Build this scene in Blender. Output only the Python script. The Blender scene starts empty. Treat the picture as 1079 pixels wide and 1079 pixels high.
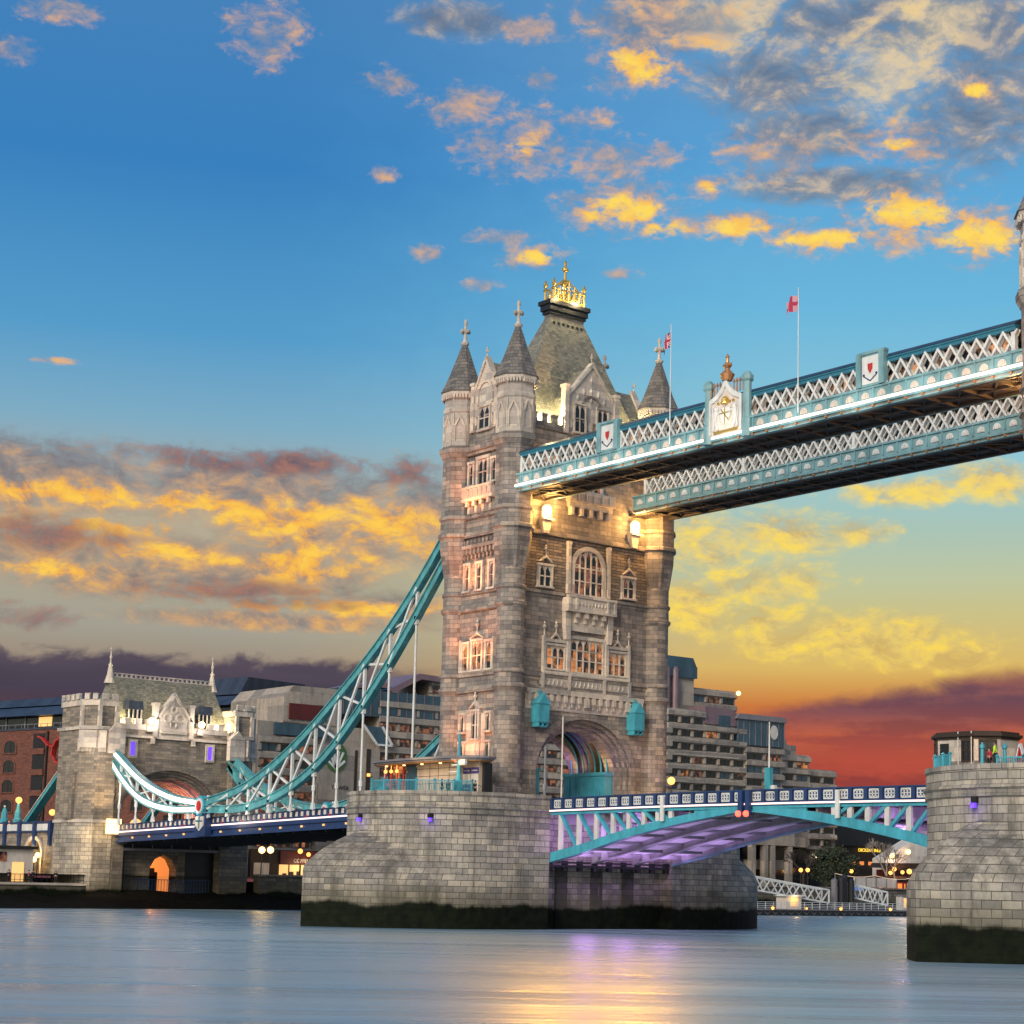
import bpy, bmesh, math, random
from mathutils import Vector, Matrix
R = math.radians
rnd = random.Random(7)
S = bpy.context.scene
COL = S.collection
# ------------------------------------------------------------------ camera
cam_d = bpy.data.cameras.new('camera')
cam = bpy.data.objects.new('camera', cam_d); COL.objects.link(cam)
cam_d.sensor_fit = 'HORIZONTAL'; cam_d.sensor_width = 36
cam_d.lens = 36 * 1988.618 / 1079
cam_d.shift_x = (539.5 - 617.4) / 1079
cam_d.shift_y = (632.2 - 539.5) / 1079
cam_d.clip_end = 20000; cam_d.clip_start = 0.5
r3 = Vector((0.64103954, 0.76722413, 0.02086708)); u3 = Vector((0.10092658, -0.11121696, 0.98865799)); f2 = Vector((-0.76084304, 0.63166282, 0.14872777))
m = Matrix((r3, u3, -f2)).transposed().to_4x4(); m.translation = (169.08, -136.095, 4.88)
cam.matrix_world = m
S.camera = cam
S.view_settings.view_transform = 'Standard'; S.view_settings.look = 'None'
S.view_settings.exposure = 0.0; S.view_settings.gamma = 1
S.cycles.use_denoising = True
S.cycles.max_bounces = 6; S.cycles.diffuse_bounces = 3; S.cycles.glossy_bounces = 3
S.cycles.sample_clamp_indirect = 6.0
L = 81.44

def lin(c):
    c = c / 255.0
    return c / 12.92 if c <= 0.04045 else ((c + 0.055) / 1.055) ** 2.4
def rgb(r, g, b): return (lin(r), lin(g), lin(b), 1)

class NT:
    """small helper over a node tree"""
    def __init__(s, nt): s.nt = nt; s.n = nt.nodes; s.l = nt.links
    def new(s, t, **k):
        n = s.n.new(t)
        for a, b in k.items(): setattr(n, a, b)
        return n
    def put(s, inp, v):
        if v is None: return
        if hasattr(v, 'is_output') : s.l.new(v, inp)
        else: inp.default_value = v
    def m(s, op, a, b=None, c=None, clamp=False):
        n = s.new('ShaderNodeMath', operation=op, use_clamp=clamp)
        s.put(n.inputs[0], a); s.put(n.inputs[1], b)
        if c is not None: s.put(n.inputs[2], c)
        return n.outputs[0]
    def vm(s, op, a, b=None, out=0):
        n = s.new('ShaderNodeVectorMath', operation=op)
        s.put(n.inputs[0], a); s.put(n.inputs[1], b)
        return n.outputs[out]
    def mix(s, f, a, b, blend='MIX'):
        n = s.new('ShaderNodeMix', data_type='RGBA', blend_type=blend, clamp_factor=True)
        s.put(n.inputs[0], f); s.put(n.inputs[6], a); s.put(n.inputs[7], b)
        return n.outputs[2]
    def ramp(s, f, pts, interp='LINEAR'):
        n = s.new('ShaderNodeValToRGB'); cr = n.color_ramp; cr.interpolation = interp
        while len(cr.elements) < len(pts): cr.elements.new(0.5)
        for e, (p, c) in zip(cr.elements, sorted(pts, key=lambda t: t[0])): e.position = p; e.color = c
        s.put(n.inputs[0], f); return n.outputs[0]
    def step(s, x, a, b):
        n = s.new('ShaderNodeMapRange', interpolation_type='SMOOTHSTEP')
        s.put(n.inputs[0], x); n.inputs[1].default_value = a; n.inputs[2].default_value = b
        return n.outputs[0]
    def noise(s, v, scale, detail=4, rough=0.55, dist=0.0, out=0):
        n = s.new('ShaderNodeTexNoise'); s.put(n.inputs['Vector'], v)
        n.inputs['Scale'].default_value = scale; n.inputs['Detail'].default_value = detail
        n.inputs['Roughness'].default_value = rough; n.inputs['Distortion'].default_value = dist
        return n.outputs[out]
    def xyz(s, x, y, z):
        n = s.new('ShaderNodeCombineXYZ')
        for i, v in enumerate((x, y, z)): s.put(n.inputs[i], v)
        return n.outputs[0]
    def sep(s, v):
        n = s.new('ShaderNodeSeparateXYZ'); s.put(n.inputs[0], v); return n.outputs

# ------------------------------------------------------------------ world: dusk sky with broken cloud
SUN = Vector((0.36, -0.80, 0.42)).normalized()
w = bpy.data.worlds.new('World'); S.world = w; w.use_nodes = True
T = NT(w.node_tree); T.n.clear()
tc = T.new('ShaderNodeTexCoord').outputs['Generated']
vr = T.new('ShaderNodeVectorRotate', rotation_type='Z_AXIS'); T.put(vr.inputs['Vector'], tc)
vr.inputs['Angle'].default_value = R(90) - 2.449      # +Y of the rotated frame looks across the river to the north-east
dx, dy, dz = T.sep(vr.outputs[0])
az = T.m('MULTIPLY', T.m('ARCTAN2', dx, dy), 57.29578)
el = T.m('MULTIPLY', T.m('ARCSINE', dz), 57.29578)
P = T.xyz(az, T.m('MULTIPLY', el, 1.7), 0.0)
PD = T.xyz(az, T.m('MULTIPLY', T.m('SUBTRACT', el, 0.45), 1.7), 0.0)
n1 = T.noise(P, 0.62, 9, 0.6, 0.6)
n1d = T.noise(PD, 0.62, 9, 0.6, 0.6)
nf = T.noise(P, 2.1, 6, 0.62, 0.4)
ns = T.noise(T.xyz(T.m('MULTIPLY', az, 0.25), T.m('MULTIPLY', el, 1.6), 3.0), 0.9, 6, 0.55)
lit = T.m('ADD', T.m('MULTIPLY', T.m('SUBTRACT', n1, n1d), 2.3), 0.45)
lit = T.m('ADD', lit, T.m('MULTIPLY', T.m('SUBTRACT', nf, 0.5), 0.6), clamp=True)
def ramp_el(pts): return T.ramp(T.m('DIVIDE', el, 30.0, clamp=True), [(e / 30.0, rgb(*c)) for e, c in pts])
left = ramp_el([(1.5, (92, 58, 66)), (4.4, (120, 92, 100)), (6.0, (156, 136, 118)), (7.3, (164, 160, 146)), (9, (174, 166, 144)), (10.6, (184, 172, 148)), (12.0, (156, 172, 176)), (13.4, (126, 172, 196)), (16, (86, 156, 202)), (21, (56, 128, 190)), (26, (70, 130, 186)), (30, (66, 124, 180))])
right = ramp_el([(1.5, (178, 66, 52)), (4.2, (190, 72, 52)), (5.4, (205, 120, 60)), (6.6, (220, 184, 102)), (8.3, (202, 194, 138)), (9.3, (190, 198, 162)), (10.8, (168, 196, 184)), (13, (148, 200, 212)), (17.5, (106, 182, 220)), (22, (90, 160, 212)), (26, (98, 152, 198)), (30, (86, 140, 195))])
sky = T.mix(T.step(T.m('ADD', az, T.m('MULTIPLY', T.m('SUBTRACT', n1, 0.5), 4.0)), -11.0, 7.0), left, right)
def field(blobs):
    out = None
    for a, e, sa, se in blobs:
        q = T.vm('MULTIPLY', T.vm('SUBTRACT', T.xyz(az, el, 0.0), (a, e, 0.0)), (1 / sa, 1 / se, 0.0))
        b = T.m('SUBTRACT', 1.0, T.vm('DOT_PRODUCT', q, q, out=1))
        out = b if out is None else T.m('SMOOTH_MAX', out, b, 0.25)
    return T.m('MAXIMUM', out, -1.5)
def dens(b, k=2.6, lo=0.1, hi=0.62, kf=1.1):
    return T.step(T.m('ADD', T.m('MULTIPLY', b, 0.62), T.m('ADD', T.m('MULTIPLY', T.m('SUBTRACT', n1, 0.5), k), T.m('MULTIPLY', T.m('SUBTRACT', nf, 0.5), kf))), lo, hi)
GR = field([(2.13, 25.69, 2.16, 1.01), (5.79, 23.94, 2.74, 1.09), (9.08, 25.55, 4.32, 1.01), (12.01, 23.04, 2.3, 1.73), (-4.58, 25.51, 1.73, 0.52), (6.69, 22.45, 2.3, 0.81), (12.61, 24.84, 1.73, 1.3), (7.59, 20.93, 3.46, 0.52), (10, 28, 8, 1.6), (-14, 28.5, 5, 1.2)])
sky = T.mix(T.m('MULTIPLY', dens(GR, 1.7, -0.5, 0.7), 0.88), sky, T.ramp(lit, [(0.1, rgb(106, 116, 134)), (0.5, rgb(140, 142, 150)), (0.9, rgb(206, 184, 156))]))
WH = field([(4.11, 25.82, 1.73, 0.92), (9.23, 24.1, 1.73, 1.44), (10.71, 25.47, 1.44, 0.72)])
sky = T.mix(T.m('MULTIPLY', dens(WH, 1.7, -0.4, 0.8), 0.85), sky, T.ramp(lit, [(0.1, rgb(165, 165, 160)), (0.6, rgb(226, 204, 166)), (0.95, rgb(240, 210, 150))]))
AA = field([(0.87, 20.42, 2.16, 0.98), (2.38, 19.85, 1.44, 0.56), (4.47, 19.88, 1.36, 0.56), (3.56, 20.93, 0.9, 0.42), (7.15, 19.38, 1.98, 0.6), (9.8, 19.86, 2.24, 1.12), (12.11, 19.32, 1.8, 0.98), (1.39, 24.42, 1.8, 0.9), (12.01, 23.43, 0.79, 0.48), (-2.4, 22.12, 2.09, 1.12), (-2.14, 25.35, 1.15, 0.45), (-1.79, 23.98, 0.65, 0.34), (-4.37, 23.07, 1.51, 0.68), (-10.4, 24.72, 1.36, 1.12), (-6.62, 23.68, 1.07, 0.42), (-6.6, 21, 0.54, 0.26), (0.69, 21.65, 1.8, 0.75), (-0.49, 22.77, 1.23, 0.42), (2.2, 21.81, 0.9, 0.45), (5.5, 21.79, 1.98, 0.75), (9.51, 22.09, 1.8, 0.75), (-1.8, 18.78, 1.23, 0.52), (-3.1, 19.35, 1.15, 0.3), (-3.56, 17.94, 0.72, 0.26), (-5.17, 18.79, 0.54, 0.3), (0.91, 18.39, 0.72, 0.26), (-16.92, 24.69, 1.44, 0.45), (-18.09, 23.45, 0.86, 0.45), (-16.19, 14.84, 0.65, 0.12), (1.82, 25.64, 2.88, 1.05)])
heart = field([(0.87, 20.23, 1.44, 0.52), (2.23, 19.69, 0.86, 0.29), (4.47, 19.8, 0.98, 0.32), (7.15, 19.38, 1.38, 0.35), (9.8, 19.97, 1.67, 0.69), (12.11, 19.27, 1.38, 0.63), (1.39, 24.42, 1.27, 0.49), (12.01, 23.43, 0.46, 0.26), (-1.74, 18.78, 0.75, 0.26), (9.51, 22.04, 0.69, 0.23), (3.56, 20.93, 0.52, 0.2), (-2.19, 21.99, 0.75, 0.26)])
warm = T.m('ADD', T.m('MULTIPLY', lit, 0.75), T.m('MULTIPLY', T.m('MAXIMUM', heart, -0.35), 0.42), clamp=True)
sky = T.mix(T.m('MULTIPLY', dens(AA, 2.2, -0.1, 0.95, 2.0), 0.82), sky, T.ramp(warm, [(0.05, rgb(150, 148, 156)), (0.36, rgb(206, 168, 142)), (0.58, rgb(240, 182, 110)), (0.92, rgb(255, 214, 92))]))
sky = T.mix(T.m('MULTIPLY', dens(heart, 1.7, 0.0, 0.7, 1.6), 0.96), sky, T.ramp(warm, [(0.1, rgb(214, 164, 120)), (0.45, rgb(250, 190, 92)), (0.9, rgb(255, 218, 96))]))
BB = field([(-14.94, 11.51, 4.9, 1.04), (-10.46, 11.61, 5.47, 1.04), (-15.91, 9.49, 3.74, 0.92), (-7.82, 10.38, 3.46, 1.44), (-5.24, 10.91, 2.02, 1.5), (-11.6, 9.05, 3.74, 0.92), (-8.35, 9.21, 2.3, 0.86), (-14.22, 8.62, 2.88, 0.58), (-17.38, 11.46, 2.59, 1.15), (-9.13, 7.61, 4.61, 0.29), (-5.72, 8.17, 1.73, 0.58), (-24, 11, 5, 1.5)])
HB = field([(-15.19, 11.07, 3.17, 0.4), (-11.84, 11.01, 2.02, 0.35), (-9.27, 10.73, 2.59, 0.58), (-8.36, 9.44, 2.02, 0.69), (-6.39, 10.67, 1.73, 0.75), (-12.88, 9.49, 1.44, 0.29), (-14.31, 10.16, 1.73, 0.29), (-5.06, 10.06, 0.86, 0.4), (-11.05, 9.36, 0.75, 0.23), (-15.86, 8.8, 1.73, 0.29), (-7.73, 8.09, 3.17, 0.26), (-26, 10.5, 4, 0.8)])
shade = T.step(T.m('ADD', el, T.m('MULTIPLY', T.m('SUBTRACT', n1, 0.5), 2.0)), 11.1, 12.7)
litB = T.m('SUBTRACT', T.m('ADD', lit, T.m('MULTIPLY', T.m('MAXIMUM', HB, -0.4), 0.22)), T.m('MULTIPLY', shade, 0.45), clamp=True)
sky = T.mix(T.m('MULTIPLY', dens(BB, 1.9, -0.5, 0.8), 0.85), sky, T.ramp(litB, [(0.0, rgb(118, 106, 112)), (0.32, rgb(172, 142, 122)), (0.6, rgb(218, 164, 106)), (0.95, rgb(246, 190, 96))]))
sky = T.mix(T.m('MULTIPLY', dens(HB, 2.6, 0.0, 0.75, 1.9), 0.92), sky, T.ramp(litB, [(0.15, rgb(206, 146, 100)), (0.5, rgb(246, 178, 78)), (0.9, rgb(255, 206, 82))]))
PP = field([(-16.2, 9.83, 2.88, 0.63), (-16.85, 7.41, 1.79, 0.49), (-9.35, 12.35, 6.05, 0.4), (-10.87, 8.47, 3.46, 0.4), (-9.16, 8.18, 2.3, 0.29), (-5.58, 12.19, 1.44, 0.4)])
sky = T.mix(T.m('MULTIPLY', dens(PP, 2.2, -0.1, 0.9), 0.8), sky, T.ramp(nf, [(0.35, rgb(98, 84, 98)), (0.6, rgb(160, 110, 100))]))
DD = field([(3.69, 10.26, 1.87, 1.09), (6.16, 10.64, 2.16, 0.81), (8.18, 10.7, 1.44, 0.46), (5.3, 9.21, 2.59, 0.81), (8.18, 7.5, 3.74, 0.86), (10.58, 6.99, 2.16, 0.58), (9.76, 11.82, 2.3, 0.46), (12.31, 12.11, 1.73, 0.69), (3.28, 8.38, 1.73, 1.15), (6.17, 8.12, 1.73, 0.52), (18, 11, 4, 1.2)])
sky = T.mix(T.m('MULTIPLY', dens(DD, 2.4, -0.25, 0.9), 0.9), sky, T.ramp(lit, [(0.1, rgb(206, 172, 100)), (0.45, rgb(240, 206, 108)), (0.8, rgb(255, 220, 88))]))
# low banks of dark cloud on both sides of the bridge
edge = T.m('ADD', T.m('MULTIPLY', T.m('SUBTRACT', n1, 0.5), 1.7), T.m('MULTIPLY', T.m('SUBTRACT', nf, 0.5), 0.25))
tl = T.m('SUBTRACT', T.m('ADD', edge, 6.5), el)
ml = T.m('MULTIPLY', T.step(tl, -0.12, 0.38), T.m('SUBTRACT', 1.0, T.step(T.m('ADD', az, T.m('MULTIPLY', edge, 1.2)), -7.4, -3.6)))
sky = T.mix(ml, sky, T.mix(T.step(ns, 0.35, 0.7), ramp_el([(2, (112, 64, 66)), (4.4, (94, 64, 72)), (5.4, (74, 66, 82)), (7, (100, 88, 98)), (9, (120, 104, 100))]), ramp_el([(2, (92, 58, 64)), (4.6, (66, 56, 70)), (7, (84, 76, 90))])))
tr = T.m('SUBTRACT', T.m('ADD', T.m('MULTIPLY', edge, 0.45), T.m('ADD', 4.55, T.m('MULTIPLY', az, 0.165))), el)
mr = T.m('MULTIPLY', T.step(tr, -0.1, 0.55), T.step(T.m('ADD', az, T.m('MULTIPLY', edge, 1.0)), 1.5, 5.5))
redb = T.mix(T.step(T.m('ADD', ns, T.m('MULTIPLY', T.m('SUBTRACT', nf, 0.5), 0.25)), 0.40, 0.62), ramp_el([(2, (180, 74, 60)), (3.9, (182, 80, 64)), (4.9, (140, 76, 72)), (5.7, (108, 74, 86)), (8, (124, 82, 88))]), ramp_el([(2, (140, 58, 54)), (3.4, (150, 66, 60)), (4.5, (196, 98, 68)), (5.3, (132, 82, 86)), (8, (160, 104, 88))]))
sky = T.mix(mr, sky, redb)
# the afterglow at the viewer's back comes from the physical sky
nis = T.new('ShaderNodeTexSky', sky_type='NISHITA', sun_disc=False)
nis.sun_elevation = math.asin(SUN.z); nis.sun_rotation = math.atan2(SUN.x, SUN.y)
nis.air_density = 1.2; nis.dust_density = 2.0
ba = T.m('ABSOLUTE', az)
back = T.step(ba, 40.0, 110.0)
bg1 = T.new('ShaderNodeBackground'); T.put(bg1.inputs[0], sky); bg1.inputs[1].default_value = 1.0
bg2 = T.new('ShaderNodeBackground'); T.put(bg2.inputs[0], nis.outputs[0]); bg2.inputs[1].default_value = 0.13
ms = T.new('ShaderNodeMixShader'); T.put(ms.inputs[0], back); T.l.new(bg1.outputs[0], ms.inputs[1]); T.l.new(bg2.outputs[0], ms.inputs[2])
T.l.new(ms.outputs[0], T.new('ShaderNodeOutputWorld').inputs[0])
w.cycles.sampling_method = 'MANUAL'; w.cycles.sample_map_resolution = 512
sun_d = bpy.data.lights.new('sun', 'SUN'); sun_d.energy = 1.45; sun_d.angle = R(22); sun_d.color = (1.0, 0.93, 0.84)
sun = bpy.data.objects.new('sun', sun_d); COL.objects.link(sun); sun.rotation_euler = SUN.to_track_quat('Z', 'Y').to_euler()

# ------------------------------------------------------------------ materials
def newmat(name):
    ma = bpy.data.materials.new(name); ma.use_nodes = True
    t = NT(ma.node_tree); b = t.n['Principled BSDF']
    return ma, t, b
MATS = {}
def obj_co(t): return t.new('ShaderNodeNewGeometry').outputs['Position']
def plain(name, c, rough=0.5, metal=0.0, var=0.18, scale=0.6, bump=0.0, spec=0.5):
    ma, t, b = newmat(name)
    p = obj_co(t)
    n = t.noise(p, scale, 6, 0.65); n2 = t.noise(t.vm('MULTIPLY', p, (1, 1, 0.18)), scale * 2.2, 5, 0.6)
    f = t.m('ADD', t.m('MULTIPLY', n, 0.5), t.m('MULTIPLY', n2, 0.5))
    dark = tuple(x * (1 - var * 1.6) for x in c[:3]) + (1,); lite = tuple(min(1, x * (1 + var)) for x in c[:3]) + (1,)
    t.put(b.inputs['Base Color'], t.ramp(f, [(0.32, dark), (0.68, lite)]))
    b.inputs['Roughness'].default_value = rough; b.inputs['Metallic'].default_value = metal
    b.inputs['Specular IOR Level'].default_value = spec
    if bump:
        bp = t.new('ShaderNodeBump'); bp.inputs['Strength'].default_value = bump; bp.inputs['Distance'].default_value = 0.05
        t.put(bp.inputs['Height'], t.noise(p, 6, 4)); t.l.new(bp.outputs[0], b.inputs['Normal'])
    MATS[name] = ma; return ma
def glow(name, c, strength, base=None):
    ma, t, b = newmat(name)
    b.inputs['Base Color'].default_value = base or (c[0] * .5, c[1] * .5, c[2] * .5, 1)
    b.inputs['Emission Color'].default_value = c; b.inputs['Emission Strength'].default_value = strength
    MATS[name] = ma; return ma
def masonry(name, c1, c2, mortar, bw, bh, gap=0.02, stain=0.5, algae=False, rough_face=0.3, rough=0.85, streak=(0.05, 0.045, 0.04, 1), bias=0.0):
    ma, t, b = newmat(name)
    uv = t.new('ShaderNodeUVMap'); uv.uv_map = 'uv'
    p = obj_co(t)
    wob = t.vm('ADD', uv.outputs[0], t.vm('MULTIPLY', t.vm('SUBTRACT', t.noise(p, 1.3, 2, out=1), (0.5, 0.5, 0.5)), (0.05, 0.05, 0)))
    br = t.new('ShaderNodeTexBrick', offset=0.5); t.put(br.inputs['Vector'], wob)
    br.inputs['Scale'].default_value = 1.0; br.inputs['Brick Width'].default_value = bw; br.inputs['Row Height'].default_value = bh
    br.inputs['Mortar Size'].default_value = gap; br.inputs['Mortar Smooth'].default_value = 0.3; br.inputs['Bias'].default_value = bias
    br.inputs['Color1'].default_value = c1; br.inputs['Color2'].default_value = c2; br.inputs['Mortar'].default_value = mortar
    # some stones of each course are paler or darker than their neighbours
    cell = t.vm('FLOOR', t.vm('DIVIDE', uv.outputs[0], (bw * 1.5, bh, 1)))
    wn = t.new('ShaderNodeTexWhiteNoise', noise_dimensions='2D'); t.put(wn.inputs['Vector'], cell)
    col = t.mix(0.8, br.outputs['Color'], t.ramp(wn.outputs[0], [(0.0, (0.55, 0.55, 0.58, 1)), (0.5, (0.95, 0.93, 0.9, 1)), (1.0, (1.3, 1.22, 1.1, 1))]), 'MULTIPLY')
    big = t.noise(p, 0.22, 6, 0.65)
    drip = t.noise(t.vm('MULTIPLY', p, (1.1, 1.1, 0.12)), 1.0, 6, 0.65)
    sm = t.m('MULTIPLY', t.step(t.m('ADD', t.m('MULTIPLY', big, 0.55), t.m('MULTIPLY', drip, 0.55)), 0.5, 0.75), stain)
    col = t.mix(sm, col, streak)
    fine = t.noise(p, 3.0, 6, 0.7)
    col = t.mix(0.5, col, t.ramp(fine, [(0.3, (0.6, 0.6, 0.6, 1)), (0.7, (1.25, 1.25, 1.25, 1))]), 'MULTIPLY')
    hgt = t.m('ADD', t.m('MULTIPLY', br.outputs['Fac'], -1.0), t.m('MULTIPLY', fine, rough_face))
    if algae:
        nz = t.sep(t.new('ShaderNodeNewGeometry').outputs['True Normal'])[2]
        ledge = t.m('MULTIPLY', t.step(nz, 0.18, 0.6), t.step(t.noise(t.vm('MULTIPLY', p, (1, 1, 0.4)), 0.7, 6, 0.7), 0.36, 0.62))
        col = t.mix(t.m('MULTIPLY', ledge, 0.62), col, (0.07, 0.068, 0.062, 1))
        rust = t.step(t.noise(t.vm('MULTIPLY', p, (0.55, 0.55, 0.05)), 1.0, 5, 0.7), 0.60, 0.76)
        col = t.mix(t.m('MULTIPLY', rust, 0.55), col, (0.10, 0.075, 0.05, 1))
        soot = t.step(t.noise(t.vm('MULTIPLY', p, (1.6, 1.6, 0.10)), 1.0, 6, 0.75), 0.58, 0.72)
        col = t.mix(t.m('MULTIPLY', soot, 0.7), col, (0.045, 0.045, 0.042, 1))
        wash = t.step(t.noise(t.vm('MULTIPLY', p, (1.2, 1.2, 0.3)), 0.8, 5, 0.7), 0.6, 0.8)
        col = t.mix(t.m('MULTIPLY', wash, 0.4), col, (0.58, 0.54, 0.47, 1))
        z = t.sep(p)[2]
        e = t.m('ADD', z, t.m('MULTIPLY', t.m('SUBTRACT', t.noise(t.vm('MULTIPLY', p, (1, 1, 0.35)), 0.9, 7, 0.7), 0.5), 0.9))
        e = t.m('ADD', e, t.m('MULTIPLY', t.m('SUBTRACT', t.noise(t.vm('MULTIPLY', p, (1, 1, 0.2)), 0.16, 3, 0.6), 0.5), 1.9))
        col = t.mix(t.m('MULTIPLY', t.step(e, 5.4, 2.6), 0.6), col, (0.085, 0.078, 0.045, 1))
        col = t.mix(t.step(e, 2.75, 2.2), col, t.ramp(t.noise(p, 1.2, 5), [(0.35, (0.004, 0.006, 0.004, 1)), (0.7, (0.010, 0.015, 0.007, 1))]))
        t.put(b.inputs['Roughness'], t.m('SUBTRACT', rough, t.m('MULTIPLY', t.step(e, 2.95, 2.3), 0.2)))
        t.put(b.inputs['Specular IOR Level'], t.m('SUBTRACT', 0.4, t.m('MULTIPLY', t.step(e, 2.95, 2.3), 0.32)))
    else: b.inputs['Roughness'].default_value = rough
    t.put(b.inputs['Base Color'], col)
    bp = t.new('ShaderNodeBump'); bp.inputs['Strength'].default_value = 0.55; bp.inputs['Distance'].default_value = 0.06
    t.put(bp.inputs['Height'], hgt); t.l.new(bp.outputs[0], b.inputs['Normal'])
    MATS[name] = ma; return ma
masonry('ashlar', (0.40, 0.345, 0.305, 1), (0.225, 0.21, 0.205, 1), (0.10, 0.09, 0.082, 1), 1.15, 0.52, 0.02, 0.55)
masonry('rubble', (0.36, 0.29, 0.225, 1), (0.20, 0.165, 0.14, 1), (0.075, 0.065, 0.055, 1), 1.25, 0.34, 0.04, 0.4, rough_face=0.8)
masonry('trim', (0.64, 0.58, 0.51, 1), (0.56, 0.50, 0.45, 1), (0.42, 0.38, 0.34, 1), 1.6, 0.8, 0.008, 0.35, rough=0.8, streak=(0.14, 0.12, 0.105, 1))
masonry('spire_stone', (0.20, 0.19, 0.185, 1), (0.15, 0.145, 0.145, 1), (0.07, 0.07, 0.07, 1), 0.8, 0.42, 0.03, 0.5)
masonry('granite', (0.45, 0.42, 0.37, 1), (0.31, 0.295, 0.27, 1), (0.06, 0.056, 0.05, 1), 1.4, 0.62, 0.03, 0.92, algae=True, rough_face=0.5, streak=(0.10, 0.095, 0.085, 1))
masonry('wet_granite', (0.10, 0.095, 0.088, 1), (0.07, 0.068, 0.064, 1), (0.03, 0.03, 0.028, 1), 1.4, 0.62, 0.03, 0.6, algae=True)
masonry('quay_stone', (0.2, 0.185, 0.165, 1), (0.15, 0.14, 0.13, 1), (0.06, 0.055, 0.05, 1), 1.3, 0.6, 0.03, 0.6, algae=True)
masonry('abutment_stone', (0.33, 0.285, 0.235, 1), (0.24, 0.21, 0.18, 1), (0.14, 0.12, 0.1, 1), 0.95, 0.42, 0.02, 0.45)
masonry('red_brick', (0.22, 0.075, 0.05, 1), (0.17, 0.06, 0.045, 1), (0.12, 0.06, 0.05, 1), 0.5, 0.16, 0.02, 0.35)
masonry('concrete', (0.37, 0.335, 0.30, 1), (0.32, 0.29, 0.26, 1), (0.22, 0.19, 0.17, 1), 2.4, 2.6, 0.02, 0.5, rough=0.9)
masonry('roof_slate', (0.29, 0.28, 0.235, 1), (0.21, 0.215, 0.185, 1), (0.08, 0.085, 0.075, 1), 0.35, 0.28, 0.02, 0.35, rough=0.65, streak=(0.07, 0.07, 0.055, 1))
masonry('lead_roof', (0.035, 0.05, 0.085, 1), (0.03, 0.042, 0.07, 1), (0.015, 0.02, 0.035, 1), 0.9, 5.0, 0.04, 0.3, rough=0.45)
plain('turquoise', (0.06, 0.36, 0.47), 0.42, var=0.26)
plain('pale_blue', (0.20, 0.38, 0.42), 0.45, var=0.28)
plain('chain_blue', (0.10, 0.36, 0.40), 0.42, var=0.28)
plain('wet_stone', (0.075, 0.07, 0.062), 0.7, var=0.5)
plain('rail_blue', (0.03, 0.17, 0.25), 0.4, var=0.15)
plain('navy', (0.018, 0.045, 0.14), 0.4, var=0.2)
plain('white_paint', (0.68, 0.70, 0.69), 0.42, var=0.17)
plain('cream_panel', (0.66, 0.60, 0.54), 0.5, var=0.14, scale=2)
plain('red_paint', (0.5, 0.03, 0.03), 0.4)
plain('dark_steel', (0.016, 0.016, 0.018), 0.5)
plain('brown_steel', (0.05, 0.042, 0.036), 0.6)
plain('grey_steel', (0.20, 0.19, 0.21), 0.5)
plain('girder_grey', (0.30, 0.29, 0.30), 0.5)
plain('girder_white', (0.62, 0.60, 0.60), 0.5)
plain('gold', (0.80, 0.52, 0.14), 0.28, 0.85, var=0.1)
plain('bronze', (0.55, 0.27, 0.12), 0.4, 0.5, var=0.15)
plain('glass_dark', (0.012, 0.018, 0.026), 0.08, var=0.3)
plain('glass_blue', (0.035, 0.085, 0.13), 0.1, var=0.35, scale=0.3)
plain('mauve_clad', (0.20, 0.13, 0.155), 0.4)
plain('asphalt', (0.05, 0.05, 0.052), 0.9)
plain('paving', (0.2, 0.185, 0.165), 0.9)
plain('mud', (0.006, 0.0055, 0.004), 0.9, spec=0.08, var=0.4, bump=0.6)
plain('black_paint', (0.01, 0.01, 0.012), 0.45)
plain('timber_dark', (0.035, 0.022, 0.016), 0.7)
plain('white_render', (0.6, 0.56, 0.52), 0.8)
plain('skin', (0.45, 0.27, 0.2), 0.6); plain('hair', (0.03, 0.02, 0.015), 0.6)
plain('dark_cloth', (0.02, 0.02, 0.026), 0.85); plain('navy_cloth', (0.03, 0.035, 0.06), 0.85)
plain('hi_vis', (0.55, 0.85, 0.03), 0.7); plain('red_cloth', (0.4, 0.02, 0.05), 0.8); plain('flag_blue', (0.03, 0.04, 0.22), 0.8)
plain('bark', (0.12, 0.10, 0.085), 0.9); plain('bark_pale', (0.3, 0.26, 0.23), 0.9)
plain('leaf_dark', (0.035, 0.05, 0.026), 0.75, var=0.45, scale=0.5)
plain('twig', (0.055, 0.04, 0.038), 0.9)
plain('purple_sign', (0.05, 0.03, 0.22), 0.5); plain('sandstone_clad', (0.55, 0.44, 0.34), 0.6)
plain('timber_orange', (0.40, 0.18, 0.06), 0.5)
plain('green_sign', (0.05, 0.13, 0.03), 0.5)
plain('sign_red', (0.10, 0.012, 0.010), 0.5)
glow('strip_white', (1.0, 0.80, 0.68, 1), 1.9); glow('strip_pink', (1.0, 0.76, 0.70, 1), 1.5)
glow('lamp_warm', (1.0, 0.66, 0.26, 1), 3.2); glow('lamp_orange', (1.0, 0.40, 0.09, 1), 2.6); glow('lamp_white', (1.0, 0.82, 0.56, 1), 2.4); glow('string_light', (1.0, 0.72, 0.5, 1), 0.7)
glow('lamp_red', (1.0, 0.10, 0.06, 1), 3); glow('lamp_violet', (0.13, 0.05, 1.0, 1), 1.6); glow('lamp_purple', (0.62, 0.28, 1.0, 1), 4)
glow('window_orange', (1.0, 0.30, 0.07, 1), 0.8); glow('window_warm', (1.0, 0.56, 0.20, 1), 1.0); glow('sign_yellow', (1.0, 0.62, 0.05, 1), 1.5)
glow('blue_screen', (0.12, 0.3, 0.9, 1), 0.4)
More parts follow.
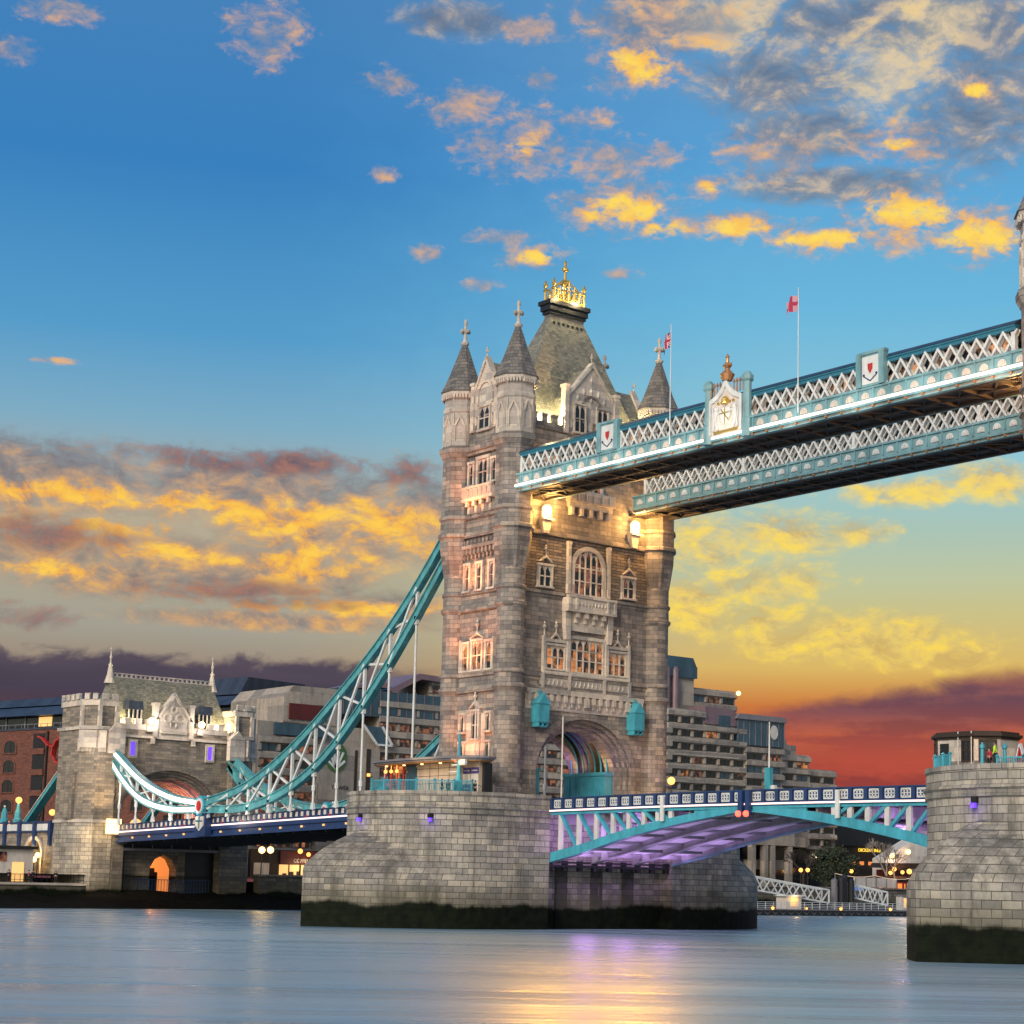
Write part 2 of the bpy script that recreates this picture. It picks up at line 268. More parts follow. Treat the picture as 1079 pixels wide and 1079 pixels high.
def lit_glass(name, c, strength, lo, hi, scale):
    ma, t, b = newmat(name); p = obj_co(t)
    n = t.noise(t.vm('FLOOR', t.vm('MULTIPLY', p, (1.6, 1.6, 1.1))), scale, 1); n2 = t.noise(p, 1.2, 2)
    e = t.m('MULTIPLY', t.step(t.m('ADD', t.m('MULTIPLY', n, 0.6), t.m('MULTIPLY', n2, 0.4)), lo, hi), strength)
    b.inputs['Base Color'].default_value = (0.02, 0.022, 0.03, 1); b.inputs['Roughness'].default_value = 0.1
    b.inputs['Emission Color'].default_value = c; t.put(b.inputs['Emission Strength'], e)
    MATS[name] = ma
lit_glass('glass_lit', (1.0, 0.34, 0.09, 1), 0.75, 0.42, 0.66, 7.3)
lit_glass('glass_half', (1.0, 0.32, 0.14, 1), 0.45, 0.45, 0.7, 2.3)
lit_glass('glass_interior', (1.0, 0.45, 0.2, 1), 0.8, 0.5, 0.66, 2.1)

# ------------------------------------------------------------------ mesh builder
ORG = {}
class MB:
    def __init__(s, F=None): s.v = []; s.f = []; s.uv = []; s.F = F
    def add(s, vs, fs, uvs=None):
        b = len(s.v)
        s.v += [Vector(s.F(*p)) if s.F else Vector(p) for p in vs]
        s.f += [tuple(b + i for i in f) for f in fs]
        s.uv += uvs if uvs else [None] * len(fs)
        return s
    def box(s, x0, x1, y0, y1, z0, z1):
        return s.add([(x, y, z) for z in (z0, z1) for y in (y0, y1) for x in (x0, x1)],
                     [(0, 2, 3, 1), (4, 5, 7, 6), (0, 1, 5, 4), (2, 6, 7, 3), (0, 4, 6, 2), (1, 3, 7, 5)])
    def beam(s, p, q, w, h=None, up=(0, 0, 1)):
        p, q = Vector(p), Vector(q); h = w if h is None else h
        d = (q - p).normalized(); u = Vector(up)
        if abs(d.dot(u)) > 0.99: u = Vector((1, 0, 0))
        a = d.cross(u).normalized() * (w / 2); b = a.cross(d).normalized() * (h / 2)
        return s.add([p - a - b, p + a - b, p + a + b, p - a + b, q - a - b, q + a - b, q + a + b, q - a + b],
                     [(0, 1, 2, 3), (7, 6, 5, 4), (0, 4, 5, 1), (1, 5, 6, 2), (2, 6, 7, 3), (3, 7, 4, 0)])
    def path(s, pts, w, h, up=(0, 0, 1)):
        """a box section swept along a polyline, mitred"""
        pts = [Vector(p) for p in pts]; n = len(pts); vs = []; fs = []
        for i, p in enumerate(pts):
            d = (pts[min(i + 1, n - 1)] - pts[max(i - 1, 0)]).normalized()
            a = d.cross(Vector(up)).normalized() * (w / 2); b = a.cross(d).normalized() * (h / 2)
            vs += [p - a - b, p + a - b, p + a + b, p - a + b]
        for i in range(n - 1):
            for k in range(4): fs.append((4 * i + k, 4 * i + 4 + k, 4 * i + 4 + (k + 1) % 4, 4 * i + (k + 1) % 4))
        fs += [(0, 1, 2, 3), (4 * n - 1, 4 * n - 2, 4 * n - 3, 4 * n - 4)]
        return s.add(vs, fs)
    def prism(s, poly, d0, d1, ax='y'):
        """polygon of (u, z) pushed through the third axis from d0 to d1"""
        n = len(poly)
        mk = (lambda u, d, z: (u, d, z)) if ax == 'y' else ((lambda u, d, z: (d, u, z)) if ax == 'x' else (lambda u, d, z: (u, z, d)))
        vs = [mk(u, d0, z) for u, z in poly] + [mk(u, d1, z) for u, z in poly]
        fs = [tuple(range(n)), tuple(range(2 * n - 1, n - 1, -1))] + [(i, i + n, (i + 1) % n + n, (i + 1) % n) for i in range(n)]
        return s.add(vs, fs)
    def lathe(s, cx, cy, prof, n=16, rot=0.0, cap=True):
        vs = []; fs = []; uv = []; k = len(prof); per = prof[0][0] * 2 * math.pi
        for r, z in prof:
            for i in range(n):
                a = rot + 2 * math.pi * i / n; vs.append((cx + r * math.cos(a), cy + r * math.sin(a), z))
        for j in range(k - 1):
            for i in range(n):
                i2 = (i + 1) % n
                fs.append((j * n + i, j * n + i2, (j + 1) * n + i2, (j + 1) * n + i))
                ua, ub = per * i / n, per * (i + 1) / n
                uv.append([(ua, prof[j][1]), (ub, prof[j][1]), (ub, prof[j + 1][1]), (ua, prof[j + 1][1])])
        if cap:
            fs.append(tuple(range(n - 1, -1, -1))); uv.append(None)
            fs.append(tuple(range((k - 1) * n, k * n))); uv.append(None)
        return s.add(vs, fs, uv)
    def tube(s, p, q, r, r2=None, n=8):
        p, q = Vector(p), Vector(q); r2 = r if r2 is None else r2
        d = (q - p).normalized(); a = d.orthogonal().normalized(); b = d.cross(a); vs = []
        for c, rr in ((p, r), (q, r2)):
            for i in range(n):
                t = 2 * math.pi * i / n; vs.append(c + (a * math.cos(t) + b * math.sin(t)) * rr)
        return s.add(vs, [(i, (i + 1) % n, (i + 1) % n + n, i + n) for i in range(n)] + [tuple(range(n - 1, -1, -1)), tuple(range(n, 2 * n))])
    def ball(s, c, r, n=10, sz=1.0):
        prof = [(max(1e-3, r * math.sin(math.pi * k / n)), c[2] - r * sz * math.cos(math.pi * k / n)) for k in range(n + 1)]
        return s.lathe(c[0], c[1], prof, n)
    def strip(s, inner, outer, d0, d1):
        """band between two outlines of (u, z), thick from d0 to d1"""
        n = len(inner)
        vs = [(u, d0, z) for u, z in inner] + [(u, d0, z) for u, z in outer] + [(u, d1, z) for u, z in inner] + [(u, d1, z) for u, z in outer]
        fs = []
        for i in range(n - 1):
            fs += [(i, i + 1, n + i + 1, n + i), (2 * n + i, 3 * n + i, 3 * n + i + 1, 2 * n + i + 1),
                   (i, 2 * n + i, 2 * n + i + 1, i + 1), (n + i, n + i + 1, 3 * n + i + 1, 3 * n + i)]
        fs += [(0, n, 3 * n, 2 * n), (n - 1, 3 * n - 1, 4 * n - 1, 2 * n - 1)]
        return s.add(vs, fs)
    def build(s, name, mat, parent=None, smooth=False):
        o = ORG.get(parent.name, Vector((0, 0, 0))) if parent else Vector((0, 0, 0))
        me = bpy.data.meshes.new(name)
        me.from_pydata([v - o for v in s.v], [], s.f)
        bm = bmesh.new(); bm.from_mesh(me); bmesh.ops.recalc_face_normals(bm, faces=bm.faces)
        ul = bm.loops.layers.uv.new('uv'); bm.faces.ensure_lookup_table()
        for i, f in enumerate(bm.faces):
            u = s.uv[i] if i < len(s.uv) else None
            orig = s.f[i]
            nrm = f.normal
            tx = Vector((-nrm.y, nrm.x, 0))
            tx = tx.normalized() if tx.length > 0.2 else None
            for lp in f.loops:
                co = lp.vert.co + o
                if u: lp[ul].uv = u[orig.index(lp.vert.index)]
                elif tx is None: lp[ul].uv = (co.x, co.y)
                else:
                    t2 = nrm.cross(tx); lp[ul].uv = (co.dot(tx), co.z if abs(nrm.z) < 0.35 else co.dot(t2))
            if smooth: f.smooth = True
        bm.to_mesh(me); bm.free()
        me.materials.append(MATS[mat] if isinstance(mat, str) else mat)
        ob = bpy.data.objects.new(name, me); COL.objects.link(ob)
        ORG[ob.name] = o
        if parent: ob.parent = parent
        return ob
def thing(name, label, cat, loc=(0, 0, 0), group=None):
    o = bpy.data.objects.new(name, None); COL.objects.link(o); o.empty_display_size = 0.5
    o.location = loc; ORG[o.name] = Vector(loc); o['label'] = label; o['category'] = cat
    if group: o['group'] = group
    return o
def tag(o, label, cat, group=None):
    o['label'] = label; o['category'] = cat
    if group: o['group'] = group
    return o
def setting(o, kind='structure'): o['kind'] = kind; return o
def copy_tree(o, parent=None):
    c = o.copy(); COL.objects.link(c)
    if parent: c.parent = parent
    for ch in list(o.children): copy_tree(ch, c)
    return c
def light(kind, loc, power, color, size=0.3, to=None, spot=60, blend=0.6, name='lamp_light'):
    d = bpy.data.lights.new(name, kind); d.energy = power; d.color = color
    if kind == 'AREA': d.size = size
    else: d.shadow_soft_size = size
    o = bpy.data.objects.new(name, d); COL.objects.link(o); o.location = loc
    if kind == 'SPOT': d.spot_size = R(spot); d.spot_blend = blend
    if to is not None: o.rotation_euler = (Vector(loc) - Vector(to)).to_track_quat('Z', 'Y').to_euler()
    return o
def writing(text, size, loc, rot, mat, name='lettering', parent=None, align='CENTER', ext=0.015):
    c = bpy.data.curves.new(name, 'FONT'); c.body = text; c.size = size; c.extrude = ext; c.align_x = align; c.align_y = 'CENTER'
    c.materials.append(MATS[mat]); o = bpy.data.objects.new(name, c); COL.objects.link(o)
    if parent: o.parent = parent; loc = Vector(loc) - ORG[parent.name]
    o.location = loc; o.rotation_euler = rot
    bpy.context.view_layer.update()
    me = bpy.data.meshes.new_from_object(o); ob = bpy.data.objects.new(name, me); COL.objects.link(ob)
    ob.parent = o.parent; ob.location = o.location; ob.rotation_euler = o.rotation_euler
    bpy.data.objects.remove(o); return ob
def spline(pts, n):
    """Catmull-Rom through (x, z) points, resampled at n+1 even steps of x"""
    pts = sorted(pts); xs = [pts[0][0] + (pts[-1][0] - pts[0][0]) * i / n for i in range(n + 1)]
    return [(x, sample(pts, x)) for x in xs]
def sample(pts, x):
    k = 0
    while k < len(pts) - 2 and x > pts[k + 1][0]: k += 1
    (x0, y0), (x1, y1) = pts[k], pts[k + 1]
    def sl(i):
        a, b = pts[max(i - 1, 0)], pts[min(i + 1, len(pts) - 1)]
        return (b[1] - a[1]) / (b[0] - a[0])
    h = x1 - x0; t = (x - x0) / h
    return ((2 * t**3 - 3 * t**2 + 1) * y0 + (t**3 - 2 * t**2 + t) * h * sl(k) + (-2 * t**3 + 3 * t**2) * y1 + (t**3 - t**2) * h * sl(k + 1))
def arch_line(hw, z0, zs, rise, n=20):
    return [(-hw, z0)] + [(-hw * math.cos(math.pi * k / n), zs + rise * math.sin(math.pi * k / n)) for k in range(n + 1)] + [(hw, z0)]
# ------------------------------------------------------------------ setting: water and banks
wm, t, b = newmat('river_water')
p = obj_co(t)
ps = t.vm('MULTIPLY', p, (1, 1, 1))
wr = t.new('ShaderNodeVectorRotate', rotation_type='Z_AXIS'); t.put(wr.inputs['Vector'], p); wr.inputs['Angle'].default_value = R(-52)
along = t.vm('MULTIPLY', wr.outputs[0], (0.010, 0.11, 1))
n_big = t.noise(along, 1.0, 5, 0.6); n_fine = t.noise(t.vm('MULTIPLY', wr.outputs[0], (0.10, 0.5, 1)), 1.0, 5, 0.6)
t.put(b.inputs['Base Color'], t.ramp(n_big, [(0.38, (0.18, 0.30, 0.38, 1)), (0.62, (0.27, 0.385, 0.45, 1))]))
t.put(b.inputs['Roughness'], t.m('ADD', t.m('MULTIPLY', n_big, 0.26), 0.15))
b.inputs['IOR'].default_value = 1.33; b.inputs['Specular IOR Level'].default_value = 0.8
bp = t.new('ShaderNodeBump'); bp.inputs['Strength'].default_value = 0.6; bp.inputs['Distance'].default_value = 1.6
t.put(bp.inputs['Height'], t.m('ADD', t.m('MULTIPLY', n_big, 0.95), t.m('MULTIPLY', n_fine, 0.05))); t.l.new(bp.outputs[0], b.inputs['Normal'])
MATS['river_water'] = wm
setting(MB().add([(-1500, -1500, 0), (900, -1500, 0), (900, 3000, 0), (-1500, 3000, 0)], [(0, 1, 2, 3)]).build('river', 'river_water'))
# the far bank: one sheet to the horizon
setting(MB().add([(-92, -3000, 4.7), (-92, 9000, 4.7), (-9000, 9000, 4.7), (-9000, -3000, 4.7)], [(0, 1, 2, 3)]).build('ground', 'paving'))
fs = MB(); ny = 90; rows = []
for k in range(ny + 1):
    y = -60 + 280 * k / ny
    ed = -79 - 4.0 * math.sin(y * 0.05 + 1) + rnd.uniform(-0.8, 0.8)
    if y > 40: ed = min(ed, -86)
    rows.append([(-92, y, 2.4 + rnd.uniform(-.25, .25)), (-88, y, 1.5 + rnd.uniform(-.4, .4)), (-85, y, 0.9 + rnd.uniform(-.35, .35)), (ed, y, -0.15)])
fs.add([q for r_ in rows for q in r_], [(4 * k + j, 4 * k + j + 1, 4 * k + 5 + j, 4 * k + 4 + j) for k in range(ny) for j in range(3)])
setting(fs.build('shore', 'mud'))
qw = thing('quay_wall', 'long dark stone quay wall along the far bank with algae at its foot', 'wall', (-90, 60, 0))
MB().box(-92, -90.2, 14.6, 520, 0.5, 5.0).build('wall', 'quay_stone', qw)
MB().box(-92.2, -89.9, 14.6, 520, 5.0, 5.3).build('coping', 'abutment_stone', qw)
qw2 = thing('quay_wall', 'pale stone terrace wall beside the left foot of the gatehouse', 'wall', (-90, -50, 0))
MB().box(-92, -89.0, -160, -14.6, 0.5, 3.1).build('wall', 'quay_stone', qw2)
MB().box(-94, -88.8, -160, -14.6, 3.1, 3.4).build('coping', 'trim', qw2)
setting(MB().box(-94, -88.9, -160, -14.8, 3.4, 3.45).build('path', 'paving'))

# ------------------------------------------------------------------ main tower
TA, TB = 5.08, 10.71           # half spacing of the corner turrets along / across the bridge
XF, YF = 5.3, 11.2             # planes of the outer wall faces
def FX(u, d, z): return (XF + d, u, z)
def FXb(u, d, z): return (-XF - d, -u, z)
def FY(u, d, z): return (u, -YF - d, z)
def FYb(u, d, z): return (-u, YF + d, z)

def gothic_window(par, F, u, z0, wd, h, n, glass, arch=0.0, trans=(0.5,), fr=0.28, dep=0.32, heads=True, name='window'):
    hw = wd / 2; zs = z0 + h - arch
    m_ = MB(F)
    if arch:
        a = arch_line(hw, z0, zs, arch, 16); o_ = arch_line(hw + fr, z0, zs, arch + fr, 16); m_.strip(a, o_, 0, dep)
    else:
        m_.box(u * 0 - hw - fr, -hw, 0, dep, z0, z0 + h); m_.box(hw, hw + fr, 0, dep, z0, z0 + h); m_.box(-hw - fr - .06, hw + fr + .06, 0, dep + .05, z0 + h, z0 + h + fr)
    m_.box(-hw - fr - .1, hw + fr + .1, 0, dep + .12, z0 - .22, z0)
    mw = min(0.13, wd * 0.09)
    def top_at(x): return zs + arch * math.sqrt(max(0, 1 - (x / hw) ** 2)) if arch else z0 + h
    for k in range(1, n):
        x = -hw + wd * k / n; m_.box(x - mw / 2, x + mw / 2, 0.04, dep * 0.7, z0, top_at(x) - 0.02)
    for q in trans:
        zz = z0 + h * q; m_.box(-hw, hw, 0.05, dep * 0.62, zz - mw / 2, zz + mw / 2)
    if heads:                                   # pointed tracery heads of the lights
        lw = wd / n
        for k in range(n):
            xa = -hw + lw * k; xc = xa + lw / 2; zt = (top_at(xc) if not arch else min(top_at(xa + .05), top_at(xa + lw - .05)))
            zt = max(zt, zs) - 0.02
            for s_ in (-1, 1):
                m_.add([(xc + s_ * lw / 2, .05, zt), (xc, .05, zt), (xc + s_ * lw / 2, .05, zt - lw * .8), (xc + s_ * lw / 2, dep * .55, zt), (xc, dep * .55, zt), (xc + s_ * lw / 2, dep * .55, zt - lw * .8)],
                       [(0, 1, 2), (3, 5, 4), (0, 3, 4, 1), (1, 4, 5, 2), (0, 2, 5, 3)])
    m_.v = [v + (Vector(F(u, 0, 0)) - Vector(F(0, 0, 0))) for v in m_.v]
    wo = m_.build(name, 'trim', par)
    g = MB(F)
    if arch: g.prism(arch_line(hw, z0, zs, arch, 16), 0.01, 0.06)
    else: g.box(-hw, hw, 0.01, 0.06, z0, z0 + h)
    g.v = [v + (Vector(F(u, 0, 0)) - Vector(F(0, 0, 0))) for v in g.v]
    g.build('pane', glass, wo)
    return wo
def finial_mb(m_, F, u, z0, h, d=0.25):
    c = Vector(F(u, d, 0)); k = h / 2.0
    m_F = m_.F; m_.F = None
    m_.lathe(c.x, c.y, [(.10 * k, z0), (.10 * k, z0 + .5 * h), (.26 * k, z0 + .58 * h), (.30 * k, z0 + .68 * h), (.10 * k, z0 + .78 * h), (.17 * k, z0 + .86 * h), (.03, z0 + h)], 8)
    m_.F = m_F
def hood(m_, F, u, hw, z0, z1, t_=0.2, d1=0.4):
    m_.strip([(u - hw, z0), (u, z1), (u + hw, z0)], [(u - hw - t_, z0), (u, z1 + t_ * 1.6), (u + hw + t_, z0)], 0, d1)

def turret(par, cx, cy):
    m_ = MB()
    m_.lathe(cx, cy, [(1.85, 12.9), (1.85, 14.9), (1.62, 15.3), (1.55, 15.4), (1.53, 25.6), (1.72, 25.85), (1.86, 26.0), (1.86, 26.3), (1.62, 26.5), (1.60, 27.5), (1.78, 27.7), (1.78, 27.95), (1.56, 28.1), (1.55, 34.9), (1.8, 35.15), (1.84, 35.45), (1.60, 35.65), (1.58, 36.8), (1.75, 37.0), (1.75, 37.25), (1.55, 37.45), (1.55, 39.3)], 20, R(9))
    sh = m_.build('turret_shaft', 'ashlar', par)
    u_ = MB()
    rr = 1 / math.cos(R(22.5))
    u_.lathe(cx, cy, [(1.50 * rr, 39.2), (1.56 * rr, 39.4), (2.02 * rr, 42.4), (2.05 * rr, 43.5), (2.3 * rr, 43.75), (2.32 * rr, 44.05), (2.06 * rr, 44.25), (2.04 * rr, 45.6), (2.24 * rr, 45.8), (2.26 * rr, 46.05), (2.02 * rr, 46.3), (2.0 * rr, 52.8), (2.12 * rr, 53.0), (2.2 * rr, 53.2), (2.42 * rr, 53.6), (2.46 * rr, 54.1), (2.1 * rr, 54.35)], 8, R(22.5))
    up_ = u_.build('turret_body', 'ashlar', par)
    t_ = MB()
    t_.lathe(cx, cy, [(2.0 * rr, 54.3), (2.0 * rr, 58.3), (2.12 * rr, 58.5), (2.14 * rr, 58.8), (1.98 * rr, 59.0), (1.98 * rr, 60.1), (2.2 * rr, 60.3), (2.34 * rr, 60.55), (2.34 * rr, 60.9)], 8, R(22.5))
    lan = t_.build('turret_lantern', 'trim', par)
    pn = MB()                                   # blind pointed niche on every face of the lantern
    for k in range(8):
        a = k * math.pi / 4; ca, sa = math.cos(a), math.sin(a)
        def FN(u, d, z, ca=ca, sa=sa): return (cx + (2.0 + d) * ca - u * sa, cy + (2.0 + d) * sa + u * ca, z)
        q = MB(FN)
        q.box(-.82, -.68, 0, .14, 54.4, 58.2); q.box(.68, .82, 0, .14, 54.4, 58.2)
        q.box(-.68, .68, 0, .1, 54.4, 55.0)
        q.strip([(-.45, 55.0), (-.45, 56.7), (0, 57.7), (.45, 56.7), (.45, 55.0)], [(-.66, 55.0), (-.66, 56.8), (0, 58.1), (.66, 56.8), (.66, 55.0)], 0, .17)
        for z in (60.35,):
            for x in (-.7, -.35, 0, .35, .7): q.box(x - .09, x + .09, .1, .42, z - .3, z + .2)
        pn.add(q.v, q.f)
    pn.build('niche_panelling', 'trim', lan)
    sp = MB(); sp.lathe(cx, cy, [(2.5 * rr, 60.9), (2.36 * rr, 61.15), (1.75 * rr, 62.6), (1.2 * rr, 64.2), (.72 * rr, 65.7), (.34, 66.9)], 8, R(22.5))
    spo = sp.build('spire', 'spire_stone', par)
    fn = MB(); fn.lathe(cx, cy, [(.34, 66.8), (.5, 67.0), (.5, 67.2), (.28, 67.3), (.2, 67.6), (.17, 68.2), (.28, 68.5), (.3, 68.75), (.16, 68.9), (.14, 69.3), (.24, 69.55), (.2, 69.8), (.03, 70.1)], 8)
    for s_ in (-1, 1):
        fn.ball((cx, cy + s_ * .48, 68.55), .24, 6); fn.ball((cx + s_ * .48, cy, 68.55), .24, 6)
    fn.build('finial', 'trim', spo)

def make_tower():
    T_ = thing('bridge_tower', 'tall gothic stone bridge tower with steep gold-crowned roof on the mid-river pier', 'bridge tower', (0, 0, 13.0))
    for sx in (-1, 1):
        for sy in (-1, 1): turret(T_, sx * TA, sy * TB)
    # walls; the arched faces are cut for the roadway
    for F in (FX, FXb):
        a = arch_line(7.0, 12.9, 17.0, 6.2, 28)
        MB(F).prism([(-9.9, 12.9)] + a + [(9.9, 12.9), (9.9, 27.2), (-9.9, 27.2)], -0.9, 0).build('wall', 'ashlar', T_)
        MB(F).box(-9.9, 9.9, -0.9, 0, 28.1, 36.6).build('wall', 'ashlar', T_)
        MB(F).box(-9.9, 9.9, -0.9, -0.02, 37.3, 43.6).build('wall', 'rubble', T_)
        MB(F).box(-9.9, 9.9, -0.9, 0, 44.4, 55.8).build('wall', 'ashlar', T_)
        for z0, z1, d in ((27.2, 27.55, .12), (27.55, 28.1, .3), (36.6, 36.9, .1), (36.9, 37.3, .26), (43.6, 44.0, .34), (44.0, 44.4, .15)):
            MB(F).box(-9.9, 9.9, -.9, d, z0, z1).build('string_course', 'ashlar', T_)
        am = MB(F)
        for k, (hi, ho, d0, d1) in enumerate(((6.95, 7.65, -.3, .22), (6.55, 7.0, -1.3, -.28), (6.15, 6.6, -2.0, -.75), (5.75, 6.2, -2.9, -1.25))):
            dz = 0.28 * k
            am.strip(arch_line(hi, 12.9, 17.0, hi - .75, 28), arch_line(ho, 12.9, 17.0, ho - .75, 28), d0, d1)
        am.build('arch_moulding', 'ashlar', T_)
        # corbel table over the arch
        cb = MB(F); cb.box(-8.6, 8.6, 0, .16, 23.9, 26.3); cb.box(-8.6, 8.6, 0, .42, 25.7, 26.2)
        for k in range(17):
            x = -8.2 + k * 1.025; cb.box(x - .2, x + .2, .1, .5, 24.9, 25.75); cb.box(x - .12, x + .12, .1, .36, 24.35, 24.9); cb.box(x - .3, x - .22, .1, .26, 24.2, 25.6)
            if k in (2, 8, 14): cb.box(x - .34, x + .34, .1, .55, 24.5, 25.5)
        cb.build('corbel_table', 'trim', T_)
        MB(F).box(-9.9, 9.9, 0, .32, 26.3, 26.7).build('string_course', 'ashlar', T_)
    for F in (FY, FYb):
        MB(F).box(-4.4, 4.4, -0.9, 0, 12.9, 25.8).build('wall', 'ashlar', T_)
        MB(F).box(-4.4, 4.4, -.9, 0, 26.5, 35.0).build('wall', 'ashlar', T_)
        MB(F).box(-4.4, 4.4, -.9, -.02, 35.6, 55.8).build('wall', 'ashlar', T_)
        for z0, z1, d in ((25.8, 26.15, .36), (26.15, 26.5, .16), (27.6, 28.0, .2), (35.0, 35.35, .34), (35.35, 35.6, .16), (36.9, 37.25, .22), (43.5, 43.85, .36), (43.85, 44.2, .18), (45.7, 46.05, .26), (53.1, 53.5, .36), (53.5, 54.1, .6)):
            MB(F).box(-4.4, 4.4, -.9 if z0 in (25.8, 26.15, 35.0, 35.35) else -.1, d, z0, z1).build('string_course', 'ashlar', T_)
    # ---- arched river face: three storeys of windows
    pb = MB(FX); pb.box(-6.4, 6.4, 0, .45, 27.9, 28.3); pb.box(-6.4, 6.4, 0, .4, 25.9, 26.28)
    for x0, x1 in ((-6.3, -2.75), (-2.4, 2.4), (2.75, 6.3)):
        pb.box(x0, x1, 0, .22, 26.28, 27.9)
        for k in range(int((x1 - x0) / .6)):
            x = x0 + .35 + k * .6
            pb.add([(x - .25, .2, 26.6), (x, .34, 27.1), (x + .25, .2, 26.6), (x, .2, 27.6)], [(0, 1, 3), (1, 2, 3), (0, 2, 1)])
    for x in (-6.4, -2.58, 2.58, 6.4): pb.box(x - .18, x + .18, 0, .46, 26.28, 27.9)
    pb.build('panel_band', 'trim', T_)
    gothic_window(T_, FX, -4.55, 28.6, 2.5, 2.55, 3, 'glass_lit'); gothic_window(T_, FX, 4.55, 28.6, 2.5, 2.55, 3, 'glass_lit')
    gothic_window(T_, FX, 0, 28.5, 4.7, 3.7, 5, 'glass_lit', trans=(.36, .66), fr=.36)
    for s_ in (-1, 1):
        fm = MB(FX)
        fm.box(s_ * 6.25 - .16, s_ * 6.25 + .16, 0, .42, 28.3, 32.2); finial_mb(fm, FX, s_ * 6.25, 32.1, 1.7)
        fm.box(s_ * 2.85 - .22, s_ * 2.85 + .22, 0, .5, 28.3, 32.0)
        fm.box(min(s_ * 6.4, s_ * 2.7), max(s_ * 6.4, s_ * 2.7), 0, .4, 31.55, 31.9)
        hood(fm, FX, s_ * 4.55, .55, 31.9, 32.5, .14, .35); finial_mb(fm, FX, s_ * 4.55, 32.3, 1.7)
        fm.build('window_surround', 'trim', T_)
    # balcony on curved brackets above the large window
    bl = MB(FX)
    for s_ in (-1, 1):
        bl.prism([(s_ * 2.75, 32.0), (s_ * 3.35, 32.0), (s_ * 3.5, 33.4), (s_ * 3.55, 35.2), (s_ * 2.75, 35.2)], 0, .62)
    bl.box(-2.75, 2.75, 0, .35, 33.1, 35.2)
    for k in range(4): x = -1.95 + 1.3 * k; bl.box(x - .25, x + .25, .3, .95, 34.6, 35.2); bl.box(x - .16, x + .16, .3, .65, 34.0, 34.6)
    bl.box(-3.6, 3.6, 0, 1.15, 35.2, 35.5)
    bl.box(-3.5, 3.5, .85, 1.05, 35.5, 36.8); bl.box(-3.6, 3.6, .75, 1.2, 36.8, 37.1)
    for x in (-3.4, -2.3, 2.3, 3.4): bl.box(x - .16, x + .16, .8, 1.18, 35.5, 36.8)
    for k in range(9): x = -1.9 + .475 * k; bl.add([(x - .2, 1.05, 35.7), (x, 1.16, 36.15), (x + .2, 1.05, 35.7), (x, 1.05, 36.6)], [(0, 1, 3), (1, 2, 3)])
    for s_ in (-1, 1): bl.box(s_ * 3.5 - .1, s_ * 3.5 + .1, 0, .85, 35.5, 36.8)
    bl.build('balcony', 'trim', T_)
    gothic_window(T_, FX, 0, 37.4, 4.2, 5.1, 5, 'glass_half', arch=2.1, trans=(.3, .6), fr=.5)
    for s_ in (-1, 1): MB(FX).box(s_ * 2.95 - .2, s_ * 2.95 + .2, 0, .45, 37.3, 43.2).box(s_ * 2.95 - .26, s_ * 2.95 + .26, 0, .5, 42.9, 43.3).build('window_pilaster', 'trim', T_)
    for u in (-6.3, 6.1):
        gothic_window(T_, FX, u, 37.75, 1.6, 2.3, 2, 'glass_half' if u > 0 else 'glass_dark')
        m_ = MB(FX); hood(m_, FX, u, .75, 40.5, 41.0, .18, .42); finial_mb(m_, FX, u, 41.0, 1.5); m_.build('window_hood', 'trim', T_)
    # upper storey, between the high walkways
    up = MB(FX); up.box(-3.4, 3.4, 0, .8, 47.9, 49.2); up.box(-3.2, 3.2, 0, .5, 47.3, 47.9)
    for k in range(5): x = -2.8 + 1.4 * k; up.box(x - .2, x + .2, 0, .62, 46.4, 47.4)
    for k in range(6): x = -2.9 + 1.16 * k; up.box(x - .38, x + .38, .7, .9, 48.1, 49.0)
    up.build('upper_balcony', 'trim', T_)
    gothic_window(T_, FX, 0, 49.4, 3.2, 3.4, 3, 'glass_half')
    # ---- side face to the viewer's left
    for u, z0, wd, h, n in ((0, 20.6, 1.15, 3.0, 2), (-2.4, 21.4, .62, 1.9, 1), (2.4, 21.4, .62, 1.9, 1), (-2.4, 18.2, .62, 1.9, 1), (2.4, 18.2, .62, 1.9, 1), (0, 15.2, 1.3, 2.4, 2), (-2.4, 14.6, .9, 2.4, 1), (2.4, 14.6, .9, 2.4, 1)):
        gothic_window(T_, FY, u, z0, wd, h, n, 'glass_dark', fr=.26, trans=(.5,) if n > 1 else ())
    q = MB(FY); q.box(-3.4, 3.4, 0, .22, 17.5, 18.0); [q.box(min(a * s_, b_ * s_), max(a * s_, b_ * s_), 0, .1, z0, z1) for s_ in (-1, 1) for a, b_, z0, z1 in ((.95, 1.6, 13.4, 17.5), (3.1, 3.35, 13.4, 17.5), (1.0, 1.75, 18.0, 23.4))]; q.box(-.95, .95, 0, .2, 17.9, 20.4); hood(q, FY, 0, .9, 23.9, 24.5, .2, .4); finial_mb(q, FY, 0, 24.2, 1.7)
    for x in (-3.3, -1.5, 1.5, 3.3): q.box(x - .14, x + .14, 0, .3, 13.4, 17.5)
    q.build('window_surround', 'trim', T_)
    gothic_window(T_, FY, 0, 28.3, 1.7, 3.2, 2, 'glass_lit'); gothic_window(T_, FY, -2.2, 28.3, .95, 3.0, 1, 'glass_lit', trans=(.5,)); gothic_window(T_, FY, 2.2, 28.3, .95, 3.0, 1, 'glass_lit', trans=(.5,))
    q = MB(FY); q.box(-3.2, 3.2, 0, .3, 27.95, 28.12); hood(q, FY, 0, 1.1, 31.8, 32.3, .2, .4); finial_mb(q, FY, 0, 32.2, 1.8); q.box(-3.2, -2.95, 0, .4, 28.1, 31.8); q.box(2.95, 3.2, 0, .4, 28.1, 31.8)
    q.build('window_surround', 'trim', T_)
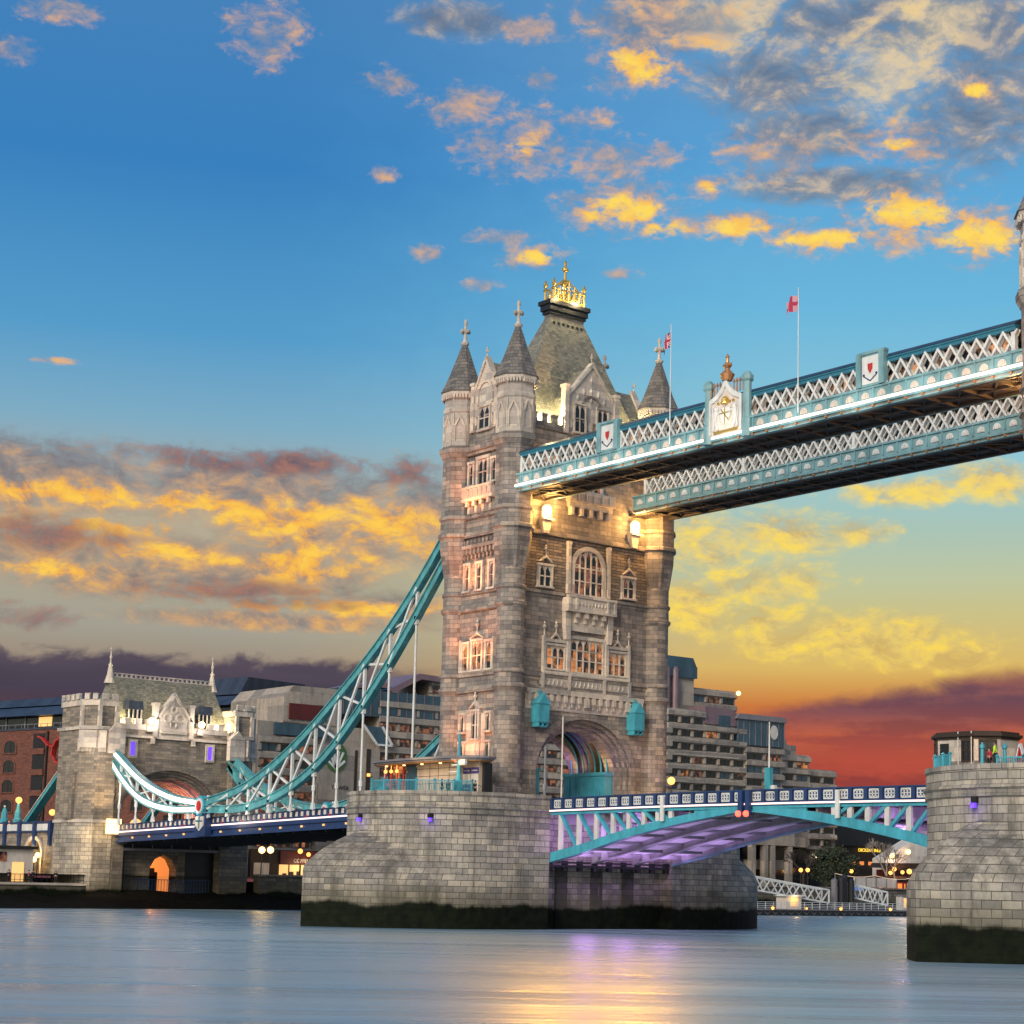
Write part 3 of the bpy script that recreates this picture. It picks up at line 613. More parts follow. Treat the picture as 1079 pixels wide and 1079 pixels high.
    for u in (-2.3, 0, 2.3): gothic_window(T_, FY, u, 37.4, .75, 2.9, 1, 'glass_half', trans=(.5,), fr=.3)
    q = MB(FY)
    q.box(-3.1, 3.1, 0, .55, 42.2, 42.6)
    for k in range(9): x = -2.9 + .725 * k; q.box(x - .16, x + .16, 0, .5, 41.5, 42.2); q.box(x - .13, x + .13, 0, .3, 41.0, 41.5); q.box(x - .2, x + .2, 0, .4, 42.7, 43.2)
    q.build('corbel_table', 'ashlar', T_)
    gothic_window(T_, FY, 0.1, 49.4, 1.7, 3.0, 2, 'glass_dark', fr=.34); gothic_window(T_, FY, -2.1, 49.6, .7, 2.5, 1, 'glass_dark'); gothic_window(T_, FY, 2.2, 49.6, .7, 2.5, 1, 'glass_dark')
    q = MB(FY); q.box(-2.9, 2.9, 0, 1.0, 47.6, 47.9); q.box(-2.8, 2.8, .75, .95, 47.9, 49.0); q.box(-2.9, 2.9, .7, 1.05, 49.0, 49.25)
    for k in range(4): x = -2.0 + 1.35 * k; q.prism([(x - .2, 47.6), (x + .2, 47.6), (x + .2, 46.2), (x - .2, 46.2)], 0, .55); q.box(x - .2, x + .2, .4, .9, 47.0, 47.6)
    for k in range(7): x = -2.5 + .83 * k; q.box(x - .25, x + .25, .95, 1.05, 48.1, 48.85)
    for s_ in (-1, 1): q.box(s_ * 2.8 - .1, s_ * 2.8 + .1, 0, .75, 47.9, 49.0)
    q.build('oriel_balcony', 'trim', T_)
    # ---- parapets
    for F, hw in ((FX, 8.7), (FXb, 8.7), (FY, 3.1), (FYb, 3.1)):
        q = MB(F); q.box(-hw, hw, -.5, .12, 55.8, 56.1)
        k = 0; x = -hw
        while x < hw - .5: q.box(x, min(x + .8, hw), -.45, .06, 56.1, 57.4); q.box(x - .05, min(x + .85, hw), -.5, .12, 57.4, 57.6); q.box(x + .8, min(x + 1.5, hw), -.45, .05, 56.1, 56.6); x += 1.5
        q.build('parapet', 'ashlar', T_)
    # ---- roof
    rf = MB(); zb, zt = 56.6, 71.0; a0, b0, a1, b1 = 3.7, 9.5, .55, 2.45
    rf.add([(-a0, -b0, zb), (a0, -b0, zb), (a0, b0, zb), (-a0, b0, zb), (-a1, -b1, zt), (a1, -b1, zt), (a1, b1, zt), (-a1, b1, zt)], [(0, 1, 5, 4), (1, 2, 6, 5), (2, 3, 7, 6), (3, 0, 4, 7), (4, 5, 6, 7)])
    ro = rf.build('roof', 'roof_slate', T_)
    cp = MB(); cp.box(-.62, .62, -2.5, 2.5, 70.3, 71.3)
    cp.build('roof_collar', 'spire_stone', ro)
    for k in range(7): MB().ball((.72, -2.1 + .7 * k, 70.25), .2, 6).build('roof_vent', 'black_paint', ro)
    co = MB(); co.box(-.8, .8, -2.7, 2.7, 71.3, 71.7); co.box(-.95, .95, -2.9, 2.9, 71.7, 72.4); co.box(-1.15, 1.15, -3.1, 3.1, 72.4, 72.9)
    co.build('roof_cornice', 'black_paint', T_)
    cr = MB()                                   # gilded cresting
    for sx in (-.8, .8): cr.box(sx - .06, sx + .06, -2.3, 2.3, 72.9, 73.3)
    for sy in (-2.3, 2.3): cr.box(-.8, .8, sy - .06, sy + .06, 72.9, 73.3)
    for sx in (-.8, .8):
        for sy in (-2.3, 2.3):
            cr.lathe(sx, sy, [(.2, 72.9), (.16, 74.2), (.3, 74.4), (.12, 74.7), (.28, 75.0), (.2, 75.3), (.03, 75.7)], 8)
            cr.beam((sx, sy, 74.3), (0, 0, 76.2), .09, .16)
        for k in range(5):
            y = -1.6 + .8 * k; h_ = 75.7 - abs(y) * .75
            cr.tube((sx, y, 73.2), (sx, y, h_), .08, .03, 6); cr.ball((sx, y, h_), .17, 6)
            cr.beam((sx, y - .38, 73.3), (sx, y, 74.5), .1); cr.beam((sx, y + .38, 73.3), (sx, y, 74.5), .1)
            for zz in (74.5, 75.0): cr.ball((sx, y + .2, zz - abs(y) * .4), .11, 5); cr.ball((sx, y - .2, zz - abs(y) * .4), .11, 5)
    cr.lathe(0, 0, [(.35, 72.9), (.25, 75.2), (.42, 75.6), (.2, 76.0), (.14, 77.0), (.32, 77.2), (.34, 77.5), (.12, 77.7), (.2, 78.1), (.03, 78.6)], 8)
    cr.box(-.06, .06, -.5, .5, 77.2, 77.45)
    cr.build('gilded_crown', 'gold', T_)
    # ---- gabled dormers
    def dormer(F, hw, z0, ze, za, back, wins):
        g = MB(F); g.prism([(-hw, z0), (hw, z0), (hw, ze), (0, za), (-hw, ze)], -.5, 0.02)
        go = g.build('dormer_gable', 'trim', T_)
        c_ = MB(F); c_.strip([(-hw - .05, ze - .2), (0, za), (hw + .05, ze - .2)], [(-hw - .4, ze - .3), (0, za + .6), (hw + .4, ze - .3)], -.6, .25)
        for s_ in (-1, 1): c_.box(s_ * (hw + .25) - .3, s_ * (hw + .25) + .3, -.5, .3, z0, ze + .9); c_.box(s_ * (hw + .25) - .4, s_ * (hw + .25) + .4, -.6, .4, ze + .9, ze + 1.25)
        finial_mb(c_, F, 0, za + .3, 1.4, 0)
        c_.build('gable_coping', 'trim', go)
        d_ = MB(F); d_.add([(-hw, -.5, z0), (hw, -.5, z0), (hw, -.5, ze), (0, -.5, za), (-hw, -.5, ze), (-hw, -back, z0), (hw, -back, z0), (hw, -back, ze), (0, -back, za), (-hw, -back, ze)], [(0, 5, 9, 4), (4, 9, 8, 3), (3, 8, 7, 2), (2, 7, 6, 1)])
        d_.build('dormer_roof', 'roof_slate', go)
        for u, zz, wd, h in wins: gothic_window(T_, lambda a, b_, c: F(a, b_ + .02, c), u, zz, wd, h, 2 if wd > 1.3 else 3, 'glass_dark', fr=.2, dep=.22)
        r_ = MB(F)
        if hw > 3:
            for u in (-1.7, 1.7): r_.strip(arch_line(1.1, 59.7, 59.8, .75, 10), arch_line(1.35, 59.7, 59.8, 1.0, 10), 0.02, .2)
            for u, z in ((-1.1, 61.0), (1.1, 61.0), (0, 62.5), (0, 61.2), (-2.0, 60.2), (2.0, 60.2), (0, 60.2)): r_.add([(u - .3, .02, z), (u, .2, z + .1), (u + .3, .02, z), (u, .05, z + .75), (u, .05, z - .45)], [(0, 1, 3), (1, 2, 3), (0, 4, 1), (1, 4, 2)])
        else: r_.strip(arch_line(1.2, 58.9, 60.0, 1.4, 10), arch_line(1.5, 58.9, 60.0, 1.8, 10), 0, .2)
        r_.build('gable_tracery', 'trim', go)
    dormer(FX, 3.5, 55.8, 60.3, 64.2, 4.6, ((-1.7, 56.2, 1.5, 3.2), (1.7, 56.2, 1.5, 3.2)))
    dormer(FY, 2.0, 55.8, 60.4, 63.9, 7.0, ((0, 55.9, 1.9, 2.6),))
    dormer(FYb, 2.0, 55.8, 60.4, 63.9, 7.0, ())
    # ---- roadway passage: dark vault with painted steel ribs, springing from steel plinths
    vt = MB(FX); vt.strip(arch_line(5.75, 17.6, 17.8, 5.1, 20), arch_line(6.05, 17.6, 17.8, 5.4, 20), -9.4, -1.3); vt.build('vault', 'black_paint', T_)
    for k in range(7):
        d = -2.2 - 1.05 * k
        MB(FX).strip(arch_line(5.32, 17.6, 18.0, 4.62, 20), arch_line(5.45, 17.6, 18.0, 4.75, 20), d - .07, d + .07).build('vault_rib', 'turquoise', T_)
    for s_ in (-1, 1):
        pl = MB(lambda u, d, z, s_=s_: FX(u * s_, d, z)); yi = 4.5 if s_ > 0 else 5.0
        pl.box(yi, 6.3, -9.0, -1.6, 12.9, 17.2); pl.box(yi - .15, 6.3, -9.0, -1.5, 17.2, 17.6)
        for k in range(6): d = -2.4 - 1.1 * k; pl.box(yi - .12, yi + .05, d - .1, d + .1, 13.3, 17.0); pl.box(yi - .08, yi + .05, d - .6, d - .2, 15.6, 16.9)
        pl.build('steel_plinth', 'turquoise', T_)
    MB(FX).box(-6.0, 6.0, -10.6, 0, 12.75, 12.88).build('roadway', 'asphalt', T_)
    # ---- small turquoise lookout boxes hung either side of the arch
    for u in (-7.0, 7.0):
        q = MB(FX); q.box(u - .75, u + .75, .1, 1.5, 22.4, 24.4)
        q.prism([(u - .85, 24.4), (u + .85, 24.4), (u, 25.6)], .05, 1.6)
        q.box(u - .12, u + .12, .5, .8, 25.3, 26.0)
        for zz in (22.4, 22.0): q.box(u - .65, u + .65, .2, 1.4, zz - .12, zz)
        for x in (-.6, 0, .6): q.box(u + x - .06, u + x + .06, .2, 1.4, 21.9, 22.4)
        q.build('lookout_box', 'turquoise', T_)
    # ---- bracket lamps below the walkway ends
    for u in (-6.6, 6.6):
        q = MB(FX); q.prism([(u - .35, 43.7), (u + .35, 43.7), (u + .7, 45.2), (u - .7, 45.2)], 0, .7); q.box(u - .75, u + .75, 0, 1.0, 45.2, 45.4); bo = q.build('lamp_bracket', 'trim', T_)
        MB().lathe(XF + .6, u, [(.3, 45.4), (.55, 45.6), (.55, 46.6), (.3, 46.9)], 10).build('lamp_glass', 'lamp_warm', bo)
    return T_
tower = make_tower()
# ------------------------------------------------------------------ river piers
def pier_loop(z, o=0.0, inset=0.0):
    """plan of the pier at height z: rounded body above, pointed cutwater below"""
    rr = 10.65 + o - inset; pts = []
    n = 28
    def end(sg):
        out = []
        for k in range(n + 1):
            th = math.pi * k / n; t = abs(k - n / 2) / (n / 2); t = 1 - t        # t: 0 at the sides, 1 at the nose
            zb_ = 3.0 + 2.9 * t; s_ = min(1, max(0, (z - zb_) / (0.4 + 3.7 * t))); w_ = (1 - s_ ** 1.35) ** 0.8 if s_ < 1 else 0.0
            xu, yu = rr * math.cos(th), rr * math.sin(th)
            xo = (10.65 + o) * (1 - t ** 2) * (1 if k < n / 2 else -1); yo = (17.8 + o) * t
            out.append((sg * (xu + (xo - xu) * w_), sg * (15 + yu + (yo - yu) * w_)))
        return out
    pts = end(1) + end(-1)
    return pts
def make_pier():
    T_ = thing('bridge_pier', 'broad pale granite pier with pointed cutwater carrying the full bridge tower', 'bridge pier', (0, 0, 0))
    m_ = MB(); lv = [(-1, 0), (2.5, 0)] + [(2.9 + 7.2 * k / 20, 0) for k in range(21)] + [(11.7, 0), (11.75, .12), (12.0, .2), (12.05, .1), (12.3, .14), (12.35, .26), (12.6, .3), (12.7, .08), (13.75, .05), (13.8, .16), (14.15, .16), (14.15, -.45), (13.6, -.45)]
    rings = []; base = pier_loop(0)
    def notch(loop, o, z):
        # loop runs +Y end from +X side to -X side, then the -Y end back to the +X side; the bascule recess is cut in the +X side
        x0 = 10.65 + o; xr = 8.6
        return loop + [(x0, -8.9), (xr, -8.9 ), (xr, 8.9), (x0, 8.9)]
    for z, o in lv:
        rings.append([(x, y, z) for x, y in notch(pier_loop(z, max(o, -.45)), o, z)])
    N = len(rings[0]); vs = [p_ for r_ in rings for p_ in r_]; fs = []; uv = []
    for j in range(len(rings) - 1):
        ua = [0]; 
        for i in range(N): a, b_ = rings[0][i], rings[0][(i + 1) % N]; ua.append(ua[-1] + math.dist(a, b_))
        va = lv[j][0]; vb = lv[j + 1][0]
        dl = math.dist(rings[j][12], rings[j + 1][12])
        vb2 = vb if abs(vb - va) > .01 else va + dl
        for i in range(N):
            i2 = (i + 1) % N
            fs.append((j * N + i, j * N + i2, (j + 1) * N + i2, (j + 1) * N + i))
            uv.append([(ua[i], va), (ua[i + 1], va), (ua[i + 1], vb2), (ua[i], vb2)])
    fs.append(tuple(range((len(rings) - 1) * N, len(rings) * N))); uv.append(None)
    m_.add(vs, fs, uv)
    m_.build('masonry', 'granite', T_)
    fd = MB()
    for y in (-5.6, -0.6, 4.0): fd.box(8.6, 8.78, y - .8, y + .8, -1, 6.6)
    fd.build('stain_band', 'wet_granite', T_)  # thin slabs stand in for dark stain bands on the recess wall
    gd = MB(); gd.box(8.7, 10.4, -8.7, 8.7, 6.6, 6.85)
    for k in range(9): y = -8.4 + 2.1 * k; gd.box(9.9, 10.3, y - .3, y + .3, 6.2, 7.3)
    gd.box(10.3, 10.45, -8.7, 8.7, 7.0, 7.2)
    gd.build('service_gantry', 'dark_steel', T_)
    return T_
pier = make_pier()

# ------------------------------------------------------------------ high level walkways
WX0, WX1 = 5.4, L - 5.4
def make_walkway(sg, y_out, y_in):
    """sg = -1: the walkway nearer the viewer. Outer face at y_out."""
    T_ = thing('high_walkway', 'pale blue lattice walkway with gilded crest panel and a glowing white light line' if sg < 0 else 'second lattice walkway seen behind and below the crested one, without crest panels', 'walkway', (WX0, (y_out + y_in) / 2, 47.5))
    yo = y_out
    faces = [(yo, -1 if sg < 0 else 1), (y_in, 1 if sg < 0 else -1)]
    b_ = MB(); b_.box(WX0 + 1.6, WX1 - 1.6, min(yo, y_in) + .5, max(yo, y_in) - .5, 47.75, 47.9); b_.build('floor_plate', 'brown_steel', T_)
    for (yf, s_) in faces:
        x0, x1 = (WX0, WX1) if yf == yo else (WX0 + 1.2, WX1 - 1.2)
        q = MB()                                # deep lower boom with cornice
        q.box(x0, x1, min(yf, yf - s_ * .55), max(yf, yf - s_ * .55), 47.55, 49.35)
        q.box(x0 - .1, x1 + .1, min(yf + s_ * .18, yf - s_ * .6), max(yf + s_ * .18, yf - s_ * .6), 49.35, 49.55)
        q.box(x0 - .1, x1 + .1, min(yf + s_ * .22, yf), max(yf + s_ * .22, yf), 47.85, 48.05)
        k = 0; x = x0 + .3
        while x < x1 - .3: q.box(x - .09, x + .09, min(yf, yf + s_ * .12), max(yf, yf + s_ * .12), 48.3, 49.35); x += 1.9
        q.build('lower_boom', 'pale_blue', T_)
        x = x0 + 1.25
        while x < x1 - .5 and yf == (yo if sg < 0 else y_in):
            o_ = MB()
            pts = [(x - .55, 48.5)] + [(x - .55 * math.cos(math.pi * j / 8), 48.68 + .5 * math.sin(math.pi * j / 8)) for j in range(9)] + [(x + .55, 48.5)]
            o_.prism(pts, min(yf, yf + s_ * .1), max(yf, yf + s_ * .1))
            for j in (-1, 0, 1): o_.box(x + j * .3 - .07, x + j * .3 + .07, min(yf, yf + s_ * .16), max(yf, yf + s_ * .16), 48.6, 48.98)
            o_.v = [Vector((x + (v.x - x) * .8, v.y, 48.5 + (v.z - 48.5) * .85)) for v in o_.v]; o_.build('shell_ornament', 'cream_panel' if sg < 0 else 'white_paint', T_)
            x += 1.9
        rv = MB(); x = x0 + .3
        while x < x1 - .3: rv.box(x - .12, x + .12, min(yf, yf + s_ * .2), max(yf, yf + s_ * .2), 47.62, 47.82); x += 1.9
        rv.box(x0, x1, min(yf, yf + s_ * .03), max(yf, yf + s_ * .03), 47.7, 47.74); rv.build('bracket_row', 'bronze', T_)
        yl = yf - s_ * .35
        c_ = MB(); c_.box(x0 + 1.6, x1 - 1.6, min(yl - .25, yl + .25), max(yl - .25, yl + .25), 51.42, 51.75); c_.box(x0 + 1.6, x1 - 1.6, yl - .34, yl + .34, 51.75, 51.9); c_.build('top_chord', 'rail_blue', T_)
        la = MB(); x = x0 + 1.9; P_ = 1.4
        while x < x1 - 1.9 - .5 * P_:
            for dx, dd in ((0, .10),):
                la.beam((x + dx, yl + s_ * dd, 49.4), (x + dx + P_, yl + s_ * dd, 51.5), .2, .16, (0, 1, 0)); la.beam((x + dx + P_, yl + s_ * (dd + .1), 49.4), (x + dx, yl + s_ * (dd + .1), 51.5), .2, .16, (0, 1, 0)); la.beam((x + dx, yl - s_ * .3, 49.4), (x + dx + P_, yl - s_ * .3, 51.5), .2, .1, (0, 1, 0)); la.beam((x + dx + P_, yl - s_ * .4, 49.4), (x + dx, yl - s_ * .4, 51.5), .2, .1, (0, 1, 0))
            if yf == y_in: la.beam((x + P_ / 4, yl - s_ * .22, 49.5), (x + P_ / 4 + P_, yl - s_ * .22, 51.3), .1, .2, (0, 1, 0))
            x += P_
        for j in range(5): xp = x0 + 1.9 + j * (x1 - x0 - 3.8) / 4; la.box(xp - .2, xp + .2, yl - .2, yl + .2, 49.5, 51.3)
        la.build('lattice', 'white_paint', T_)
        if yf == yo or sg < 0:
            g_ = MB(); g_.box(x0 + 2, x1 - 2, yf - s_ * 1.0, yf - s_ * 1.05, 49.5, 51.3); g_.build('glazing', 'glass_interior', T_)
    r_ = MB(); ya, yb = min(yo, y_in), max(yo, y_in)
    r_.prism([(ya - .05, 51.92), (yb + .05, 51.92), (yb - .9, 52.5), (ya + .9, 52.5)], WX0 + 1.6, WX1 - 1.6, 'x'); r_.build('roof', 'lead_roof', T_)
    s2 = MB()                                   # braced steel soffit
    n = 18
    for k in range(n + 1):
        x = WX0 + (WX1 - WX0) * k / n; s2.box(x - .1, x + .1, ya + .5, yb - .5, 47.45, 47.75)
        if k < n:
            x2 = WX0 + (WX1 - WX0) * (k + 1) / n
            s2.beam((x, ya + .6, 47.62), (x2, yb - .6, 47.62), .14); s2.beam((x, yb - .6, 47.66), (x2, ya + .6, 47.66), .14)
    for y in (ya + .65, (ya + yb) / 2, yb - .65): s2.box(WX0, WX1, y - .12, y + .12, 47.46, 47.72)
    s2.build('soffit_bracing', 'brown_steel', T_)
    if sg < 0:
        yf = yo
        st = MB()
        for x0, x1 in ((WX0 - .1, 37.3), (38.0, 42.5), (43.4, WX1 + .1)): st.box(x0, x1, yf - .26, yf - .12, 48.06, 48.32)
        st.build('glow_strip', 'strip_white', T_)
        # gilded crest panel between two posts at mid span
        cp = MB(); cp.prism([(38.0, 48.3), (42.5, 48.3), (42.5, 51.8), (41.6, 52.3), (40.7, 53.0), (40.25, 53.6), (39.8, 53.0), (38.9, 52.3), (38.0, 51.8)], yf - .3, yf - .05)
        cpo = cp.build('crest_panel', 'cream_panel', T_)
        e_ = MB(); e_.strip([(38.25, 48.5), (38.25, 51.5), (39.2, 51.9), (39.9, 52.5), (40.25, 53.1), (40.6, 52.5), (41.3, 51.9), (42.25, 51.5), (42.25, 48.5)], [(38.0, 48.3), (38.0, 51.9), (39.0, 52.3), (39.75, 53.0), (40.25, 53.9), (40.75, 53.0), (41.5, 52.3), (42.5, 51.9), (42.5, 48.3)], yf - .5, yf - .25); e_.build('ogee_rim', 'white_paint', cpo)
        e_ = MB(); e_.prism([(39.55, 50.9), (40.95, 50.9), (40.95, 50.0), (40.25, 49.1), (39.55, 50.0)], yf - .5, yf - .28)
        for s_ in (-1, 1):
            x = 40.25 + s_ * 1.3
            e_.ball((x, yf - .35, 50.9), .27, 8); e_.beam((x, yf - .35, 50.7), (x + s_ * .15, yf - .35, 49.6), .42, .3, (0, 1, 0)); e_.beam((x - s_ * .1, yf - .35, 50.4), (40.25 + s_ * .7, yf - .35, 50.6), .2, .2, (0, 1, 0))
            e_.beam((x + s_ * .1, yf - .35, 49.7), (x - s_ * .25, yf - .35, 48.8), .24, .24, (0, 1, 0)); e_.beam((x + s_ * .2, yf - .35, 49.7), (x + s_ * .4, yf - .35, 48.8), .22, .24, (0, 1, 0)); e_.beam((x + s_ * .3, yf - .35, 49.5), (x + s_ * .55, yf - .35, 51.2), .14, .14, (0, 1, 0))
        e_.build('coat_of_arms', 'white_paint', cpo)
        e_ = MB(); e_.ball((40.25, yf - .4, 51.6), .42, 8); e_.box(38.6, 41.9, yf - .42, yf - .3, 48.45, 48.7)
        for x in (39.2, 39.7, 40.8, 41.3): e_.ball((x, yf - .36, 51.45), .16, 6)
        e_.beam((39.7, yf - .52, 50.8), (40.8, yf - .52, 49.6), .1, .06, (0, 1, 0)); e_.beam((40.25, yf - .52, 50.9), (40.25, yf - .52, 49.2), .1, .06, (0, 1, 0)); e_.beam((39.6, yf - .525, 50.35), (40.9, yf - .525, 50.35), .1, .06, (0, 1, 0))
        e_.build('gilt_ornament', 'gold', cpo)
        e_ = MB(); e_.lathe(40.25, yf - .2, [(.5, 53.6), (.75, 54.2), (.35, 54.6), (.22, 54.8), (.45, 55.1), (.2, 55.4), (.14, 55.8), (.22, 56.0), (.03, 56.3)], 10)
        e_.box(39.7, 40.8, yf - .3, yf - .1, 55.05, 55.3)
        for s_ in (-1, 1):
            for k in range(4): x = 40.25 + s_ * (.95 + .42 * k); e_.lathe(x, yf - .2, [(.09, 52.3), (.07, 53.2), (.15, 53.35), (.02, 53.7)], 6)
        e_.build('crest_finial', 'bronze', cpo)
        for x in (37.6, 42.95):
            q = MB(); q.lathe(x, yf - .1, [(.55, 47.6), (.55, 49.3), (.44, 49.5), (.44, 53.0), (.62, 53.2), (.64, 53.6), (.5, 53.7), (.3, 54.0), (.05, 54.1)], 8, R(22.5)); q.build('crest_post', 'pale_blue', T_)
        for xc in (22.4, 58.7):
            q = MB(); q.box(xc - 1.5, xc + 1.5, yf - .18, yf + .2, 49.5, 52.5); q.box(xc - 1.7, xc + 1.7, yf - .3, yf + .3, 52.5, 52.75)
            for s_ in (-1, 1): q.box(xc + s_ * 1.35 - .3, xc + s_ * 1.35 + .3, yf - .35, yf + .3, 49.55, 52.5)
            so = q.build('shield_panel', 'pale_blue', T_)
            MB().box(xc - 1.0, xc + 1.0, yf - .23, yf - .17, 49.75, 52.3).build('panel_field', 'white_paint', so)
            q = MB(); q.prism([(xc - .28, 51.6), (xc + .28, 51.6), (xc + .25, 51.1), (xc, 50.7), (xc - .25, 51.1)], yf - .3, yf - .22); q.build('red_device', 'red_paint', so)
            q = MB()
            for s_ in (-1, 1): q.beam((xc, yf - .26, 50.0), (xc + s_ * .75, yf - .26, 50.5), .09, .06, (0, 1, 0)); q.ball((xc + s_ * .75, yf - .26, 50.6), .12, 6)
            q.build('scroll', 'navy', so)
    return T_
make_walkway(-1, -11.64, -5.9)
make_walkway(1, 11.5, 5.6)

# ------------------------------------------------------------------ opening bascule span, two leaves meeting at mid river
XB = 11.0
def zpar(x): return 13.86 + 0.18 * (1 - ((x - L / 2) / 30) ** 2)
LOW = [(11.0, 7.15), (12.6, 7.45), (16.6, 8.2), (22.2, 9.45), (30.2, 10.85), (37.6, 11.8), (40.72, 12.1)]
def make_leaf():
    T_ = thing('bascule_leaf', 'turquoise arched road leaf springing from the main tower pier, lit violet underneath', 'bascule', (XB, 0, 12))
    xs = [XB + (40.60 - XB) * k / 24 for k in range(25)]
    cur = [(x, sample(LOW, x)) for x in xs]
    d_ = MB()
    dk = [(x, zpar(x) - 1.42) for x in xs]
    d_.prism([(x, z) for x, z in dk] + [(x, z - .3) for x, z in reversed(dk)], -8.75, 8.75); d_.build('road_deck', 'asphalt', T_)
    cb = MB()
    for k in range(9):
        x = 12.4 + 3.3 * k; z1 = zpar(x) - 1.75; zc = sample(LOW, x) + .35; zb_ = max(zc, z1 - 1.0)
        cb.box(x - .12, x + .12, -8.6, 8.6, zb_, z1)
        if z1 - zc > 1.4: cb.box(x - .1, x + .1, -8.6, 8.6, zc, zc + .35)
    cb.build('cross_girder', 'girder_grey', T_)
    sp = MB()
    for k in range(3):
        y = -5.9 + 5.9 * k
        sp.prism([(x, z + .62) for x, z in cur[2:]] + [(x, z + .70) for x, z in reversed(cur[2:])], y - 2.5, y + 2.5)
    sp.build('soffit_plate', 'girder_white', T_)
    for gi, y in enumerate((-8.86, -2.95, 2.95, 8.86)):
        outer = gi in (0, 3); g = MB()
        g.prism([(x, z) for x, z in cur] + [(x, z + (.95 - .35 * (x - XB) / 30)) for x, z in reversed(cur)], y - .22, y + .22)
        g.prism([(x, z - .1) for x, z in cur] + [(x, z) for x, z in reversed(cur)], y - .42, y + .42)
        xe = 32.5
        g.prism([(x, zpar(x) - 1.78) for x in xs] + [(x, zpar(x) - 1.5) for x in reversed(xs)], y - .24, y + .24)
        g.prism([(x, sample(LOW, x) + .5) for x in xs if x >= xe] + [(x, zpar(x) - 1.6) for x in reversed(xs) if x >= xe], y - .1, y + .1)
        nb = 7; bx = [12.5 + 3.1 * k - .09 * k * k for k in range(nb + 1)]
        for k in range(nb):
            xa, xb_ = bx[k], bx[k + 1]
            g.beam((xa, y, zpar(xa) - 1.65), (xb_ - .25, y, sample(LOW, xb_) + .6), .3, .36, (0, 1, 0))
        g.build('arched_girder', 'turquoise' if outer else 'girder_grey', T_)
        if outer:
            yi = y - (.24 if y > 0 else -.24); lp_ = MB(); lp_.prism([(x, z - .11) for x, z in cur] + [(x, z + .94 - .35 * (x - XB) / 30) for x, z in reversed(cur)], min(yi, yi + (.03 if y < 0 else -.03)), max(yi, yi + (.03 if y < 0 else -.03))); lp_.prism([(x, z - .13) for x, z in cur] + [(x, z - .1) for x, z in reversed(cur)], min(y, y - .43 * (1 if y > 0 else -1)), max(y, y - .43 * (1 if y > 0 else -1))); lp_.build('girder_lining', 'girder_grey', T_)
        for k in range(nb + 1): xa = bx[k]; MB().box(xa - .28, xa + .28, y - .14, y + .14, sample(LOW, xa) + .6, zpar(xa) - 1.65).build('web_post', 'girder_white', T_)  # posts coloured white to carry the light falling on them
    for y, s_ in ((-8.95, -1), (8.95, 1)):
        f_ = MB()
        for (a, b_, dy) in ((-1.5, -1.18, .3), (-.14, 0, .22)):
            f_.prism([(x, zpar(x) + a) for x in xs] + [(x, zpar(x) + b_) for x in reversed(xs)], min(y, y + s_ * dy), max(y, y + s_ * dy))
        f_.prism([(x, zpar(x) - 1.2) for x in xs] + [(x, zpar(x) - .1) for x in reversed(xs)], min(y, y + s_ * .06), max(y, y + s_ * .06))
        n = 16
        for k in range(n + 1): x = XB + .15 + (40.6 - XB - .3) * k / n; f_.box(x - .2, x + .2, min(y, y + s_ * .26), max(y, y + s_ * .26), zpar(x) - 1.2, zpar(x) - .1)
        fo = f_.build('parapet', 'navy', T_)
        for k in range(n):
            xa = XB + .15 + (40.6 - XB - .3) * (k + .5) / n; w_ = .58; zz = zpar(xa)
            q = MB(); yy0, yy1 = min(y + s_ * .05, y + s_ * .13), max(y + s_ * .05, y + s_ * .13)
            q.box(xa - w_, xa + w_, yy0, yy1, zz - 1.08, zz - .98); q.box(xa - w_, xa + w_, yy0, yy1, zz - .32, zz - .22); q.box(xa - w_, xa - w_ + .1, yy0, yy1, zz - 1.08, zz - .22); q.box(xa + w_ - .1, xa + w_, yy0, yy1, zz - 1.08, zz - .22)
            for j in range(3):
                c_ = xa - .36 + .36 * j
                q.strip([(c_ + .13 * math.cos(t_), zz - .65 + .3 * math.sin(t_)) for t_ in [R(30 * i) for i in range(13)]], [(c_ + .21 * math.cos(t_), zz - .65 + .36 * math.sin(t_)) for t_ in [R(30 * i) for i in range(13)]], yy0, yy1)
            q.box(xa - .5, xa + .5, yy0, yy1, zz - .69, zz - .61)
            q.build('parapet_panel', 'white_paint', T_)
        q = MB(); q.prism([(x, zpar(x) - 1.44) for x in xs] + [(x, zpar(x) - 1.28) for x in reversed(xs)], min(y + s_ * .3, y + s_ * .38), max(y + s_ * .3, y + s_ * .38)); q.build('glow_strip', 'strip_pink', T_)
        q = MB(); q.box(28.75, 29.2, min(y + s_ * .3, y + s_ * .5), max(y + s_ * .3, y + s_ * .5), 11.2, 13.75); q.build('gauge_board', 'white_paint', T_)
        q = MB(); q.box(39.95, 40.5, min(y + s_ * .3, y + s_ * .7), max(y + s_ * .3, y + s_ * .7), 11.6, 13.95); nv = q.build('navigation_light', 'navy', T_)
        q = MB(); q.ball((40.2, y + s_ * .85, 11.75), .3, 8); q.build('lamp_lens', 'lamp_red', nv)
    return T_
leaf = make_leaf()
leaf2 = copy_tree(leaf); leaf2.rotation_euler.z = math.pi; leaf2.location = (L - XB, 0, 12)
leaf2['label'] = 'turquoise arched road leaf reaching the pier that carries the small cabin'

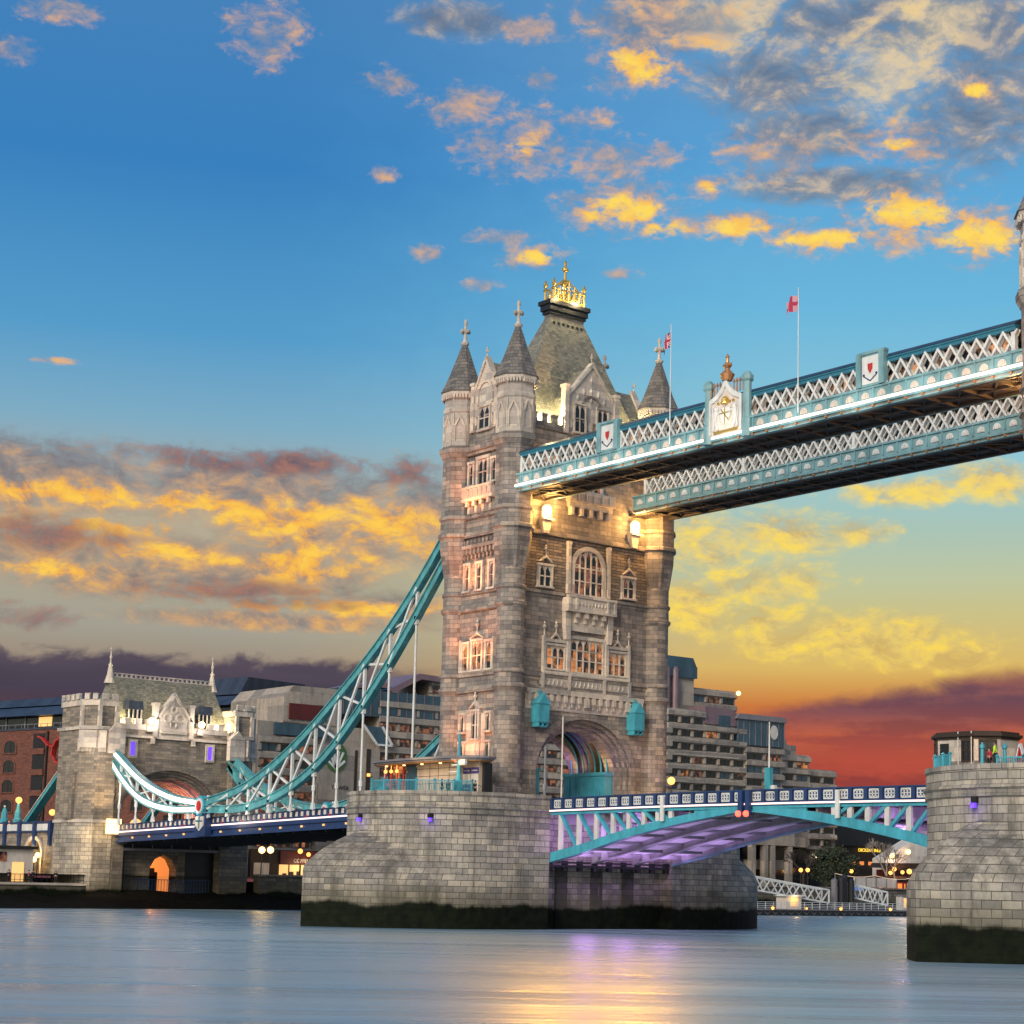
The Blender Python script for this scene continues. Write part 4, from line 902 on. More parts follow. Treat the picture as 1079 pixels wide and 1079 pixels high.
# ------------------------------------------------------------------ side span: stiffened road deck hung from two chains
XA = -94.5
def zp(x): return 12.0 + (x + 96.4) * 0.0252
D_ = thing('suspension_deck', 'navy edged road deck with small white parapet panels, hung from the chains', 'bridge deck', (-52, 0, 11))
def slab(m_, a, b_, y0, y1, x0=XA, x1=-10.4): m_.prism([(x0, zp(x0) + a), (x1, zp(x1) + a), (x1, zp(x1) + b_), (x0, zp(x0) + b_)], y0, y1); return m_
slab(MB(), -1.25, -1.0, -9, 9).build('roadway', 'asphalt', D_)
u_ = MB()
for k in range(22): x = XA + 1.5 + 3.9 * k; u_.box(x - .15, x + .15, -8.6, 8.6, zp(x) - 2.9, zp(x) - 1.25)
for y in (-5, 0, 5): slab(u_, -2.6, -1.25, y - .2, y + .2)
u_.build('floor_beam', 'dark_steel', D_)
for y, s_ in ((-9.0, -1), (9.0, 1)):
    q = MB(); a, b_ = lambda d: min(y, y + s_ * d), lambda d: max(y, y + s_ * d)
    slab(q, -.1, 0, a(.3), b_(.3)); slab(q, -1.0, -.1, a(.05), b_(.05)); slab(q, -1.05, -.9, a(.25), b_(.25)); slab(q, -1.75, -1.25, a(.3), b_(.3)); slab(q, -2.35, -1.75, a(.02), b_(.02)); slab(q, -2.65, -2.35, a(.3), b_(.3))
    n = 62
    for k in range(n + 1): x = XA + .2 + (84) * k / n; q.box(x - .28, x + .28, a(.22), b_(.22), zp(x) - .95, zp(x) - .08)
    q.build('parapet_girder', 'navy', D_)
    if s_ < 0:
        for k in range(n):
            x = XA + .2 + 84 * (k + .5) / n; pq = MB(); pq.box(x - .36, x + .36, a(.13), b_(.13), zp(x) - .78, zp(x) - .18); pq.box(x - .18, x + .18, a(.16), b_(.16), zp(x) - .62, zp(x) - .34); pq.build('parapet_panel', 'cream_panel', D_)
        slab(MB(), -1.22, -1.06, a(.38), b_(.38)).build('glow_strip', 'strip_pink', D_)
        for k in range(16): x = XA + 3 + 5.2 * k; MB().box(x - .14, x + .14, a(.2), b_(.2), zp(x) - 2.2, zp(x) - 1.95).build('deck_light', 'window_warm', D_)
        for k in range(15): x = XA + 2.2 + 5.4 * k; MB().box(x - .12, x + .12, a(.28), b_(.28), zp(x) - 1.0, zp(x) - .72).build('red_boss', 'red_paint', D_)
# chains
LT = [(-64, 14.65), (-52.3, 16.7), (-42.9, 20.3), (-34.1, 25.0), (-21.8, 33.0), (-14.2, 39.2), (-6.8, 46.4)]
LB = [(-64, 13.9), (-52, 13.95), (-42.5, 15.8), (-33.7, 19.5), (-25.5, 25.3), (-17.7, 32.2), (-9, 41.2), (-6.8, 43.6)]
ST = [(-95.6, 24.8), (-90.4, 22.1), (-82.3, 18.25), (-73.4, 15.75), (-64, 14.65)]
SB = [(-95.6, 23.9), (-88.4, 18.7), (-82, 15.6), (-73, 14.05), (-64, 13.9)]
def make_chain(y, s_):
    near = s_ < 0
    T_ = thing('suspension_chain', 'turquoise trussed chain in front, sweeping down from the main tower to a red-centred joint' if near else 'turquoise trussed chain on the far side, partly hidden behind the front one', 'suspension chain', (-64, y, 14.3))
    lv = []
    for nm, top, bot, nseg in (('long', LT, LB, 26), ('short', ST, SB, 16)):
        tp, bt = spline(top, nseg), spline(bot, nseg)
        for nmm, pts, dp in (('top_chord', tp, .85), ('bottom_chord', bt, .85)):
            q = MB(); n_ = len(pts)
            def off(pts, d):
                out = []
                for i, (x, z) in enumerate(pts):
                    x0, z0 = pts[max(0, i - 1)]; x1, z1 = pts[min(n_ - 1, i + 1)]; l_ = math.hypot(x1 - x0, z1 - z0)
                    out.append((x - (z1 - z0) / l_ * d, z + (x1 - x0) / l_ * d))
                return out
            up_, dn = off(pts, dp / 2), off(pts, -dp / 2)
            q.strip(dn, up_, y - .2, y + .2); q.strip(off(pts, dp / 2 - .02), off(pts, dp / 2 + .10), y - .42, y + .42); q.strip(off(pts, -dp / 2 - .10), off(pts, -dp / 2 + .02), y - .42, y + .42)
            q.build(nmm, 'chain_blue', T_)
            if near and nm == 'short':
                e = MB(); e.strip(off(pts, -.32), off(pts, .30), y - .3, y - .21); e.build('glow_strip', 'strip_white', T_)  # glowing plate added over the short chord, for its floodlit white
        la = MB(); xs = sorted([-14.1 - 5.37 * k for k in range(16)])
        xs = [x for x in xs if top[0][0] + 1.5 < x < top[-1][0] - 1.2]
        for i, x in enumerate(xs):
            zt, zb = sample(top, x), sample(bot, x)
            if zt - zb > 1.0: la.box(x - .18, x + .18, y - .16, y + .16, zb, zt)
            x2 = xs[i + 1] if i + 1 < len(xs) else None
            if x2:
                zt2, zb2 = sample(top, x2), sample(bot, x2)
                if nm == 'long': la.beam((x, y - .1, zb), (x2, y - .1, zt2), .3, .26, (0, 1, 0)); la.beam((x, y + .12, zt), (x2, y + .12, zb2), .28, .24, (0, 1, 0))
                else: la.beam((x, y - .1, zt), (x2, y - .1, zb2), .2, .2, (0, 1, 0)); la.beam((x, y + .1, zb), (x2, y + .1, zt2), .2, .2, (0, 1, 0))
        la.build('lattice', 'white_paint', T_)
        for x in xs:
            zb = sample(bot, x)
            if zb - zp(x) < .3: 
                q = MB(); q.prism([(x - .5, zp(x) - .1), (x + .5, zp(x) - .1), (x + .16, zb), (x - .16, zb)], y - .14, y + .14); q.build('hanger_rod', 'white_paint', T_); continue
            q = MB(); q.tube((x, y, zp(x) - .2), (x, y, zb), .15, None, 8); q.box(x - .3, x + .3, y - .2, y + .2, zb - 1.0, zb); q.lathe(x, y, [(.26, zp(x) + 2.2), (.26, zp(x) + 2.9)], 8); q.prism([(x - .45, zp(x) - .1), (x + .45, zp(x) - .1), (x + .15, zp(x) + .7), (x - .15, zp(x) + .7)], y - .15, y + .15)
            q.build('hanger_rod', 'white_paint', T_)
    def disc(r, d0, d1):
        q = MB(); q.prism([(-64 + r * math.cos(R(20 * i)), 14.3 + r * 1.15 * math.sin(R(20 * i))) for i in range(18)], d0, d1); return q
    ds = disc(1.25, y - .5, y + .5).build('pin_boss', 'turquoise', T_)
    disc(.95, y - .6, y + .6).build('boss_ring', 'white_paint', ds); disc(.62, y - .68, y + .68).build('boss_centre', 'red_paint', ds)
    q = MB(); q.box(-65.5, -62.5, y - .3, y + .7, zp(-64) - 2.6, zp(-64) + .3); q.box(-65.8, -62.2, y - .4, y + .8, zp(-64) + .3, zp(-64) + .8); q.box(-64.7, -63.3, y - .35, y + .5, zp(-64) + .8, 13.6)
    pd = q.build('chain_pedestal', 'navy', T_)
    q = MB(); q.prism([(-65.1, zp(-64) + .1), (-62.9, zp(-64) + .1), (-62.9, zp(-64) - 1.2), (-64, zp(-64) - 1.9), (-65.1, zp(-64) - 1.2)], y - .42, y - .3); so = q.build('shield', 'cream_panel', pd)
    q = MB(); q.box(-64.12, -63.88, y - .47, y - .42, zp(-64) - 1.6, zp(-64)); q.box(-64.9, -63.1, y - .47, y - .42, zp(-64) - .65, zp(-64) - .45); q.build('shield_cross', 'rail_blue', so)
    return T_
make_chain(-10.0, -1); make_chain(10.0, 1)
for y, lab in ((-10, 'pale turquoise anchor tie sloping down to the left of the gatehouse'), (10, 'anchor tie glimpsed through the gatehouse arch, sloping to the road')):
    q = MB(); q.path([(-101, y, 25.2), (-110.4, y, 19.8), (-121.8, y, 12.4)], .8, 1.3, (0, 1, 0)); o = tag(q.build('anchor_tie', 'turquoise'), lab, 'chain tie')
    q = MB(); q.path([(-101, y - .45, 25.4), (-110.4, y - .45, 20.0), (-121.8, y - .45, 12.6)], .12, .75, (0, 1, 0)); q.build('tie_face', 'cream_panel', o)
# the second tower and pier stand at the right edge of the view
tower2 = copy_tree(tower); tower2.location = (L + 0.7, 0, 13.0); tower2.rotation_euler.z = math.pi
tower2['label'] = 'second stone bridge tower where both high walkways end, only its corner turret showing'
pier2 = copy_tree(pier); pier2.location = (L, 0, 0); pier2.rotation_euler.z = math.pi
pier2['label'] = 'weathered granite pier carrying the small stone cabin at the river side'
# ------------------------------------------------------------------ gatehouse at the landward end of the side span
G_ = thing('gatehouse_tower', 'low stone bridge gatehouse with steep lit roof and wide arch over the road', 'gatehouse', (-97, 0, 5))
XG = -93.2
def FG(u, d, z): return (XG + d, u, z)
def FGb(u, d, z): return (-102.0 - d, -u, z)
for F in (FG, FGb):
    a = arch_line(8.6, 4.5, 13.6, 7.0, 26)
    MB(F).prism([(-12.6, 4.5)] + a + [(12.6, 4.5), (12.6, 27.0), (-12.6, 27.0)], -1.2, 0).build('wall', 'abutment_stone', G_)
    q = MB(F)
    for k, (hi, ho, d0, d1) in enumerate(((8.6, 9.5, -.2, .3), (8.2, 8.65, -1.0, -.18), (7.8, 8.25, -1.6, -.5), (7.4, 7.85, -2.4, -.9))): q.strip(arch_line(hi, 9, 13.6, hi - 1.6, 26), arch_line(ho, 9, 13.6, ho - 1.6, 26), d0, d1)
    q.build('arch_moulding', 'abutment_stone', G_)
for s_ in (-1, 1): MB().box(-101, -94.3, s_ * 12.4 - .3, s_ * 12.4 + .3, 4.5, 27).build('side_wall', 'abutment_stone', G_)
MB(FG).strip(arch_line(7.5, 13.4, 13.6, 5.9, 20), arch_line(7.9, 13.4, 13.6, 6.3, 20), -8.6, -2.5).build('vault', 'ashlar', G_)
for k in range(5): MB(FG).strip(arch_line(7.1, 11, 13.6, 5.5, 20), arch_line(7.52, 11, 13.6, 5.92, 20), -3.6 - 1.15 * k, -3.0 - 1.15 * k).build('vault_rib', 'trim', G_)
MB(FG).box(-9.8, 9.8, 0, .3, 25.3, 25.7).build('string_course', 'trim', G_)
for s_ in (-3.4, 3.4): MB(FG).box(s_ - .25, s_ + .25, .1, .7, 24.5, 25.3).build('corbel', 'trim', G_)
q = MB(FG); x = -9.7
while x < 9.3: q.box(x, x + 1.0, -.5, .05, 27.0, 28.0); q.box(x - .05, x + 1.05, -.55, .12, 28.0, 28.2); q.box(x + 1.0, x + 1.75, -.5, .03, 27.0, 27.35); x += 1.75
q.box(-9.8, 9.8, -.5, .1, 26.5, 27.0); q.build('parapet', 'trim', G_)
for s_ in (-1, 1):                                   # corner towers the chains pass through
    pl = [(-101.2, s_ * 14.6), (-101.2, s_ * 9.8), (-91.6, s_ * 9.8), (-91.6, s_ * 12.9), (-94.0, s_ * 14.6)]
    bl2 = [(x * 1.0, y) for x, y in pl]
    q = MB(); q.prism(pl, -1, 12.4, 'z'); q.build('buttress_base', 'granite', G_)
    q = MB(); q.prism(pl, 12.4, 26.0, 'z'); q.build('buttress', 'abutment_stone', G_)
    MB().prism([(-101.4, s_ * 14.8), (-101.4, s_ * 9.6), (-91.4, s_ * 9.6), (-91.4, s_ * 13.0), (-93.9, s_ * 14.8)], 12.3, 12.75, 'z').build('string_course', 'trim', G_)
    MB().prism([(-101.5, s_ * 14.9), (-101.5, s_ * 9.5), (-91.3, s_ * 9.5), (-91.3, s_ * 13.1), (-93.8, s_ * 14.9)], 26.0, 26.5, 'z').build('string_course', 'trim', G_)
    q = MB(); q.prism([(-101.0, s_ * 14.4), (-101.0, s_ * 10.0), (-91.8, s_ * 10.0), (-91.8, s_ * 12.8), (-94.1, s_ * 14.4)], 26.5, 29.6, 'z'); q.build('buttress_head', 'abutment_stone', G_)
    q = MB(); q.prism([(-101.2, s_ * 14.6), (-101.2, s_ * 9.8), (-91.6, s_ * 9.8), (-91.6, s_ * 12.9), (-94.0, s_ * 14.6)], 29.6, 30.5, 'z')
    for (xa, ya, xb, yb, n) in ((-91.6, 9.8, -91.6, 12.9, 2), (-91.7, 12.95, -93.9, 14.5, 2), (-94.4, 14.6, -101.1, 14.6, 4)):
        for k in range(n):
            t0 = (k + .15) / n; t1 = (k + .75) / n; q.beam((xa + (xb - xa) * t0, s_ * (ya + (yb - ya) * t0), 30.95), (xa + (xb - xa) * t1, s_ * (ya + (yb - ya) * t1), 30.95), .45, .9)
    for (cx, cy) in ((-91.55, 10.1), (-91.55, 12.8), (-93.95, 14.5)): q.box(cx - .25, cx + .25, s_ * cy - .25, s_ * cy + .25, 26.5, 29.6)
    q.build('turret_parapet', 'trim', G_)
    q = MB(); q.box(-92.0, -90.9, min(s_ * 8.8, s_ * 11.4), max(s_ * 8.8, s_ * 11.4), 22.6, 25.9); q.prism([(-11.4, 25.9), (-8.8, 25.9), (-10.1, 27.2)] if s_ < 0 else [(8.8, 25.9), (11.4, 25.9), (10.1, 27.2)], -92.0, -90.8, 'x')
    q.beam((-91.2, s_ * 11.6, 24.6), (-93.9, s_ * 14.7, 24.6), 1.0, 2.6); q.build('chain_saddle', 'trim', G_)
    q = MB()
    for k in range(7): t_ = k / 6; q.box(-91.3 - 2.4 * t_ - .14, -91.3 - 2.4 * t_ + .14, s_ * (12.0 + 2.7 * t_) - .3, s_ * (12.0 + 2.7 * t_) + .3, 22.7, 24.6)
    q.build('corbel_row', 'trim', G_)
    q = MB(); q.prism([(-97.2, 12.8), (-94.6, 12.8), (-94.6, 19.5), (-95.9, 20.3), (-97.2, 19.5)], min(s_ * 14.5, s_ * 15.1), max(s_ * 14.5, s_ * 15.1)); q.build('stepped_pilaster', 'abutment_stone', G_)
    for u in (-6.5, 6.5) if s_ < 0 else ():
        q = MB(FG); q.strip([(u - .38, 22.6), (u - .38, 24.6), (u + .38, 24.6), (u + .38, 22.6), (u - .38, 22.6)], [(u - .75, 22.2), (u - .75, 25.0), (u + .75, 25.0), (u + .75, 22.2), (u - .75, 22.2)], 0, .25); wo = q.build('window', 'trim', G_)
        MB(FG).box(u - .38, u + .38, .02, .08, 22.6, 24.6).build('pane', 'lamp_violet', wo)
rf = MB(); zb, zt = 27.3, 34.6                       # flared hipped roof
prof = [(0, 1.0), (.16, .80), (.38, .60), (.68, .38), (1.0, .16)]
vs = []; fs = []
for t_, w_ in prof:
    z = zb + (zt - zb) * t_; hy = 8.6 + 2.8 * ((w_ - .16) / .84) ** 1.2; hx = 3.1 * w_
    vs += [(-97.6 - hx, -hy, z), (-97.6 + hx, -hy, z), (-97.6 + hx, hy, z), (-97.6 - hx, hy, z)]
for j in range(len(prof) - 1):
    for i in range(4): fs.append((4 * j + i, 4 * j + (i + 1) % 4, 4 * j + 4 + (i + 1) % 4, 4 * j + 4 + i))
rf.add(vs, fs + [(16, 17, 18, 19)]); gro = rf.build('roof', 'roof_slate', G_)
q = MB(); q.box(-97.75, -97.45, -8.5, 8.5, 34.6, 34.75); q.box(-97.75, -97.45, -8.5, 8.5, 35.15, 35.3)
for k in range(22): y = -8.3 + .79 * k; q.box(-97.68, -97.52, y - .14, y + .14, 34.7, 35.2)
q.box(-98.0, -97.2, -8.6, 8.6, 34.45, 34.62); q.build('ridge_cresting', 'trim', gro)
for s_ in (-1, 1): q = MB(); q.lathe(-97.6, s_ * 8.7, [(.95, 33.6), (.5, 34.9), (.3, 36.2), (.4, 36.4), (.16, 36.7), (.12, 37.4), (.26, 37.6), (.12, 37.9), (.09, 38.7), (.18, 38.9), (.02, 39.4)], 8); q.build('ridge_finial', 'trim', gro)
q = MB(FG); q.prism([(-2.7, 25.7), (2.7, 25.7), (2.7, 28.4), (0, 32.0), (-2.7, 28.4)], -.6, .25); go = q.build('gable', 'trim', G_)
q = MB(FG); q.strip([(-2.8, 28.2), (0, 31.8), (2.8, 28.2)], [(-3.2, 28.2), (0, 32.5), (3.2, 28.2)], -.7, .5)
for s_ in (-1, 1): q.box(s_ * 3.0 - .35, s_ * 3.0 + .35, -.5, .5, 25.5, 30.4); q.box(s_ * 3.0 - .45, s_ * 3.0 + .45, -.6, .6, 30.4, 30.8)
q.box(-2.2, 2.2, .2, .5, 26.2, 26.7); q.build('gable_coping', 'trim', go)
q = MB(FG)
for u, z, r_ in ((0, 29.9, .55), (-1.05, 28.6, .75), (1.05, 28.6, .75), (0, 27.6, .6)): q.strip([(u + r_ * .68 * math.cos(R(30 * i)), z + r_ * .68 * math.sin(R(30 * i))) for i in range(13)], [(u + r_ * math.cos(R(30 * i)), z + r_ * math.sin(R(30 * i))) for i in range(13)], .25, .42)
q.build('gable_tracery', 'trim', go)
for u in (-5.9, 5.9):
    q = MB(FG); q.box(u - 1.0, u + 1.0, -2.4, -.9, 27.2, 29.6); do = q.build('dormer', 'glass_dark', G_)
    q = MB(FG); q.prism([(u - 1.3, 29.6), (u + 1.3, 29.6), (u + 1.1, 30.9), (u - 1.1, 30.9)], -3.0, -.7); q.build('dormer_roof', 'lead_roof', do)
    q = MB(FG)
    for x in (-1.0, -.35, .35, 1.0): q.box(u + x - .1, u + x + .1, -.95, -.8, 27.2, 29.6)
    q.build('dormer_mullion', 'trim', do)
for u in (-3.9, 4.6):                                 # bright flood lamps on the parapet
    q = MB(FG); q.box(u - .5, u + .5, .1, .35, 26.3, 27.2); lo = q.build('flood_lamp', 'trim', G_)
    MB().ball((XG + .6, u, 27.9), .55, 8).build('lamp_lens', 'lamp_white', lo)
MB().box(-94.2, -91.2, -9.7, -8.0, -.5, 12.3).build('base_pier', 'quay_stone', G_); MB().box(-94.2, -91.0, 8.0, 12.8, -.5, 12.0).build('base_pier', 'quay_stone', G_)
q = MB(); q.prism([(-8.0, -.5), (-2.7, -.5), (-2.7, 5.8), (-1.9, 7.2), (-.5, 7.9), (.9, 7.2), (1.7, 5.8), (1.7, -.5), (8.0, -.5), (8.0, 10.6), (-8.0, 10.6)], -95.2, -93.0, 'x'); q.build('base_wall', 'quay_stone', G_)
MB().box(-93.1, -92.9, 3.2, 8.0, .5, 8.4).build('recess_shade', 'black_paint', G_); MB().box(-93.1, -92.9, -8.0, -6.9, .5, 8.4).build('recess_shade', 'black_paint', G_)  # flat black panels paint the shade of gaps onto the base wall
MB().box(-98, -97.8, -4, 3.5, 1, 9).build('lit_recess', 'window_orange', G_)
q = MB(); q.box(-97.2, -96.8, -1.6, .6, 1, 5.3); q.box(-97.2, -96.8, -1.1, .1, 5.3, 5.9); q.build('machinery', 'black_paint', G_)
MB().box(-92.9, -91.7, -9.6, 12.9, 8.8, 10.6).build('deck_shade', 'black_paint', G_)  # added black box stands in for the shade under the deck
q = MB(); q.box(-91.6, -91.3, -9.8, 13.0, 8.55, 8.75)
for k in range(8): y = -9.6 + 3.2 * k; q.box(-91.5, -91.4, y - .06, y + .06, 8.7, 10.6)
for z in (9.4, 10.4): q.box(-91.48, -91.42, -9.8, 13.0, z - .05, z + .05)
q.box(-93.0, -91.3, -9.8, 13.0, 8.35, 8.55); q.build('maintenance_gantry', 'grey_steel', G_)
q = MB(); q.box(-91.4, -90.5, -10.9, -8.9, 10.7, 12.9); q.build('flood_box', 'lamp_warm', G_)
q = MB()
for k in range(26): y = -5.4 + .5 * k; q.box(-92.5, -92.42, y - .03, y + .03, 1.9, 4.2)
q.box(-92.5, -92.42, -5.5, 7.3, 4.1, 4.2); q.box(-92.5, -92.42, -5.5, 7.3, 2.2, 2.3); q.build('railing', 'navy', G_)

# ------------------------------------------------------------------ approach viaduct left of the gatehouse
V_ = thing('approach_viaduct', 'stone approach viaduct with a lamplit arch and blue white parapet, left of the gatehouse', 'viaduct', (-150, -12, 5))
al = [(-111.4, 4.4), (-111.4, 7.6)] + [(-108.5 - 2.9 * math.cos(math.pi * k / 12), 7.6 + 2.3 * math.sin(math.pi * k / 12)) for k in range(13)] + [(-105.6, 7.6), (-105.6, 4.4)]
MB().prism([(-240, 4.4)] + al + [(-101.8, 4.4), (-101.8, 11.2), (-240, 11.2)], -14.3, -11.5).build('wall', 'abutment_stone', V_)
q = MB(); q.strip([(x, z) for x, z in al], [(-111.9, 4.4), (-111.9, 7.7)] + [(-108.5 - 3.45 * math.cos(math.pi * k / 12), 7.6 + 2.85 * math.sin(math.pi * k / 12)) for k in range(13)] + [(-105.1, 7.7), (-105.1, 4.4)], -14.55, -14.0); q.build('arch_ring', 'trim', V_)
MB().box(-240, -101.8, -11.5, 14, 10.6, 11.0).build('roadway', 'asphalt', V_)
MB().box(-112.5, -104.8, -11.5, -11.3, 4.4, 10.5).build('inner_wall', 'ashlar', V_)
q = MB(); q.box(-240, -101.8, -14.6, -14.3, 10.9, 11.1); q.box(-240, -101.8, -14.6, -14.3, 12.3, 12.55)
for k in range(20): x = -102.6 - 5.6 * k; q.box(x - .45, x + .45, -14.75, -14.2, 10.3 if k % 1 == 0 else 11, 12.65); q.box(x - .35, x + .35, -14.7, -14.3, 8.9, 10.3)
q.build('parapet', 'navy', V_)
for k in range(19): x = -105.4 - 5.6 * k; MB().box(x - 2.2, x + 2.2, -14.45, -14.35, 11.2, 12.2).build('parapet_panel', 'white_paint', V_)

def lamp_post(x, y, zb, h, r, mat, label, group=None, pedestal=None, twin=False, power=0, col=(1, .5, .2), name='street_lamp'):
    o = thing(name, label, 'lamp', (x, y, zb), group)
    q = MB()
    if pedestal: q.lathe(x, y, [(.75, zb), (.75, zb + .5), (.55, zb + .7), (.5, zb + 1.6), (.3, zb + 2.2), (.22, zb + h - r)], 8); q.build('post', pedestal, o)
    else: q.lathe(x, y, [(.16, zb), (.1, zb + .6), (.06, zb + h - r)], 8); q.build('post', 'black_paint', o)
    for dy in ((-.55, .55) if twin else (0,)):
        q = MB(); q.ball((x, y + dy, zb + h), r, 10); q.build('lamp_globe', mat, o)
    if twin: MB().box(x - .05, x + .05, y - .6, y + .6, zb + h - r - .15, zb + h - r).build('lamp_arm', 'black_paint', o)
    if power: l_ = light('POINT', (x, y - .2, zb + h), power, col, r * 1.1); l_.parent = o; l_.location = Vector((r * 2.2, -r * 2.2, h))
    return o
lamp_post(-116, -14.0, 12.5, 3.5, .5, 'lamp_orange', 'orange globe lamp on turquoise pedestal, highest left of the gatehouse', pedestal='turquoise', power=260, col=(1, .45, .12))
o = lamp_post(-121.2, -14.0, 12.5, 2.6, .2, 'white_paint', 'unlit turquoise lamp standard near the left end of the parapet', pedestal='turquoise')
lamp_post(-106.5, -12.6, 11.1, 2.9, .48, 'lamp_orange', 'orange globe lamp under the sloping tie beside the gatehouse', power=200, col=(1, .45, .12))
lamp_post(-103.5, 7.2, 11.0, 4.4, .42, 'lamp_orange', 'orange lamp seen through the gatehouse arch behind the front chain', power=120, col=(1, .4, .12))
lamp_post(-108.6, -13.6, 3.4, 4.1, .42, 'lamp_warm', 'yellow globe lamp inside the viaduct arch, upper of the pair', 'lamps under the viaduct arch', power=350, col=(1, .62, .22))
lamp_post(-106.9, -14.9, 3.4, 3.4, .42, 'lamp_warm', 'yellow globe lamp just right of the viaduct arch, lower of the pair', 'lamps under the viaduct arch', power=350, col=(1, .62, .22))
lamp_post(9.5, 9.6, 13.0, 3.7, .45, 'lamp_orange', 'orange lamp at the right foot of the main tower', power=420, col=(1, .5, .18))
# terrace: fence, parasol-shaded kiosk, seated visitors
T_ = thing('terrace_fence', 'black iron terrace fence on the pale stone wall', 'fence', (-89.3, -40, 3.4))
q = MB()
for k in range(44): y = -14.9 - .8 * k; q.box(-89.33, -89.27, y - .03, y + .03, 3.4, 4.6)
q.box(-89.33, -89.27, -50, -14.8, 4.55, 4.62); q.box(-89.33, -89.27, -50, -14.8, 3.8, 3.86); q.build('rails', 'black_paint', T_)
K_ = thing('terrace_kiosk', 'low pale kiosk with lit doorway at the left end of the terrace', 'kiosk', (-103, -20, 3.45))
MB().box(-107, -101, -26, -17.6, 3.4, 8.2).build('wall', 'white_render', K_)
MB().box(-107.4, -100.4, -26.4, -17.2, 8.2, 8.7).build('roof', 'dark_steel', K_)
MB().box(-100.98, -100.9, -20.8, -19.0, 3.5, 6.3).build('doorway', 'window_warm', K_)
MB().box(-100.98, -100.9, -25.4, -21.8, 6.4, 7.8).build('window', 'glass_half', K_)

def person(x, y, z, h, face, top, legs='dark_cloth', label='', sit=False, group=None, arms=0.12):
    """one continuous skinned body; clothing and hair are its children"""
    o = thing('person', label, 'person', (x, y, z), group); s_ = h / 1.75
    ca, sa = math.cos(face), math.sin(face)
    def W(r_, f_, u): return Vector((x + (r_ * sa + f_ * ca) * s_, y + (-r_ * ca + f_ * sa) * s_, z + u * s_))
    def skin(name, pts, edges, rad, mat, root):
        me = bpy.data.meshes.new(name); me.from_pydata([W(*p) - Vector((x, y, z)) for p in pts], edges, [])
        ob = bpy.data.objects.new(name, me); COL.objects.link(ob); ob.parent = o; ORG[ob.name] = Vector((x, y, z))
        md = ob.modifiers.new('skin', 'SKIN')
        for i, r_ in enumerate(rad):
            sv = me.skin_vertices[0].data[i]; sv.radius = (r_[0] * s_, r_[1] * s_) if isinstance(r_, tuple) else (r_ * s_, r_ * s_); sv.use_root = (i == root)
        md.use_smooth_shade = True
        sb = ob.modifiers.new('subd', 'SUBSURF'); sb.levels = 1; sb.render_levels = 1
        me.materials.append(MATS[mat]); return ob
    kz = .5 if sit else .48; kf = .42 if sit else .02; hz = .52 if sit else .92; dz = hz - .92
    pts = [(0, 0, hz), (0, 0, 1.15 + dz), (0, .01, 1.38 + dz), (0, .02, 1.5 + dz), (0, .03, 1.58 + dz), (0, .05, 1.68 + dz)]
    rad = [(.15, .11), (.14, .10), (.17, .10), .055, .085, .09]; ed = [(0, 1), (1, 2), (2, 3), (3, 4), (4, 5)]
    for sg in (-1, 1):
        b_ = len(pts); pts += [(sg * .2, 0, 1.4 + dz), (sg * (.24 + arms * .3), -.02 + (.08 if sit else 0), 1.12 + dz), (sg * (.2 + arms * .2), .1 + (.16 if sit else 0), .9 + dz + (.06 if sit else 0)), (sg * .19, .16 + (.18 if sit else 0), .82 + dz + (.1 if sit else 0))]
        rad += [.065, .048, .036, .034]; ed += [(2, b_), (b_, b_ + 1), (b_ + 1, b_ + 2), (b_ + 2, b_ + 3)]
        b_ = len(pts); pts += [(sg * .1, .02, hz - .06), (sg * .11, kf, kz), (sg * .1, kf - .02 if sit else -.02, .09), (sg * .12, kf + .14, .04)]
        rad += [.095, .065, .045, (.04, .035)]; ed += [(0, b_), (b_, b_ + 1), (b_ + 1, b_ + 2), (b_ + 2, b_ + 3)]
    body = skin('body', pts, ed, rad, 'skin', 0)
    jp = [pts[0], pts[1], pts[2], (0, .02, 1.46 + dz)]; je = [(0, 1), (1, 2), (2, 3)]; jr = [(.17, .13), (.165, .125), (.19, .12), (.08, .08)]
    for sg, b_ in ((-1, 6), (1, 14)):
        c_ = len(jp); jp += [pts[b_], pts[b_ + 1], pts[b_ + 2]]; jr += [.085, .066, .055]; je += [(2, c_), (c_, c_ + 1), (c_ + 1, c_ + 2)]
    j = skin('jacket', jp, je, jr, top, 0)
    lp = [(0, 0, hz)]; le = []; lr = [(.165, .125)]
    for b_ in (10, 18): c_ = len(lp); lp += [pts[b_], pts[b_ + 1], pts[b_ + 2]]; lr += [.11, .08, .065]; le += [(0, c_), (c_, c_ + 1), (c_ + 1, c_ + 2)]
    tr_ = skin('trousers', lp, le, lr, legs, 0)
    hp = W(0, .0, 1.70 + dz); q = MB(); q.ball((hp.x, hp.y, hp.z), .112 * s_, 10, 1.05); q.build('hair', 'hair', o, True)
    fc = W(0, .13, 1.64 + dz); q = MB(); q.ball((fc.x, fc.y, fc.z), .02 * s_, 5)
    for sg in (-1, 1): e_ = W(sg * .1, .03, 1.64 + dz); q.ball((e_.x, e_.y, e_.z), .025 * s_, 5)
    q.build('nose_and_ears', 'skin', o, True)
    return o
